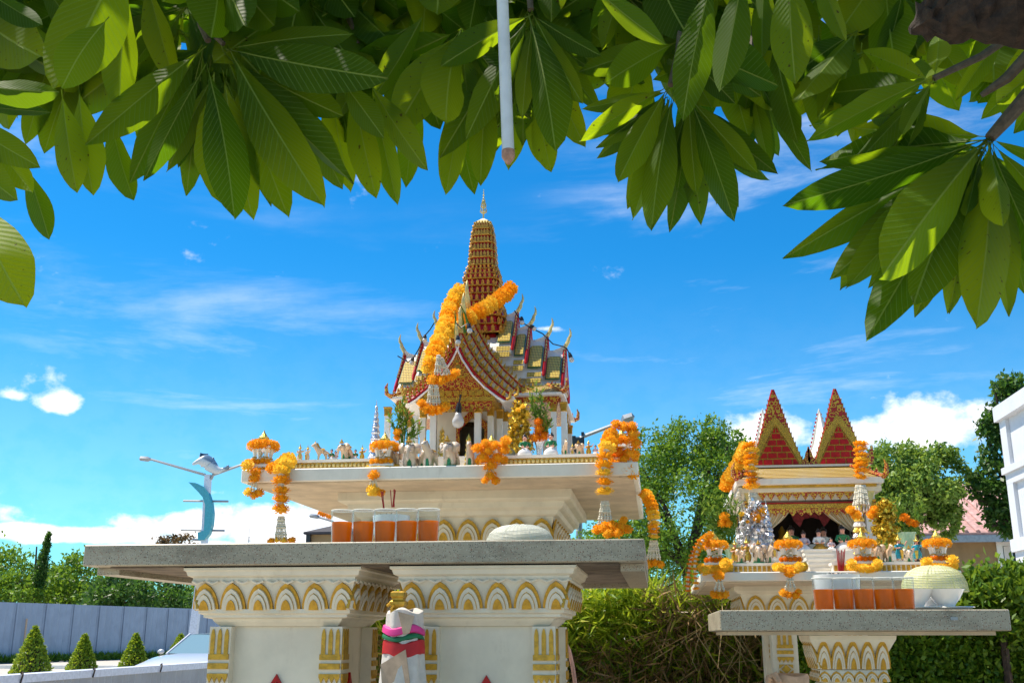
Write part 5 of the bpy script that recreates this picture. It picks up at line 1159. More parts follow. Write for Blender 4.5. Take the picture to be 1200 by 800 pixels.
# ================================================================== the small shrine
DX = .762
t = S2 = thing('spirit_house', 'smaller house-shaped spirit house with twin red brick-patterned gilt gables', 'shrine', (DX, 5.67, 0))
bevel(MB().box(.206, 1.317, 4.90, 6.44, 1.628, 1.668).build('platform_slab', 'white', t), .004)
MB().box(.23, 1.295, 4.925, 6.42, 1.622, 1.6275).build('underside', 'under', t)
cr = MB().sq(DX + .01, 5.67, [(.40, 1.6215), (.40, 1.60), (.385, 1.59), (.37, 1.585), (.365, 1.575), (.345, 1.50), (.355, 1.495), (.355, 1.475), (.32, 1.465), (.31, 1.44)]).build('cornice', 'cream', t)
pl2 = petal_mesh(.046, .075, .016)
for k in range(7):
    u = -.30 + k * .1; inst('lotus_petal', pl2, cr, (DX + .01 + u, 5.67 - .352, 1.508), Matrix.Rotation(R(10), 3, 'X')); inst('lotus_petal', pl2, cr, (DX + .01 - .352, 5.67 + u, 1.508), Matrix.Rotation(R(-90), 3, 'Z') @ Matrix.Rotation(R(10), 3, 'X'))
XL, XR = P(905, 760, 5.42).x, P(935, 760, 5.42).x; pw = XR - XL
for x0 in (XL, DX * 2 + .02 - XL - pw):
    for y0 in (5.42, 5.80):
        mb = MB(); mb.box(x0, x0 + pw, y0, y0 + pw, .1, 1.4395); pilaster(mb, x0 + pw * .18, x0 + pw * .82, y0, 1.435, 1.12); mb.build('post', ['cream', 'gold'], t)
MB().box(XL + pw, DX * 2 + .02 - XL - pw, 5.44, 5.56, 1.405, 1.4385).build('beam', 'cream', t)
MB().sq(DX, 5.67, [(.36, .005), (.36, .06), (.34, .0999)]).build('plinth', 'concrete', t)
pz = thing('wrapped_bundle', 'tan cloth bundle on the post below the left end of the right-hand slab', 'cloth bundle', tuple(P(922, 800, 5.3)))
a = P(922, 789, 5.28); mb = MB(); mb.loft(drape(a.x, 5.28, [(.05, a.z - .002), (.088, a.z - .004), (.094, a.z - .02), (.090, a.z - .08), (.098, a.z - .16)], 4, .07, 36, 2)); mb.build('cloth', 'tancloth', pz, True)
mb = MB(); mb.tube([P(900, 800, 5.22), P(903, 793, 5.2), P(908, 790, 5.2), P(914, 800, 5.18)], [.012, .016, .018, .014], 8); mb.build('fold', 'tancloth', pz, True)
# ledge walls, steps
xa, xb = P(858, 662, 5.02).x, P(944, 662, 5.02).x; xc, xd = P(976, 662, 5.02).x, 1.27
zl = P(880, 659.5, 5.02).z
for x0, x1 in ((.25, xb), (xc, xd)):
    lw = MB().box(x0, x1, 5.02, 5.09, 1.6685, zl - .012).build('ledge_wall', 'white', t); MB().box(x0 - .006, x1 + .006, 5.01, 5.10, zl - .0115, zl).build('ledge_cap', 'white', lw)
    x = x0 + .012; k = 0
    bosses = MB()
    while x < x1 - .012: bosses.box(x - .007, x + .007, 5.0145, 5.0195, zl - .040, zl - .014); bosses.ball((x, 5.014, zl - .027), (.005, .003, .006), 6, 4); x += .021
    bosses.build('frieze_bosses', 'gold', lw, kind='stuff')
ZP = 1.79
MB().box(.34, 1.19, 5.30, 6.30, 1.6685, 1.74).build('plinth', 'white', t); MB().box(.38, 1.15, 5.36, 6.26, 1.7405, ZP).build('plinth', 'white', t)
sx0, sx1 = P(945, 655, 5.2).x, P(978, 655, 5.2).x
for k in range(5):
    y0 = 5.295 - .045 * (5 - k); z0 = 1.6685 + .0245 * k; e_ = 5.299 if k < 4 else 5.355; MB().box(sx0, sx1, y0 + .010, e_, z0, z0 + .0165).box(sx0 - .004, sx1 + .004, y0, e_ - .001, z0 + .0166, z0 + .0238).build('step', 'white', t)
# columns + walls + roof
for x in (.50, 1.09):
    for y in (5.60, 6.05, 6.40): column(x, y, ZP, 2.06, 1.5, t)
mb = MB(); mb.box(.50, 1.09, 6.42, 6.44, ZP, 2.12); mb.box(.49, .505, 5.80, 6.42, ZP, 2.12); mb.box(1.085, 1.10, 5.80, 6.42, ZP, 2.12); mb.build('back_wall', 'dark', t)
mb = MB(); mb.box(.44, 1.15, 5.55, 6.50, 2.10, 2.128); mb.build('ceiling_beam', 'cream', t)
EXa, EXb, EYa, EYb, EZ = P(863, 563, 5.50).x, P(1036, 563, 5.50).x, 5.50, 6.60, 2.135
MB().box(EXa, EXb, EYa, EYb, EZ, EZ + .028).build('eaves', 'white', t)
MB().box(EXa + .03, EXb - .03, 5.54, 6.55, EZ - .014, EZ - .0005).build('gilt_moulding', 'gold', t)
valance(P(888, 570, 5.56).x, P(1009, 570, 5.56).x, 5.56, EZ - .0145, .062, .044, t, 'ornfine')
MB().box(.47, 1.12, 5.585, 5.60, 2.062, 2.098).build('white_frieze', 'white', t)
MB().box(.47, 1.12, 5.572, 5.584, 2.042, 2.050).build('red_band', 'red', t)
MB().box(.47, 1.12, 5.568, 5.582, 2.020, 2.0415).build('gilt_band', 'goldpat', t)
valance(.47, 1.12, 5.575, 2.0195, .038, .042, t, 'ornfine')
# gold pent roof
RZ = 2.268
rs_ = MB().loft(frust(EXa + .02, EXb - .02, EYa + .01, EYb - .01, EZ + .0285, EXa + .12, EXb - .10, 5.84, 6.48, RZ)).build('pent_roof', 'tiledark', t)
MB().box(EXa + .11, EXb - .09, 5.82, 6.50, RZ + .0005, RZ + .012).build('roof_ridge', 'white', t)
for sx, xe, xi in ((-1, EXa, EXa + .12), (1, EXb, EXb - .10)):
    a = Vector((xe, EYa, EZ + .03)); b = Vector((xi, 5.84, RZ + .005)); mb = MB()
    mb.tube([b, a.lerp(b, .4), a, a + Vector((sx * .012, -.01, .015)), a + Vector((sx * .016, -.012, .055)), a + Vector((sx * .006, -.01, .085))], [.012, .012, .014, .015, .010, .002], 6)
    for u in (.2, .4, .6, .8): c = b.lerp(a, u) + Vector((0, 0, .012)); mb.loft([[(c.x - .01, c.y - .006, c.z), (c.x + .01, c.y - .006, c.z), (c.x + .01, c.y + .006, c.z), (c.x - .01, c.y + .006, c.z)], [(c.x + sx * .006, c.y, c.z + .024)] * 4], False)
    mb.build('naga_finial', 'orn', t)
    mb = MB()   # bracket with hanging ornament under the eave corner
    mb.exy([(xe - sx * .03, EZ - .001), (xe - sx * .075, EZ - .001), (xe - sx * .085, EZ - .10), (xe - sx * .07, EZ - .16), (xe - sx * .06, EZ - .10), (xe - sx * .045, EZ - .055)], 5.56, 5.575); mb.build('eave_bracket', 'palegold', t)

def clip(poly, hp):
    """convex polygon against half plane a*x+b*z<=c"""
    a, b, c = hp; out = []
    for i in range(len(poly)):
        p, q = poly[i], poly[(i + 1) % len(poly)]; fp, fq = a * p[0] + b * p[1] - c, a * q[0] + b * q[1] - c
        if fp <= 0: out.append(p)
        if fp * fq < 0: u = fp / (fp - fq); out.append((p[0] + (q[0] - p[0]) * u, p[1] + (q[1] - p[1]) * u))
    return out
def gable(gx, hw, y, zb, za, yr, zrr):
    H = za - zb
    def W_(z): u = (z - zb) / H; return hw * (1.0 - u) ** 1.0 * (1 - .10 * math.sin(math.pi * u)) + .002
    zsn = [zb + H * k / 10 for k in range(11)]
    outl = [(gx - W_(z), z) for z in zsn] + [(gx + W_(z), z) for z in reversed(zsn[:-1])]
    gb_ = MB().exy(outl, y + .004, y + .03).build('gable', 'orn', t)
    # red edging
    bb = MB(); bb.k = 0
    for sx in (-1, 1):
        bb.k = 0; bb.tube([(gx + sx * W_(z), y + .012, z) for z in zsn], .006, 4); bb.k = 1
        for z in [zb + H * (k + .5) / 16 for k in range(14)]:
            q = Vector((gx + sx * (W_(z) + .004), y + .012, z)); bb.loft([[(q.x - .004, q.y - .004, q.z - .008), (q.x + .004, q.y - .004, q.z - .008), (q.x + .004, q.y + .004, q.z + .004), (q.x - .004, q.y + .004, q.z + .004)], [(q.x + sx * .006, q.y, q.z + .016)] * 4], False)
    bb.build('gable_edge', ['red', 'gold'], gb_)
    hi = H * .53; wi = hw * .84
    # gilt chevron round the red field
    mb = MB(); o1 = hw * .99
    for sx in (-1, 1): mb.exy([(gx + sx * wi, zb + .002), (gx + sx * o1, zb + .002), (gx + sx * o1 * .56, zb + H * .41), (gx, zb + hi * 1.22), (gx, zb + hi), (gx + sx * wi * .5, zb + hi * .56)], y - .004, y + .0035)
    mb.build('gilt_chevron', 'goldpat', gb_)
    MB().exy([(gx - wi, zb + .003), (gx + wi, zb + .003), (gx, zb + hi)], y + .0005, y + .0038).build('gilt_mortar', 'gold', gb_)
    rows_ = 6; bh = hi / (rows_ + .4)
    for r in range(rows_):
        z0 = zb + .006 + r * bh; z1 = z0 + bh * .80; bw = .052
        x = gx - bw * (2 if r % 2 else 2.5)
        while x < gx + hw:
            q = [(x + .003, z0), (x + bw - .003, z0), (x + bw - .003, z1), (x + .003, z1)]
            q = clip(clip(q, (hi, wi, hi * (gx + wi - .006) + wi * (zb + .003) )), (-hi, wi, -hi * (gx - wi + .006) + wi * (zb + .003)))
            if len(q) >= 3 and max(a for a, _ in q) - min(a for a, _ in q) > .006: MB().exy(q, y - .006, y + .0003).build('brick', 'red', gb_)
            x += bw
    # flame-shaped corner leaves
    for sx in (-1, 1):
        mb = MB(); x = gx + sx * hw * 1.0; mb.exy([(x - sx * .02, zb), (x + sx * .022, zb), (x + sx * .033, zb + .03), (x + sx * .028, zb + .060), (x + sx * .031, zb + .085), (x + sx * .028, zb + .102), (x + sx * .020, zb + .085), (x + sx * .010, zb + .070), (x + sx * .004, zb + .045), (x - sx * .008, zb + .03)][::1 if sx > 0 else -1], y - .008, y + .010); mb.build('corner_flame', 'orn', gb_)
    # steep white roof running back, sagging ridge, rear peak
    secs = []
    for u in (0, .2, .4, .6, .8, .93, 1.0):
        yy = y + .03 + (yr - y - .03) * u; zz = zb + H * (.70 - .20 * math.sin(math.pi * min(u, 1)) + .28 * max(0, abs(u - .5) * 2 - .55) ** 1.3 / .45 ** 1.3)
        secs.append([(gx - hw * .96, yy, zb), (gx + hw * .96, yy, zb), (gx + hw * .33, yy, zb + (zz - zb) * .52), (gx, yy, zz), (gx - hw * .33, yy, zb + (zz - zb) * .52)])
    MB().loft(secs).build('gable_roof', 'white', gb_)
    mb = MB(); zz = zrr; mb.exy([(gx - hw * .98, zb), (gx + hw * .98, zb), (gx + hw * .45, zb + (zz - zb) * .45), (gx, zz), (gx - hw * .45, zb + (zz - zb) * .45)], yr, yr + .03); mb.build('rear_gable', 'white', gb_)
    bb = MB()
    for z in [zb + (zz - zb) * (k + .5) / 18 for k in range(17)]:
        for sx in (-1, 1):
            u = (z - zb) / (zz - zb); w_ = hw * ((.98 - u * .53 / .45) if u < .45 else (.45 * (1 - u) / .55)); bb.ball((gx + sx * w_, yr + .015, z), (.008, .012, .008), 6, 4)
    bb.build('rear_gable_studs', 'red', gb_)
ga = P(905, 456, 5.85); gc = P(977, 455, 5.85)
gable(ga.x + .003, .141, 5.85, RZ + .0125, ga.z, 6.44, P(889, 479, 6.46).z)
gable(gc.x + .006, .141, 5.85, RZ + .0125, gc.z, 6.44, P(958, 479, 6.46).z)

# cream curtains with gilt stripes
def curtain(xs, xe, sgn):
    m_, N, out = newmat('striped_curtain'); p = N.n('ShaderNodeBsdfPrincipled'); U = N.sep(N.n('ShaderNodeUVMap').outputs[0])[0]
    k = N.step(N.m('ABSOLUTE', N.m('SUBTRACT', N.m('FRACT', N.m('MULTIPLY', U, 11)), .5)), .20, .06); N.l(N.mix(k, (.70, .62, .48), (.50, .30, .05)), p.inputs[0]); p.inputs['Roughness'].default_value = .6; N.l(p.outputs[0], out.inputs[0]); M['curtain'] = m_
    nu, nv = 34, 12; vs = []; fs = []; uv = []
    for j in range(nv + 1):
        v = j / nv
        for i in range(nu + 1):
            u = i / nu; wv = (xe - xs) * u * (1 - .78 * v ** 1.4); x = xs + wv; z = 2.018 - .185 * v * (1 - .30 * u)
            vs.append((x, 5.625 + .010 * math.sin(u * 34) * (.5 + v) - .01 * v, z)); uv.append((u, v))
    for j in range(nv):
        for i in range(nu): a = j * (nu + 1) + i; fs.append((a, a + 1, a + nu + 2, a + nu + 1))
    mb = MB(); mb.add(vs, fs); o = mb.build('curtain', 'curtain', t, 'all'); l_ = o.data.uv_layers.new(name='UVMap')
    for lp in o.data.loops: l_.data[lp.index].uv = uv[lp.vertex_index]
curtain(.515, .70, 1); curtain(1.075, .86, -1)
x0, x1 = P(925, 600, 5.75).x, P(976, 600, 5.75).x; zt_ = P(950, 598, 5.75).z
mb = MB(); mb.exy([(x0, zt_), (x1, zt_), (x1 - .02, zt_ - .05), (x1 - .05, zt_ - .085), (x1 - .07, zt_ - .045), ((x0 + x1) / 2, zt_ - .035), (x0 + .07, zt_ - .045), (x0 + .05, zt_ - .085), (x0 + .02, zt_ - .05)], 5.75, 5.756); mb.build('inner_pelmet', 'darkred', t)
MB().box(x0, x1, 5.745, 5.7495, zt_ - .006, zt_ + .002).build('pelmet_trim', 'orn', t)
MB().box(.80, .90, 5.72, 5.80, ZP + .0005, ZP + .06).build('offering_stand', 'white', t)
mb = MB(); mb.lathe(.72, 6.2, [(.07, ZP), (.06, ZP + .03), (.03, ZP + .05), (.045, ZP + .10), (.02, ZP + .14), (.02, ZP + .17), (.004, ZP + .20)], 10); mb.build('idol', 'gold', t, True)

# ================================================================== statuettes
G1 = 'statuettes on the large shrine'; ZW = 2.236; ZS = 2.170
fig('dancer_ivory', 351, 541, 5.10, ZW, 21, 'ivory and gold dancer with raised arm, leftmost figure on the large shrine ledge', 20, group=G1)
fig('dancer_ivory', 360, 541, 5.11, ZW, 20, 'second ivory dancer from the left end of the large shrine ledge, leaning right', -30, group=G1)
fig('horse', 376, 541, 5.10, ZW, 23, 'ivory horse statuette with gilt mane on the left ledge, facing left', -70, group=G1, ivory=True)
fig('lady', 388, 541, 5.12, ZW, 15, 'small dark-haired kneeling figure between the horse and the big ivory elephant on the left ledge', 0, group=G1)
fig('lady_mauve', 393, 541, 5.13, ZW, 13, 'smaller kneeling figure pressed against the big ivory elephant on the left ledge', 30, group=G1)
fig('elephant', 405, 541, 5.10, ZW, 24, 'plump ivory elephant statuette seated on the left ledge of the large shrine', -35, group=G1, ivory=True)
fig('lady', 416, 541, 5.12, ZW, 14, 'tiny kneeling figure just right of the plump ivory elephant on the ledge', 0, group=G1)
fig('dancer', 424, 541, 5.12, ZW, 19, 'gold dancer figure at the left of the second flower pavilion on the ledge', 0, group=G1)
fig('elephant', 480, 548, 4.99, ZS, 36, 'tall white elephant statuette with blue-grey cap left of the shrine steps', 5, group=G1)
fig('horse', 492, 548, 5.03, ZS, 24, 'small gold-trimmed animal statuette between the capped elephant and the deer', 40, group=G1)
fig('horse', 504, 548, 4.98, ZS, 34, 'white horse statuette with gilt collar and green base in front of the shrine steps', -25, group=G1)
fig('elephant', 528, 548, 4.98, ZS, 36, 'white elephant statuette with gold ears facing front right of the steps', -14, group=G1)
fig('horse', 551, 548, 4.98, ZS, 32, 'slender white horse statuette on green base beside the third flower pavilion', 0, group=G1)
fig('elephant', 462, 547, 5.03, ZS, 26, 'ivory animal statuette half hidden behind the second flower pavilion', 30, group=G1, ivory=True)
fig('lady', 615, 539, 5.10, ZW, 27, 'kneeling woman statuette in green blouse, left one of the pair by the gold tree', 10, group=G1)
fig('lady', 646, 539, 5.10, ZW, 28, 'kneeling woman statuette in green and white beside the grey vase, right one of the pair', -12, group=G1)
fig('horse', 662, 538, 5.10, ZW, 19, 'ivory horse statuette just right of the second kneeling woman on the right ledge', 20, group=G1, ivory=True)
fig('dancer_ivory', 671, 538, 5.12, ZW, 16, 'tiny ivory figure in front of the lamp brackets on the right ledge', 0, group=G1)
fig('elephant', 680, 538, 5.10, ZW, 17, 'small ivory elephant statuette near the right end of the ledge', -20, group=G1, ivory=True)
fig('dancer', 690, 538, 5.12, ZW, 20, 'gold pointed figure near the right end of the ledge', 0, group=G1)
fig('lady_mauve', 698, 538, 5.12, ZW, 13, 'small pale kneeling figure at the far right end of the ledge', 0, group=G1)
for px, py, Y, hp, lab in ((549, 545, 5.2, 48, 'tall gilded flame ornament standing right of the shrine doorway'), (518, 520, 5.42, 40, 'gilded flame ornament standing left of the shrine doorway')):
    a = P(px, py, Y); s_ = mpp(px, py, Y) * hp; zz = 2.171 if py > 530 else 2.277; t_ = thing('flame_ornament', lab, 'ornament', (a.x, Y, zz), 'gilded flame ornaments')
    mb = MB(); mb.lathe(a.x, Y, [(.020, zz), (.022, zz + .01), (.012, zz + .02)], 8)
    for k in range(7):
        u = .12 + k * .12; w_ = .022 * (1 - u * .7)
        for sx in (-1, 1): mb.tube([(a.x, Y, zz + s_ * (u - .08)), (a.x + sx * w_, Y - .004, zz + s_ * u), (a.x + sx * w_ * .6, Y, zz + s_ * (u + .10))], [.006, .005, .001], 5)
    mb.tube([(a.x, Y, zz), (a.x, Y, zz + s_ * .8), (a.x, Y, zz + s_)], [.009, .006, .001], 6); mb.build('flame', 'gold2', t_, True)
tb = P(492, 526, 5.45); t_ = thing('stool', 'small red and gold altar table among the left porch columns', 'small table', (tb.x, 5.45, 2.236))
MB().box(tb.x - .032, tb.x + .032, 5.42, 5.48, 2.276, 2.286).build('top', 'red', t_)
for sx in (-1, 1): MB().box(tb.x + sx * .022 - .008, tb.x + sx * .022 + .008, 5.44, 5.46, 2.2365, 2.2755).build('leg', 'red', t_)

G2 = 'statuettes on the small shrine'; zl2 = zl
fig('dancer', 862, 658, 5.06, zl2, 30, 'gold dancer statuette next to the leftmost flower pavilion of the small shrine', 15, group=G2)
fig('elephant', 868, 658, 5.05, zl2, 20, 'cream elephant statuette between two gold dancers on the small shrine ledge', 20, group=G2, ivory=True)
fig('dancer', 876, 658, 5.06, zl2, 32, 'gold dancer statuette with arm thrown up in front of the silver foil tree', -10, group=G2)
fig('elephant', 889, 658, 5.05, zl2, 26, 'white elephant statuette with green base in front of the silver foil tree', 0, group=G2)
fig('horse', 900, 658, 5.05, zl2, 22, 'white horse statuette left of the second flower pavilion of the small shrine', 35, group=G2)
fig('dancer_ivory', 908, 655, 5.2, 1.74, 26, 'ivory figure behind the second flower pavilion of the small shrine', 0, group=G2)
for px, k, h, Y, lab in ((943, 'lady_mauve', 26, 5.5, 'kneeling woman in grey-mauve at the left of the small shrine doorway'), (961, 'lady_white', 28, 5.5, 'kneeling woman in white holding a golden bowl in the small shrine doorway'),
                      (967, 'lady_white', 34, 5.75, 'taller dark-haired seated figure behind the woman in white in the small shrine'), (929, 'lady', 36, 5.75, 'seated figure in the shadow behind the second flower pavilion, inside the small shrine'),
                      (989, 'lady', 32, 5.5, 'kneeling woman with pink flower in her hair right of the small shrine doorway'), (1003, 'lady_mauve', 32, 5.8, 'dark-haired figure in the shadow behind the third flower pavilion'), (975, 'lady_mauve', 17, 5.45, 'small kneeling child figure right of the shrine steps')):
    fig(k, px, 648, Y, ZP, h, lab, 0, group=G2)
for px, h in ((1030, 28),): fig('elephant', px, 657, 5.05, zl2, 25, 'ivory elephant statuette right of the third flower pavilion', -20, group=G2, ivory=True)
fig('horse', 1041, 657, 5.05, zl2, 22, 'ivory horse statuette left of the turquoise dancers', 25, group=G2, ivory=True)
fig('dancer_teal', 1055, 657, 5.04, zl2, 34, 'turquoise-clad dancer statuette with outstretched arms, left one of the pair', 25, group=G2)
fig('dancer_teal', 1076, 657, 5.04, zl2, 32, 'turquoise-clad dancer statuette beside the green vase, right one of the pair', -25, group=G2)
fig('elephant', 1065, 657, 5.12, zl2, 20, 'round white animal statuette between the two turquoise dancers', 0, group=G2)

# ================================================================== foil trees, cones and vases
def foiltree(px, py, Y, zb, hpx, wpx, m_, label, cat='foil tree', n=1500, size=.020, blobs=()):
    p = P(px, py, Y); s_ = mpp(px, py, Y); t = thing('foil_tree', label, cat, (p.x, Y, zb), 'foil trees'); H = hpx * s_; Wd = wpx * s_ / 2
    MB().tube([(p.x, Y, zb), (p.x, Y, zb + H * .95)], [.006, .002], 6).build('stem', m_, t); MB().lathe(p.x, Y, [(.03, zb), (.034, zb + .03), (.022, zb + .04)], 12).build('pot', 'bowl', t)
    k = 60; u = rng.random(k) ** .8; a = rng.random(k) * 6.283; c = np.stack([p.x + Wd * (1.02 - u) ** .7 * np.cos(a) * .9, Y + Wd * (1.02 - u) ** .7 * np.sin(a) * .7, zb + .05 + (H - .05) * u], 1)
    br = MB()
    for q in c[:26]: br.tube([(p.x, Y, q[2] - .03), tuple(q)], [.002, .001], 3)
    br.build('branch', m_, t); idx = rng.integers(0, k, n); leafcloud('foil_leaves', m_, t, c[idx] + rng.normal(size=(n, 3)) * .012, size, .7, .1)
    for (a_, b_, r_, mm) in blobs: flower(t, P(a_, b_, Y - .06), r_ * s_, mm)
    return t
foiltree(888, 655, 5.22, 1.74, 64, 40, 'silverleafs', 'silver foil tree in front of the left curtain of the small shrine', blobs=((869, 602, 4, 'yellow'), (876, 611, 3, 'orange')))
foiltree(1043, 655, 5.30, 1.74, 66, 42, 'goldleafs', 'gold foil tree right of the third flower pavilion of the small shrine')
foiltree(609, 540, 5.26, 2.2355, 68, 28, 'goldleafs', 'gold foil tree with yellow blossoms beside the porch of the large shrine', blobs=((613, 476, 4, 'yellow'), (607, 480, 4, 'yellow'), (598, 486, 4, 'yellow'), (618, 485, 4, 'yellow'), (604, 497, 3.5, 'yellow')))
def cone(px, py, Y, zb, hpx, wpx, m_, label, tiers_=9, mix=None):
    p = P(px, py, Y); s_ = mpp(px, py, Y); H = hpx * s_; r0 = wpx * s_ / 2; t = thing('offering_cone', label, 'offering cone', (p.x, Y, zb), 'tiered foil offering cones')
    MB().lathe(p.x, Y, [(r0 * .7, zb), (r0 * .8, zb + .02), (r0 * .5, zb + .03)], 14).build('stand', 'bowl', t)
    for k in range(tiers_):
        u0 = k / tiers_; u1 = (k + 1) / tiers_; ra = r0 * (1 - u0) ** .9 + .003; rb = r0 * (1 - u1) ** .9 + .002; z0 = zb + .03 + (H - .03) * u0; z1 = zb + .03 + (H - .03) * u1
        MB().loft([[(p.x + r * (1 + .10 * (j % 2)) * math.cos(2 * math.pi * j / 20), Y + r * (1 + .10 * (j % 2)) * math.sin(2 * math.pi * j / 20), z) for j in range(20)] for r, z in ((ra * .9, z0), (ra * 1.08, z0 + (z1 - z0) * .2), (ra * .95, z0 + (z1 - z0) * .6), (rb * .85, z1))]).build('foil_tier', (mix[k % len(mix)] if mix else m_), t)
    MB().lathe(p.x, Y, [(.003, zb + H), (.001, zb + H + .025)], 6).build('tip', m_, t)
    return t
cone(901, 645, 5.30, 1.7405, 66, 17, 'silver', 'tall silver foil cone in front of the small shrine doorway')
cone(1010, 650, 5.38, 1.74, 78, 19, 'gold2', 'gold and white foil cone behind the third flower pavilion', 11, ['gold2', 'bowl', 'gold2', 'silver'])
cone(439, 540, 5.42, 2.171, 92, 17, 'silver', 'tall silver foil cone left of the large shrine wing', 12)
def vase(px, py, Y, zb, hpx, wpx, m_, label, balls, sprigs, spread=.5):
    p = P(px, py, Y); s_ = mpp(px, py, Y); H = hpx * s_; r = wpx * s_ / 2; t = thing('flower_vase', label, 'vase', (p.x, Y, zb), 'vases of flowers')
    pr = [(r * .55, 0), (r * .6, .05), (r * .45, .15), (r * .5, .45), (r * .62, .75), (r * .9, .96), (r, 1.0), (r * .85, .97), (r * .4, .75)]
    MB().loft([[(p.x + q * (1 + .12 * math.sin(5 * a) * (z > .7)) * math.cos(a), Y + q * (1 + .12 * math.sin(5 * a) * (z > .7)) * math.sin(a), zb + H * z) for a in [2 * math.pi * j / 24 for j in range(24)]] for q, z in pr]).build('vase', m_, t, True)
    for (a_, b_, r_, mm) in balls: flower(t, P(a_, b_, Y - .02), r_ * s_, mm)
    for k, (hx, hy) in enumerate(sprigs):
        q = P(hx, hy, Y); b = Vector((p.x, Y, zb + H * .8)); m_2 = b.lerp(q, .5) + Vector((0, 0, .02)); sp = MB().tube([b, m_2, q], [.003, .0025, .001], 4).build('stem', 'sprig', t)
        n = 60; u = .35 + .65 * rng.random(n); pts = np.array(b)[None] * (1 - u)[:, None] + np.array(q)[None] * u[:, None]; leafcloud('sprig_leaves', 'sprig', sp, pts + rng.normal(size=(n, 3)) * .004, .035, .22, .9)
    return t
vase(632, 539, 5.22, 2.2355, 24, 13, 'silver', 'grey vase with stacked orange marigolds and tall green sprigs at the right wing', [(628, 512, 9, 'deep'), (637, 511, 8, 'deep'), (631, 503, 8, 'deep'), (631, 494, 6.5, 'deep')], [(628, 452), (622, 464), (641, 478), (635, 460), (644, 495)])
vase(858, 655, 5.14, 1.669, 34, 22, 'vase', 'celadon vase with two marigolds and palm sprigs left of the silver foil tree', [(849, 605, 7.5, 'orange'), (846, 613, 6.5, 'orange'), (853, 613, 6.5, 'orange')], [(822, 590), (829, 592), (838, 580), (845, 582), (856, 583), (863, 590), (832, 618)])
vase(1066, 655, 5.22, 1.669, 48, 22, 'vase', 'celadon vase with dark orange marigolds and sprigs behind the turquoise dancers', [(1060, 606, 7, 'deep'), (1067, 612, 7, 'deep'), (1072, 613, 6, 'deep')], [(1082, 588), (1078, 594), (1050, 590)])
vase(472, 540, 5.18, 2.171, 30, 11, 'bowl', 'white vase of green sprigs with an orange marigold left of the porch', [(466, 506, 6.5, 'orange'), (465, 513, 5, 'orange')], [(472, 470), (464, 478), (488, 492), (491, 500), (478, 482), (457, 488), (468, 474)])

# ================================================================== flower pavilions (little houses hung with marigolds)
lantern(307, 549, 4.98, 46, 'flower pavilion at the left corner of the large shrine slab', 'orange', 'orange', 'orange', drop=[(298, 560, 8, 'orange'), (290, 545, 9, 'yellow'), (318, 548, 9, 'orange')],
        bottom=((298, 565), (298, 578), [(291, 576, 7, 'yellow'), (298, 580, 7, 'orange'), (304, 577, 7, 'orange')]), zbase=2.185, rb=.026, ringr=.066)
lantern(450, 547, 4.99, 43, 'flower pavilion left of the statuettes on the large shrine, topped by a gilt knob', 'orange', 'yellow', 'orange', drop=[(438, 556, 8, 'orange')],
        bottom=((438, 562), (437, 570), [(437, 574, 10, 'yellow'), (447, 577, 6, 'orange')]), zbase=2.178)
lantern(576, 540, 4.97, 38, 'heart-shaped heap of marigolds over a flower pavilion right of the elephants', 'orange', 'orange', 'orange', drop=[(575, 545, 9, 'orange'), (590, 527, 9, 'orange'), (560, 525, 9, 'orange'), (566, 535, 8, 'orange'), (584, 536, 8, 'orange'), (592, 517, 9, 'orange'), (572, 528, 8, 'orange'), (580, 521, 7, 'orange'), (569, 519, 7, 'orange')],
        bottom=((574, 549), (574, 556), [(575, 557, 8.5, 'orange'), (568, 563, 6, 'orange'), (581, 563, 6, 'orange')]), heap=True, zbase=2.172)
lantern(729, 531, 5.02, 40, 'marigold-smothered flower pavilion at the right corner of the large shrine slab', 'orange', 'orange', 'deep', drop=[(716, 508, 10, 'orange'), (741, 508, 10, 'orange'), (745, 520, 9, 'orange'), (738, 531, 9, 'orange'), (726, 529, 8, 'deep'), (718, 520, 9, 'orange'), (731, 500, 9, 'orange'), (722, 497, 8, 'orange'), (741, 499, 8, 'orange'), (731, 538, 8, 'orange')],
        bottom=((738, 540), (738, 546), [(732, 551, 8, 'orange'), (739, 547, 9, 'orange'), (742, 555, 9, 'orange')]), heap=True, zbase=2.19)
lantern(838, 659, 4.96, 40, 'leftmost flower pavilion on the small shrine slab', 'orange', 'yellow', 'deep', drop=[(842, 674, 8, 'orange'), (826, 668, 8, 'yellow'), (851, 660, 9, 'yellow')], bottom=((843, 679), (843, 692), [(837, 696, 6, 'orange'), (843, 697, 6, 'orange'), (850, 696, 6, 'orange')]), zbase=1.70)
lantern(925, 658, 4.96, 40, 'second flower pavilion from the left on the small shrine slab, left of the steps', 'orange', 'yellow', 'deep', drop=[(925, 670, 8, 'orange'), (914, 664, 7, 'yellow'), (937, 663, 7, 'yellow')], bottom=((926, 677), (926, 690), [(918, 694, 6, 'orange'), (924, 697, 6, 'orange'), (932, 697, 6, 'orange'), (936, 693, 5, 'orange')]), zbase=1.70)
lantern(1012, 657, 4.96, 40, 'third flower pavilion on the small shrine slab, right of the red incense sticks', 'orange', 'yellow', 'deep', drop=[(1012, 665, 7, 'yellow'), (998, 660, 8, 'yellow'), (1028, 660, 8, 'yellow')], zbase=1.70)
lantern(1100, 657, 4.96, 40, 'rightmost flower pavilion on the small shrine slab, above the yellow food cover', 'orange', 'yellow', 'deep', drop=[(1086, 658, 8, 'yellow'), (1116, 656, 9, 'yellow')], zbase=1.70)

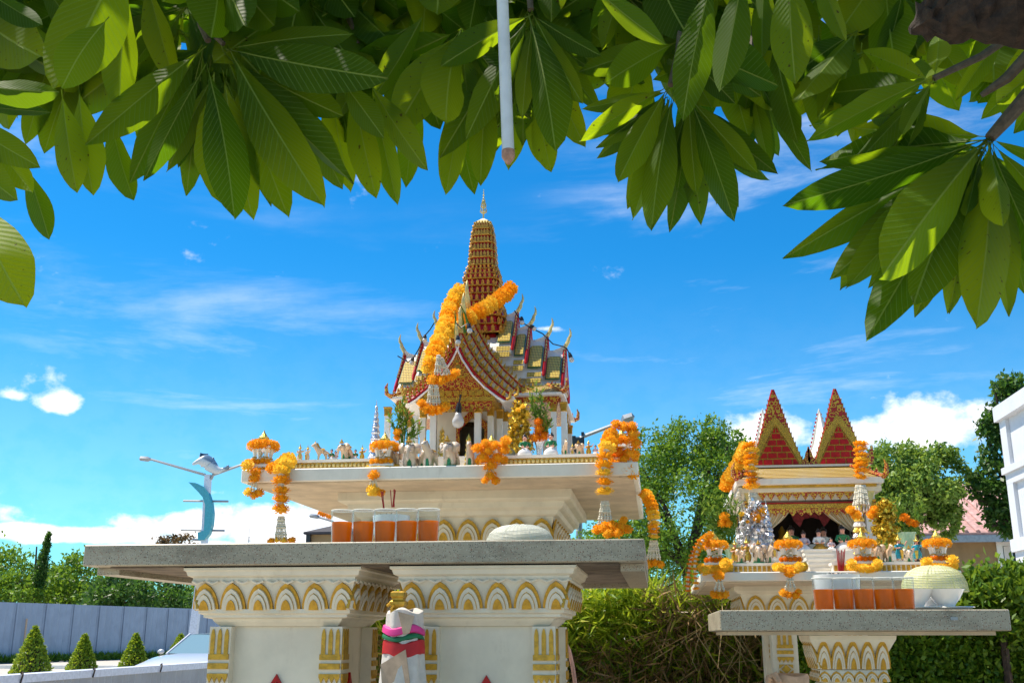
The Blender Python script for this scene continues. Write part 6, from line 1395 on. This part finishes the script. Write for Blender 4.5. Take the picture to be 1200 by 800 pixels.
# ================================================================== hanging garlands
garland('thick marigold garland draped over the left side of the gilded tower down to the porch', [(539, 341, 5.84), (533, 349, 5.78), (527, 362, 5.70), (523, 377, 5.55), (518, 392, 5.40), (511, 410, 5.26), (507, 422, 5.18), (503, 436, 5.16)], 11.5, mats=['orange', 'yellow', 'yellow'],
        bottoms=[(508, 445, 5.12, 10, 'orange'), (517, 446, 5.12, 10, 'orange'), (527, 441, 5.14, 9, 'orange'), (533, 437, 5.14, 8, 'orange'), (500, 432, 5.15, 9, 'yellow'), (500, 478, 5.1, 9, 'orange'), (507, 481, 5.1, 9, 'orange'), (515, 480, 5.1, 8.5, 'orange'), (521, 476, 5.1, 8, 'orange'), (494, 472, 5.1, 7, 'orange')],
        tas=[((514, 417, 5.11), (513, 438, 5.11)), ((517, 420, 5.12), (524, 438, 5.12)), ((505, 452, 5.1), (504, 474, 5.1)), ((511, 452, 5.1), (512, 474, 5.1))])
garland('thick marigold garland slung across the right side of the gilded tower', [(598, 338, 5.80), (590, 346, 5.74), (579, 354, 5.68), (566, 362, 5.62), (554, 369, 5.58), (543, 376, 5.54), (534, 382, 5.50), (529, 392, 5.46)], 11.5, mats=['orange', 'yellow', 'orange'])
t_ = thing('dried_pods', 'dangling dried green stems hanging from the tower garlands', 'dried stems', tuple(P(541, 352, 5.5)))
for pth in ([(539, 356), (545, 368), (548, 378), (551, 392)], [(533, 364), (534, 375), (534, 392)], [(541, 362), (543, 377), (545, 390)]):
    MB().tube([P(a, b, 5.42) for a, b in pth], [.002, .005, .009, .004][:len(pth)], 6).build('pod', 'sprig', t_, True)
garland('marigold garland with jasmine tail hanging off the left end of the large shrine slab', [(337, 540, 4.97), (331, 548, 4.86), (329, 560, 4.86), (329, 578, 4.86), (329, 603, 4.86)], 13, mats=['orange', 'yellow', 'orange'],
        bottoms=[(318, 634, 4.86, 6, 'orange'), (325, 632, 4.86, 5, 'yellow'), (333, 633, 4.86, 6, 'yellow'), (342, 633, 4.86, 6, 'orange')], tas=[((328, 606, 4.86), (326, 632, 4.86)), ((331, 606, 4.86), (332, 632, 4.86))], fl=.7, step=.42)
garland('marigold garland with jasmine tail hanging before the right end of the large shrine slab', [(716, 512, 4.93), (711, 525, 4.87), (708, 540, 4.86), (708, 558, 4.86), (708, 581, 4.86)], 13, mats=['orange', 'orange', 'yellow'],
        bottoms=[(700, 620, 4.86, 8, 'orange'), (709, 617, 4.84, 9, 'orange'), (718, 616, 4.84, 9, 'orange'), (727, 617, 4.84, 9, 'orange'), (735, 620, 4.86, 8, 'orange'), (731, 609, 4.90, 6, 'orange'), (713, 624, 4.82, 9, 'orange'), (724, 624, 4.82, 9, 'orange')], tas=[((707, 588, 4.86), (705, 614, 4.86)), ((711, 588, 4.86), (713, 614, 4.86))], fl=.65, step=.40)
garland('marigold garland hanging off the far right edge of the large shrine slab against the trees', [(756, 578, 5.6), (763, 590, 5.55), (766, 603, 5.52), (766, 622, 5.5), (766, 629, 5.5)], 9, mats=['orange', 'yellow'],
        bottoms=[(760, 660, 5.5, 7, 'orange'), (767, 659, 5.5, 7, 'orange'), (774, 661, 5.5, 6, 'orange')], tas=[((764, 634, 5.5), (762, 655, 5.5)), ((768, 634, 5.5), (770, 655, 5.5))])
garland('short marigold garland hanging at the back left under the large shrine slab', [(374, 600, 6.75), (382, 603, 6.75), (390, 606, 6.75)], 4.5)
garland('vertical marigold garland on the left front eave of the small shrine', [(878, 522, 5.44), (880, 530, 5.43), (880, 545, 5.42), (881, 574, 5.42)], 11.5, mats=['orange', 'yellow', 'orange'], bottoms=[(885, 603, 5.2, 8, 'orange'), (890, 608, 5.2, 8, 'orange'), (892, 600, 5.2, 8, 'orange'), (888, 606, 5.18, 8, 'orange')], tas=[((880, 578, 5.40), (882, 604, 5.38)), ((884, 578, 5.40), (887, 604, 5.38))])
garland('marigold garland trailing back over the left eave corner of the small shrine', [(873, 524, 5.50), (867, 538, 5.58), (860, 551, 5.68), (852, 563, 5.8), (849, 573, 5.86)], 10.5, mats=['yellow', 'orange', 'yellow'], tas=[((858, 580, 5.6), (860, 602, 5.6)), ((866, 578, 5.55), (869, 598, 5.55))])
garland('vertical marigold garland on the right front eave of the small shrine', [(1008, 520, 5.44), (1009, 532, 5.43), (1009, 548, 5.42), (1009, 564, 5.42)], 11, mats=['orange', 'yellow', 'orange'], bottoms=[(1003, 603, 5.3, 8, 'orange'), (997, 597, 5.3, 7, 'orange'), (1021, 603, 5.3, 7, 'orange'), (1025, 597, 5.3, 7, 'orange')], tas=[((1005, 569, 5.4), (1003, 598, 5.33)), ((1012, 569, 5.4), (1016, 598, 5.33)), ((1009, 569, 5.4), (1009, 590, 5.33))])
garland('long thin marigold string looping off the left end of the small shrine slab', [(832, 626, 4.95), (824, 632, 4.90), (817, 645, 4.87), (814, 660, 4.86), (815, 676, 4.86), (816, 690, 4.86)], 5.5, 'orange', step=.5)
garland('outer thin marigold string hanging below the left end of the small shrine slab', [(820, 634, 5.0), (813, 646, 4.99), (808, 662, 4.98), (806, 680, 4.98), (806, 694, 4.98)], 5, 'deep', step=.5)

# ================================================================== cups, bowls, covers, incense
def cup_meshes(H=.100, fill=.68):
    s_ = {}
    mb = MB(); mb.lathe(0, 0, [(.0300, 0), (.0305, .002), (.0325, H * .5), (.0335, H - .003), (.0345, H), (.0338, H), (.0328, H - .004), (.0318, H * .5), (.0295, .0025)], 28, False); s_['cup'] = mb.mesh('cup', 'plastic', smooth=True)
    mb = MB(); mb.lathe(0, 0, [(.0270, .003), (.0285, .004), (.0300, H * .4), (.0310, H * fill - .001), (.0295, H * fill)], 28); s_['tea'] = mb.mesh('tea', 'tea', smooth=True)
    mb = MB(); mb.lathe(0, 0, [(.0325, H + .0002), (.0350, H + .0002), (.0352, H + .0022), (.0335, H + .0034), (.0325, H + .0022)], 28, False); s_['lid_rim'] = mb.mesh('lid_rim', 'mesh_white', smooth=True)
    mb = MB(); mb.lathe(0, 0, [(.0324, H + .0006), (.0324, H + .0016)], 28); s_['lid'] = mb.mesh('lid', 'plastic'); return s_
def cup(px, Y, z, label, cm_, group, sc=1):
    p = P(px, 620, Y); t = thing('tea_cup', label, 'cup', (p.x, Y, z), group)
    t.scale = (sc,) * 3; inst('cup', cm_['cup'], t, (p.x, Y, z)); inst('tea', cm_['tea'], t, (p.x, Y, z)); ld = inst('lid', cm_['lid'], t, (p.x, Y, z)); inst('lid_rim', cm_['lid_rim'], ld, (p.x, Y, z)); return t
ca = cup_meshes(.098, .66); ordn = ['leftmost', 'second from left', 'middle', 'second from right', 'rightmost']
for i, px in enumerate((400.5, 425.8, 451.2, 476.6, 502)): cup(px, 3.17, TZ1 + .0005, f'{ordn[i]} of the five clear cups of orange tea on the long left slab', ca, 'tea cups on the left slab')
for i, px in enumerate((959, 982, 1005.5, 1029, 1052)): cup(px, 3.37 + .006 * (i % 2), SZ1 + .0005, f'{ordn[i]} of the five clear cups of orange tea on the right-hand slab', ca, 'tea cups on the right slab', .93)
def incense(px, Y, z, pr, ph, label, sticks, bowlm):
    p = P(px, 600, Y); t = thing('incense_pot', label, 'incense pot', (p.x, Y, z)); mb = MB(); mb.lathe(p.x, Y, [(pr * .7, z), (pr * .75, z + .005), (pr * .95, z + ph * .6), (pr, z + ph), (pr * .94, z + ph), (pr * .85, z + ph * .8)], 24); mb.build('pot', bowlm, t, True)
    mb = MB(); mb.lathe(p.x, Y, [(.001, z + ph * .8), (pr * .9, z + ph * .82), (pr * .8, z + ph * .96), (.001, z + ph * 1.06)], 16); mb.build('ash', 'tancloth', t, True)
    mb = MB()
    for i in range(90): a = random.random() * 6.28; r = pr * .9 * math.sqrt(random.random()); q = Vector((p.x + r * math.cos(a), Y + r * math.sin(a), z + ph * (1.05 - .1 * r / pr))); mb.k = i % 2; mb.tube([q, q + Vector((random.uniform(-.01, .01), random.uniform(-.01, .01), random.uniform(0, .006)))], .0013, 3)
    mb.build('incense_stubs', ['wood', 'bowl'], t, kind='stuff')
    for (a, b, c, d) in sticks: MB().tube([P(a, b, Y), P(c, d, Y)], .0016, 5).build('incense_stick', 'incense', t)
    return t
incense(459, 3.50, TZ1 + .0005, .062, .118, 'white incense pot with red stick stubs behind the left row of tea cups', [(449.5, 597, 446.5, 575), (450.5, 597, 448, 576), (449, 597, 449, 575), (460, 594, 462.5, 573), (461, 594, 463.5, 574), (462, 594, 461.5, 573), (459, 594, 457.5, 574)], 'bowl')
incense(974, 3.58, SZ1 + .0005, .074, .113, 'white incense bowl full of dark stubs behind the right row of tea cups', [], 'bowl')
t_ = thing('incense_bundle', 'bundle of bright red incense sticks standing at the foot of the small shrine steps', 'incense', (P(985, 672, 4.97).x, 4.97, 1.6685))
for i in range(6):
    a = P(983 + i * 1.0, 668, 4.97 + .004 * (i % 2)); MB().tube([(a.x, a.y, 1.6685), P(980.5 + i * 1.9, 643 + (i * 2 % 5), a.y)], .0024, 5).build('incense_stick', 'incense', t_)
def cover(px, Y, z, rx, ry, h, mts, label, zlift=0, seed=0):
    p = P(px, 640, Y); t = thing('food_cover', label, 'food cover', (p.x, Y, z)); zz = z + zlift; n = 2.6
    def S_(u, a): r = (1 - (u) ** n) ** (1 / n); return (p.x + rx * r * math.cos(a), Y + ry * r * math.sin(a), zz + h * u)
    inner = MB(); us = [0, .25, .5, .7, .84, .93, .98, .999]; inner.loft([[tuple(Vector((p.x, Y, zz)) + (Vector(S_(u, 2 * math.pi * j / 40)) - Vector((p.x, Y, zz))) * .965) for j in range(40)] for u in us], True); inner.build('lining', mts[1], t, 'all')
    hb = MB()
    for u in [k / 16 for k in range(16)]: hb.tube([S_(u, 2 * math.pi * j / 48) for j in range(49)], .0014 if u else .004, 3)
    hb.build('hoop', mts[0], t, kind='stuff'); rb_ = MB()
    for j in range(44): a = 2 * math.pi * j / 44; rb_.tube([S_(u, a) for u in (0, .3, .6, .8, .92, .98, .999)], .0022 if j % 6 == 0 else .0009, 3)
    rb_.build('rib', mts[0], t, kind='stuff'); return t
cover(609.5, 3.38, TZ1 + .0005, .108, .105, .070, ('mesh_white', 'mesh_white'), 'white woven food cover with yellow ribs on the long left slab')
cover(1090, 3.62, SZ1 + .0005, .100, .090, .080, ('mesh_yellow', 'mesh_white'), 'yellow-green woven food cover over white bowls on the right-hand slab', .062)
t_ = thing('tray', 'flat white tray under the bowls on the right-hand slab', 'tray', (P(1090, 700, 3.6).x, 3.6, SZ1 + .0005)); p = P(1090, 700, 3.6); MB().sq(p.x, 3.62, [(.085, SZ1 + .001), (.105, SZ1 + .010), (.110, SZ1 + .011), (.104, SZ1 + .014), (.08, SZ1 + .006)]).build('tray', 'bowl', t_)
for px, Y, lab in ((1072, 3.56, 'white porcelain bowl, left one under the yellow food cover'), (1108, 3.56, 'white porcelain bowl, right one under the yellow food cover'), (1092, 3.70, 'white porcelain bowl at the back under the yellow food cover')):
    p = P(px, 700, Y); t_ = thing('bowl', lab, 'bowl', (p.x, Y, SZ1 + .012), 'white bowls'); zb_ = SZ1 + .0145
    MB().lathe(p.x, Y, [(.026, zb_), (.028, zb_ + .006), (.044, zb_ + .026), (.056, zb_ + .048), (.059, zb_ + .052), (.055, zb_ + .050), (.040, zb_ + .022), (.01, zb_ + .01)], 28).build('bowl', 'bowl', t_, True)

# hose by the pedestal
t_ = thing('hose', 'faded pink hose curving down beside the right carved pedestal', 'hose', tuple(P(672, 800, 3.9)))
MB().tube([P(656, 738, 3.72), P(660, 748, 3.76), P(667, 762, 3.82), P(671, 780, 3.88), P(674, 800, 3.9), P(676, 830, 3.95)], .0075, 8).build('hose', 'hose', t_, True)
# hanging tube
t_ = thing('hanging_tube', 'long pale plastic tube with rusty cap hanging down in front of the leaves', 'tube', tuple(P(588, -60, 2.3)))
a, b = P(585.5, -90, 1.72), P(595.5, 178, 1.70); r_ = 7.2 * mpp(595, 178, 1.70)
MB().tube([a, b], [r_ * 1.0, r_], 20).build('tube', 'tube', t_, True)
d_ = (b - a).normalized(); MB().tube([b - d_ * .002, b + d_ * .010, b + d_ * .016, b + d_ * .024], [r_ * 1.08, r_ * 1.1, r_ * .8, r_ * .3], 16).build('cap', 'tubeend', t_, True)
# ================================================================== the frangipani tree overhead
def leaf_mesh(seed):
    r_ = random.Random(seed); n = 12; vs = []; uv = []; fs = []; bend = r_.uniform(-.16, .10); fold = r_.uniform(.05, .30); tw = r_.uniform(-.5, .5); sw = r_.uniform(-.09, .09); r_w = r_.uniform(12, 24)
    cols = (-1, -.5, -.06, 0, .06, .5, 1)
    for i in range(n + 1):
        v = i / n; t = v
        w_ = .05 if v < .08 else 0
        s = min(1, max(0, (v - .11) / .89)); prof = (math.sin(math.pi * s ** 1.12)) ** .80 if 0 < s < 1 else 0
        wd = max(prof * .5, .012 if v < .98 else .0)
        for c in cols:
            x = c * wd; z = abs(c) * wd * fold + bend * 4 * v * (v - 1) * -.25 + .020 * math.sin(v * r_w + c * 2 + seed) * abs(c)
            a = tw * (v - .2); x, z = x * math.cos(a) - z * math.sin(a), x * math.sin(a) + z * math.cos(a)
            if abs(c) < .07 and c == 0: z -= .006 * (1 - v)
            vs.append((x + sw * math.sin(math.pi * v), v, z)); uv.append((.5 + c * .5 * (wd * 2 if prof else .04), v))
    m_ = len(cols)
    for i in range(n):
        for j in range(m_ - 1): a = i * m_ + j; fs.append((a, a + 1, a + m_ + 1, a + m_))
    me = bpy.data.meshes.new('leaf'); me.from_pydata(vs, [], fs); l_ = me.uv_layers.new(name='UVMap')
    for lp in me.loops: l_.data[lp.index].uv = uv[lp.vertex_index]
    me.materials.append(M['frangi']); me.polygons.foreach_set('use_smooth', [True] * len(me.polygons)); return me
LV = [leaf_mesh(i) for i in range(9)]
base = (2.6, 1.2, 0)
T = thing('frangipani_tree', 'frangipani tree with long drooping leaves hanging over the top of the whole view', 'tree', base)
limb_top = P(1420, -60, 1.7)
MB().tube([base, (2.55, 1.25, .9), (2.3, 1.35, 1.8), tuple(limb_top)], [.16, .14, .12, .10], 10).build('trunk', 'wood', T, True)
# ragged limb in the top right corner
mb = MB(); pts = [limb_top, P(1260, 0, 1.72), P(1190, 12, 1.75), P(1130, 17, 1.78), P(1090, 22, 1.80), P(1066, 36, 1.82)]
vsec = []; RR = [.075, .062, .052, .046, .036, .006]
for i in range(len(pts) * 4 - 3):
    k = i / 4; a = pts[int(k)]; b = pts[min(int(k) + 1, len(pts) - 1)]; p = a.lerp(b, k % 1); r = RR[int(k)] + (RR[min(int(k) + 1, len(RR) - 1)] - RR[int(k)]) * (k % 1)
    vsec.append([tuple(p + (Vector((0, 1, 0)) * math.cos(q) + Vector((-.3, 0, 1)).normalized() * math.sin(q)) * r * (1 + .65 * noise.noise(Vector((q * 1.3, i * .8, 3))) + .35 * noise.noise(Vector((q * 4, i * 2.1, 8))))) for q in [2 * math.pi * j / 16 for j in range(16)]])
mb.loft(vsec); mb.build('broken_limb', 'limb', T)
leaves = []   # (base, tip, width ratio, roll)
def lf(bx, by, tx, ty, Y, dY=0., wr=.31, roll=None):
    leaves.append((P(bx, by, Y), P(tx, ty, Y + dY), wr, roll if roll is not None else random.uniform(-.5, .5)))
dupe = []
def cl(cx, cy, Y, tips, wr=.31):
    dupe.extend(range(len(leaves), len(leaves) + len(tips)))
    for q in tips:
        lf(cx + random.uniform(-4, 4), cy + random.uniform(-4, 4), q[0], q[1], Y, q[2] if len(q) > 2 else random.uniform(-.25, .15), q[3] if len(q) > 3 else wr)
# first cluster (left of centre)
cl(240, 55, 2.35, [(100, 170, -.1, .36), (152, 215, .1), (209, 197, .15), (224, 203, .2), (190, 120, .25)])
cl(244, 72, 2.3, [(275, 257, -.1, .30), (168, 212, .05, .3)]); cl(262, 80, 2.35, [(297, 258, 0, .30), (318, 222, .2, .24), (262, 200, .3)])
cl(262, 55, 2.35, [(380, 243, -.1, .30), (414, 216, .05, .30), (329, 224, .2, .26), (455, 92, -.15, .34), (415, 40, 0, .34), (350, 150, .25)])
lf(128, 20, 72, 104, 1.9, -.05, .62, .2); lf(150, -70, 62, 105, 2.0, -.1, .50, .1); lf(150, -20, 140, 130, 2.3, 0, .36); lf(170, -30, 205, 100, 2.4, 0, .34)
lf(-60, 95, 70, 108, 2.0, 0, .30); lf(-50, 122, 60, 132, 2.15, 0, .25); lf(-60, 130, 47, 196, 2.1, 0, .36); lf(-40, 140, 38, 226, 2.2, 0, .4); lf(-70, 160, 20, 235, 2.1, 0, .4)
lf(-30, 225, 30, 360, 1.9, -.15, .40, .2); lf(28, 190, 58, 281, 2.5, 0, .36); lf(72, 105, 90, 226, 2.3, 0, .40); lf(92, 98, 109, 229, 2.35, 0, .36); lf(128, 130, 157, 235, 2.5, 0, .34); lf(60, 60, 30, 170, 2.6, 0, .38)
lf(88, 30, 10, 60, 2.5); lf(40, -30, 92, 45, 2.4, 0, .4); lf(-30, -20, 50, 30, 2.2, 0, .4)
# second cluster
lf(385, 82, 411, 226, 2.6, 0, .34); lf(330, 90, 402, 222, 2.5, 0, .3); lf(412, 90, 441, 233, 2.5, 0, .32); lf(436, 100, 466, 241, 2.6, 0, .28); lf(430, 92, 501, 200, 2.35, 0, .34); lf(395, 88, 450, 162, 2.3, 0, .44)
lf(492, 95, 476, 220, 2.7, 0, .32); lf(540, 90, 522, 229, 2.55, 0, .32); lf(572, 80, 563, 218, 2.5, 0, .32); lf(530, 95, 556, 228, 2.7, 0, .3); lf(604, 70, 596, 200, 2.7, 0, .36)
cl(622, 14, 2.35, [(515, 186, .15, .34), (546, 163, .0, .30), (516, 78, -.05, .36), (580, 150, .2, .3), (612, 140, .05, .28), (651, 177, -.1, .30), (683, 122, -.05, .28), (681, 140, .2, .3), (640, 150, .3, .3), (705, 66, 0, .34), (560, 110, .3)])
lf(630, 110, 646, 202, 2.6, 0, .4); lf(618, 110, 634, 192, 2.65, 0, .4); lf(480, 30, 465, 95, 2.5, 0, .36); lf(500, 10, 436, 118, 2.4, 0, .36); lf(440, 60, 395, 140, 2.5, 0, .4)
# third cluster
cl(786, 105, 2.3, [(679, 166, -.1, .30), (699, 186, .2, .28), (724, 213, -.1, .32), (735, 245, .05, .28), (763, 270, -.1, .28), (681, 128, 0, .28), (748, 220, .25)])
cl(808, 112, 2.35, [(785, 272, .3, .24), (816, 228, 0, .30), (822, 264, .3, .26), (861, 260, -.05, .30), (778, 225, .1, .26), (888, 203, .0, .30), (912, 204, .2, .28), (840, 240, .3, .26)])
lf(690, -20, 781, 53, 2.1, 0, .34, .3); lf(735, -60, 705, 60, 2.4, 0, .34); lf(820, 30, 740, 90, 2.5, 0, .3)
lf(838, -35, 800, 142, 2.05, 0, .32, .2); lf(872, -40, 843, 108, 2.0, 0, .36, .1); lf(925, -50, 932, 99, 2.0, 0, .42, 0); lf(955, -40, 992, 50, 2.1, 0, .36); lf(898, -40, 893, 70, 2.4, 0, .34)
cl(880, 80, 2.5, [(951, 201, 0, .28), (905, 190, .2, .3), (860, 180, .2, .3), (935, 150, .3, .3)])
# right clusters
cl(1094, 92, 2.2, [(944, 166, -.15, .24), (985, 211, 0, .26), (1057, 158, -.1, .22), (1010, 60, .2, .28), (1040, 190, .3, .3), (960, 110, .3, .3), (1100, 40, .2)], .26)
cl(1160, 163, 2.15, [(917, 241, -.1, .24), (917, 303, .2, .24), (957, 238, .25, .24), (972, 328, .1, .26), (1015, 399, -.1, .26), (1032, 326, -.3, .30), (1020, 374, .15, .26), (1072, 372, .1, .26), (1110, 368, .25, .28), (1144, 385, -.2, .26), (1182, 371, 0, .24), (1202, 346, .2, .28), (1176, 265, -.2, .2), (1235, 335, 0, .3), (1270, 280, 0), (960, 190, .35, .28), (1000, 150, .4, .28), (1250, 200, 0), (1090, 330, .3, .28)], .27)
lf(905, 40, 935, 168, 2.45, 0, .34); lf(960, 30, 962, 160, 2.5, 0, .36); lf(985, 40, 930, 140, 2.6, 0, .36); lf(1010, 50, 1000, 170, 2.6, 0, .36); lf(940, 20, 905, 130, 2.55, 0, .36); lf(1185, 30, 1120, 118, 2.6, 0, .3); lf(1230, 20, 1175, 110, 2.5, 0, .3); lf(1240, 60, 1150, 140, 2.7); lf(1060, -20, 1030, 90, 2.6, 0, .3)
# behind and above: fill, kept above the leaf fringe
fringe = [(-80, 230), (0, 220), (60, 200), (110, 205), (170, 205), (230, 175), (300, 190), (340, 185), (400, 195), (470, 195), (540, 195), (600, 165), (650, 150), (685, 95), (720, 150), (790, 200), (850, 190), (900, 170), (945, 150), (1000, 190), (1080, 280), (1150, 300), (1280, 300)]
def fr(px):
    for (a, b), (c, d) in zip(fringe, fringe[1:]):
        if a <= px <= c: return b + (d - b) * (px - a) / (c - a)
    return 200
for (b, tip, wr, roll) in [leaves[i] for i in dupe]:      # a second, shorter leaf between many of the fringe leaves
    if random.random() < 1:
        d = tip - b; e = b + Matrix.Rotation(random.choice((-1, 1)) * R(random.uniform(7, 15)), 3, FW) @ d * random.uniform(.72, .9) + Vector((0, random.uniform(.08, .2), 0)); leaves.append((b + Vector((0, .05, 0)), e, wr, random.uniform(-.9, .9)))
hero = len(leaves); tries = 0
rosettes = []
for gx in range(-60, 1290, 58):
    for gy in (-100, -55, -10, 40):
        rosettes.append((gx + random.uniform(-28, 28), gy + random.uniform(-22, 22), random.uniform(2.35, 3.0)))
for cx_, cy_, Y in rosettes:
    if 1060 < cx_ < 1220 and cy_ < 60 and Y < 2.9: Y += .5
    k = 0; n = random.randint(6, 9)
    for j in range(n):
        a = R(random.uniform(15, 165)); l_ = random.uniform(75, 125) * 2.6 / Y * 1.05; tx, ty = cx_ + math.cos(a) * l_ * 1.1, cy_ + math.sin(a) * l_
        if ty > fr(tx) - 12: continue
        leaves.append((P(cx_, cy_, Y), P(tx, ty, Y + random.uniform(-.2, .2)), random.uniform(.28, .38), random.uniform(-.9, .9)))
print('leaves', len(leaves), 'hero', hero)
extra = leaves[300:]; 
def leafmatx(b, tip, wr, roll):
    d = tip - b; l_ = d.length; d.normalize(); view = (EYE - (b + tip) / 2).normalized()
    nrm = -(view - d * view.dot(d)).normalized(); nrm = (Matrix.Rotation(roll, 3, d) @ nrm); x = d.cross(nrm)
    return l_, Matrix((x, d, nrm)).transposed()
for i, (b, tip, wr, roll) in enumerate(leaves[:300]):
    l_, m3 = leafmatx(b, tip, wr, roll); inst('leaf', LV[i % len(LV)], T, b, m3, (l_ * wr * (.70 if i < hero else .85), l_, l_ * .5))
# unseen canopy higher up, spread and thinned to shade the leaves in view
far_l = list(extra)
for i in range(520):
    c = Vector((random.uniform(-3.6, 2.6), random.uniform(.6, 2.75), 0)); c.z = random.uniform(3.5, 4.1) + .35 * max(0, 1.5 - c.y)
    if c.y > 2.0: c.z = max(c.z, 1.4 + c.y * 0.86 + random.uniform(0, .4))
    a = random.random() * 6.28; d = Vector((math.cos(a), math.sin(a), random.uniform(-.7, .2))).normalized()
    for j in range(2):
        a2 = a + j * 1.1; d = Vector((math.cos(a2), math.sin(a2), random.uniform(-.7, .1))).normalized(); far_l.append((c, c + d * random.uniform(.24, .34), .33, random.uniform(-1, 1)))
V_, F_, U_ = [], [], []
for i, (b, tip, wr, roll) in enumerate(far_l):
    l_, m3 = leafmatx(b, tip, wr, roll); me = LV[i % len(LV)]; bs = len(V_); S_ = m3 @ Matrix.Diagonal((l_ * wr, l_, l_ * .5))
    V_ += [tuple(S_ @ v.co + b - off(T)) for v in me.vertices]; F_ += [tuple(bs + k for k in p.vertices) for p in me.polygons]; U_ += [tuple(me.uv_layers[0].data[k].uv) for k in range(len(me.loops))]
me = bpy.data.meshes.new('canopy_leaves'); me.from_pydata(V_, [], F_); l_ = me.uv_layers.new(name='UVMap'); l_.data.foreach_set('uv', [c for q in U_ for c in q]); me.materials.append(M['frangi']); me.polygons.foreach_set('use_smooth', [True] * len(me.polygons))
o = bpy.data.objects.new('canopy_leaves', me); C.objects.link(o); o.parent = T; o['kind'] = 'stuff'
# branches to the clusters
def branch(pts, rr): MB().tube(pts, rr, 7).build('branch', 'twig', T, True)
hub = Vector((1.5, 1.9, 3.6))
branch([limb_top, hub.lerp(limb_top, .5), hub], [.09, .07, .05])
branch([hub, P(260, -260, 2.6), P(232, -60, 2.45), P(229, 0, 2.4), P(236, 30, 2.36), P(244, 48, 2.35)], [.045, .025, .017, .012, .010, .009])
branch([P(236, 30, 2.36), P(250, 40, 2.35), P(262, 52, 2.35)], [.009, .008, .007]); branch([P(290, -40, 2.45), P(270, 12, 2.42), P(244, 44, 2.36)], [.008, .007, .006])
branch([hub, P(380, -150, 2.7), P(398, -30, 2.6), P(408, 20, 2.55), P(420, 52, 2.5)], [.04, .018, .013, .010, .006])
branch([hub, P(610, -160, 2.5), P(618, -40, 2.4), P(622, 12, 2.35)], [.04, .018, .010, .008])
branch([hub, P(800, -150, 2.5), P(802, 0, 2.4), P(796, 60, 2.34), P(786, 100, 2.3)], [.04, .018, .012, .010, .008]); branch([P(802, 0, 2.4), P(808, 60, 2.36), P(808, 108, 2.35)], [.01, .008, .007])
branch([hub, P(890, -140, 2.7), P(884, 0, 2.6), P(880, 78, 2.5)], [.04, .016, .010, .008])
branch([hub, P(1260, 10, 2.25), P(1205, 28, 2.22), P(1150, 66, 2.2), P(1094, 92, 2.2)], [.04, .014, .011, .009, .007])
branch([limb_top, P(1250, 20, 2.1), P(1208, 62, 2.12), P(1180, 92, 2.13), P(1150, 112, 2.15)], [.05, .018, .014, .012, .006])
branch([limb_top, P(1260, 60, 2.1), P(1208, 108, 2.13), P(1180, 140, 2.15), P(1160, 162, 2.15)], [.05, .022, .017, .015, .012])
branch([hub, P(60, -180, 2.6), P(70, -40, 2.4), P(88, 12, 2.3), P(95, 40, 2.3)], [.04, .018, .014, .010, .006])
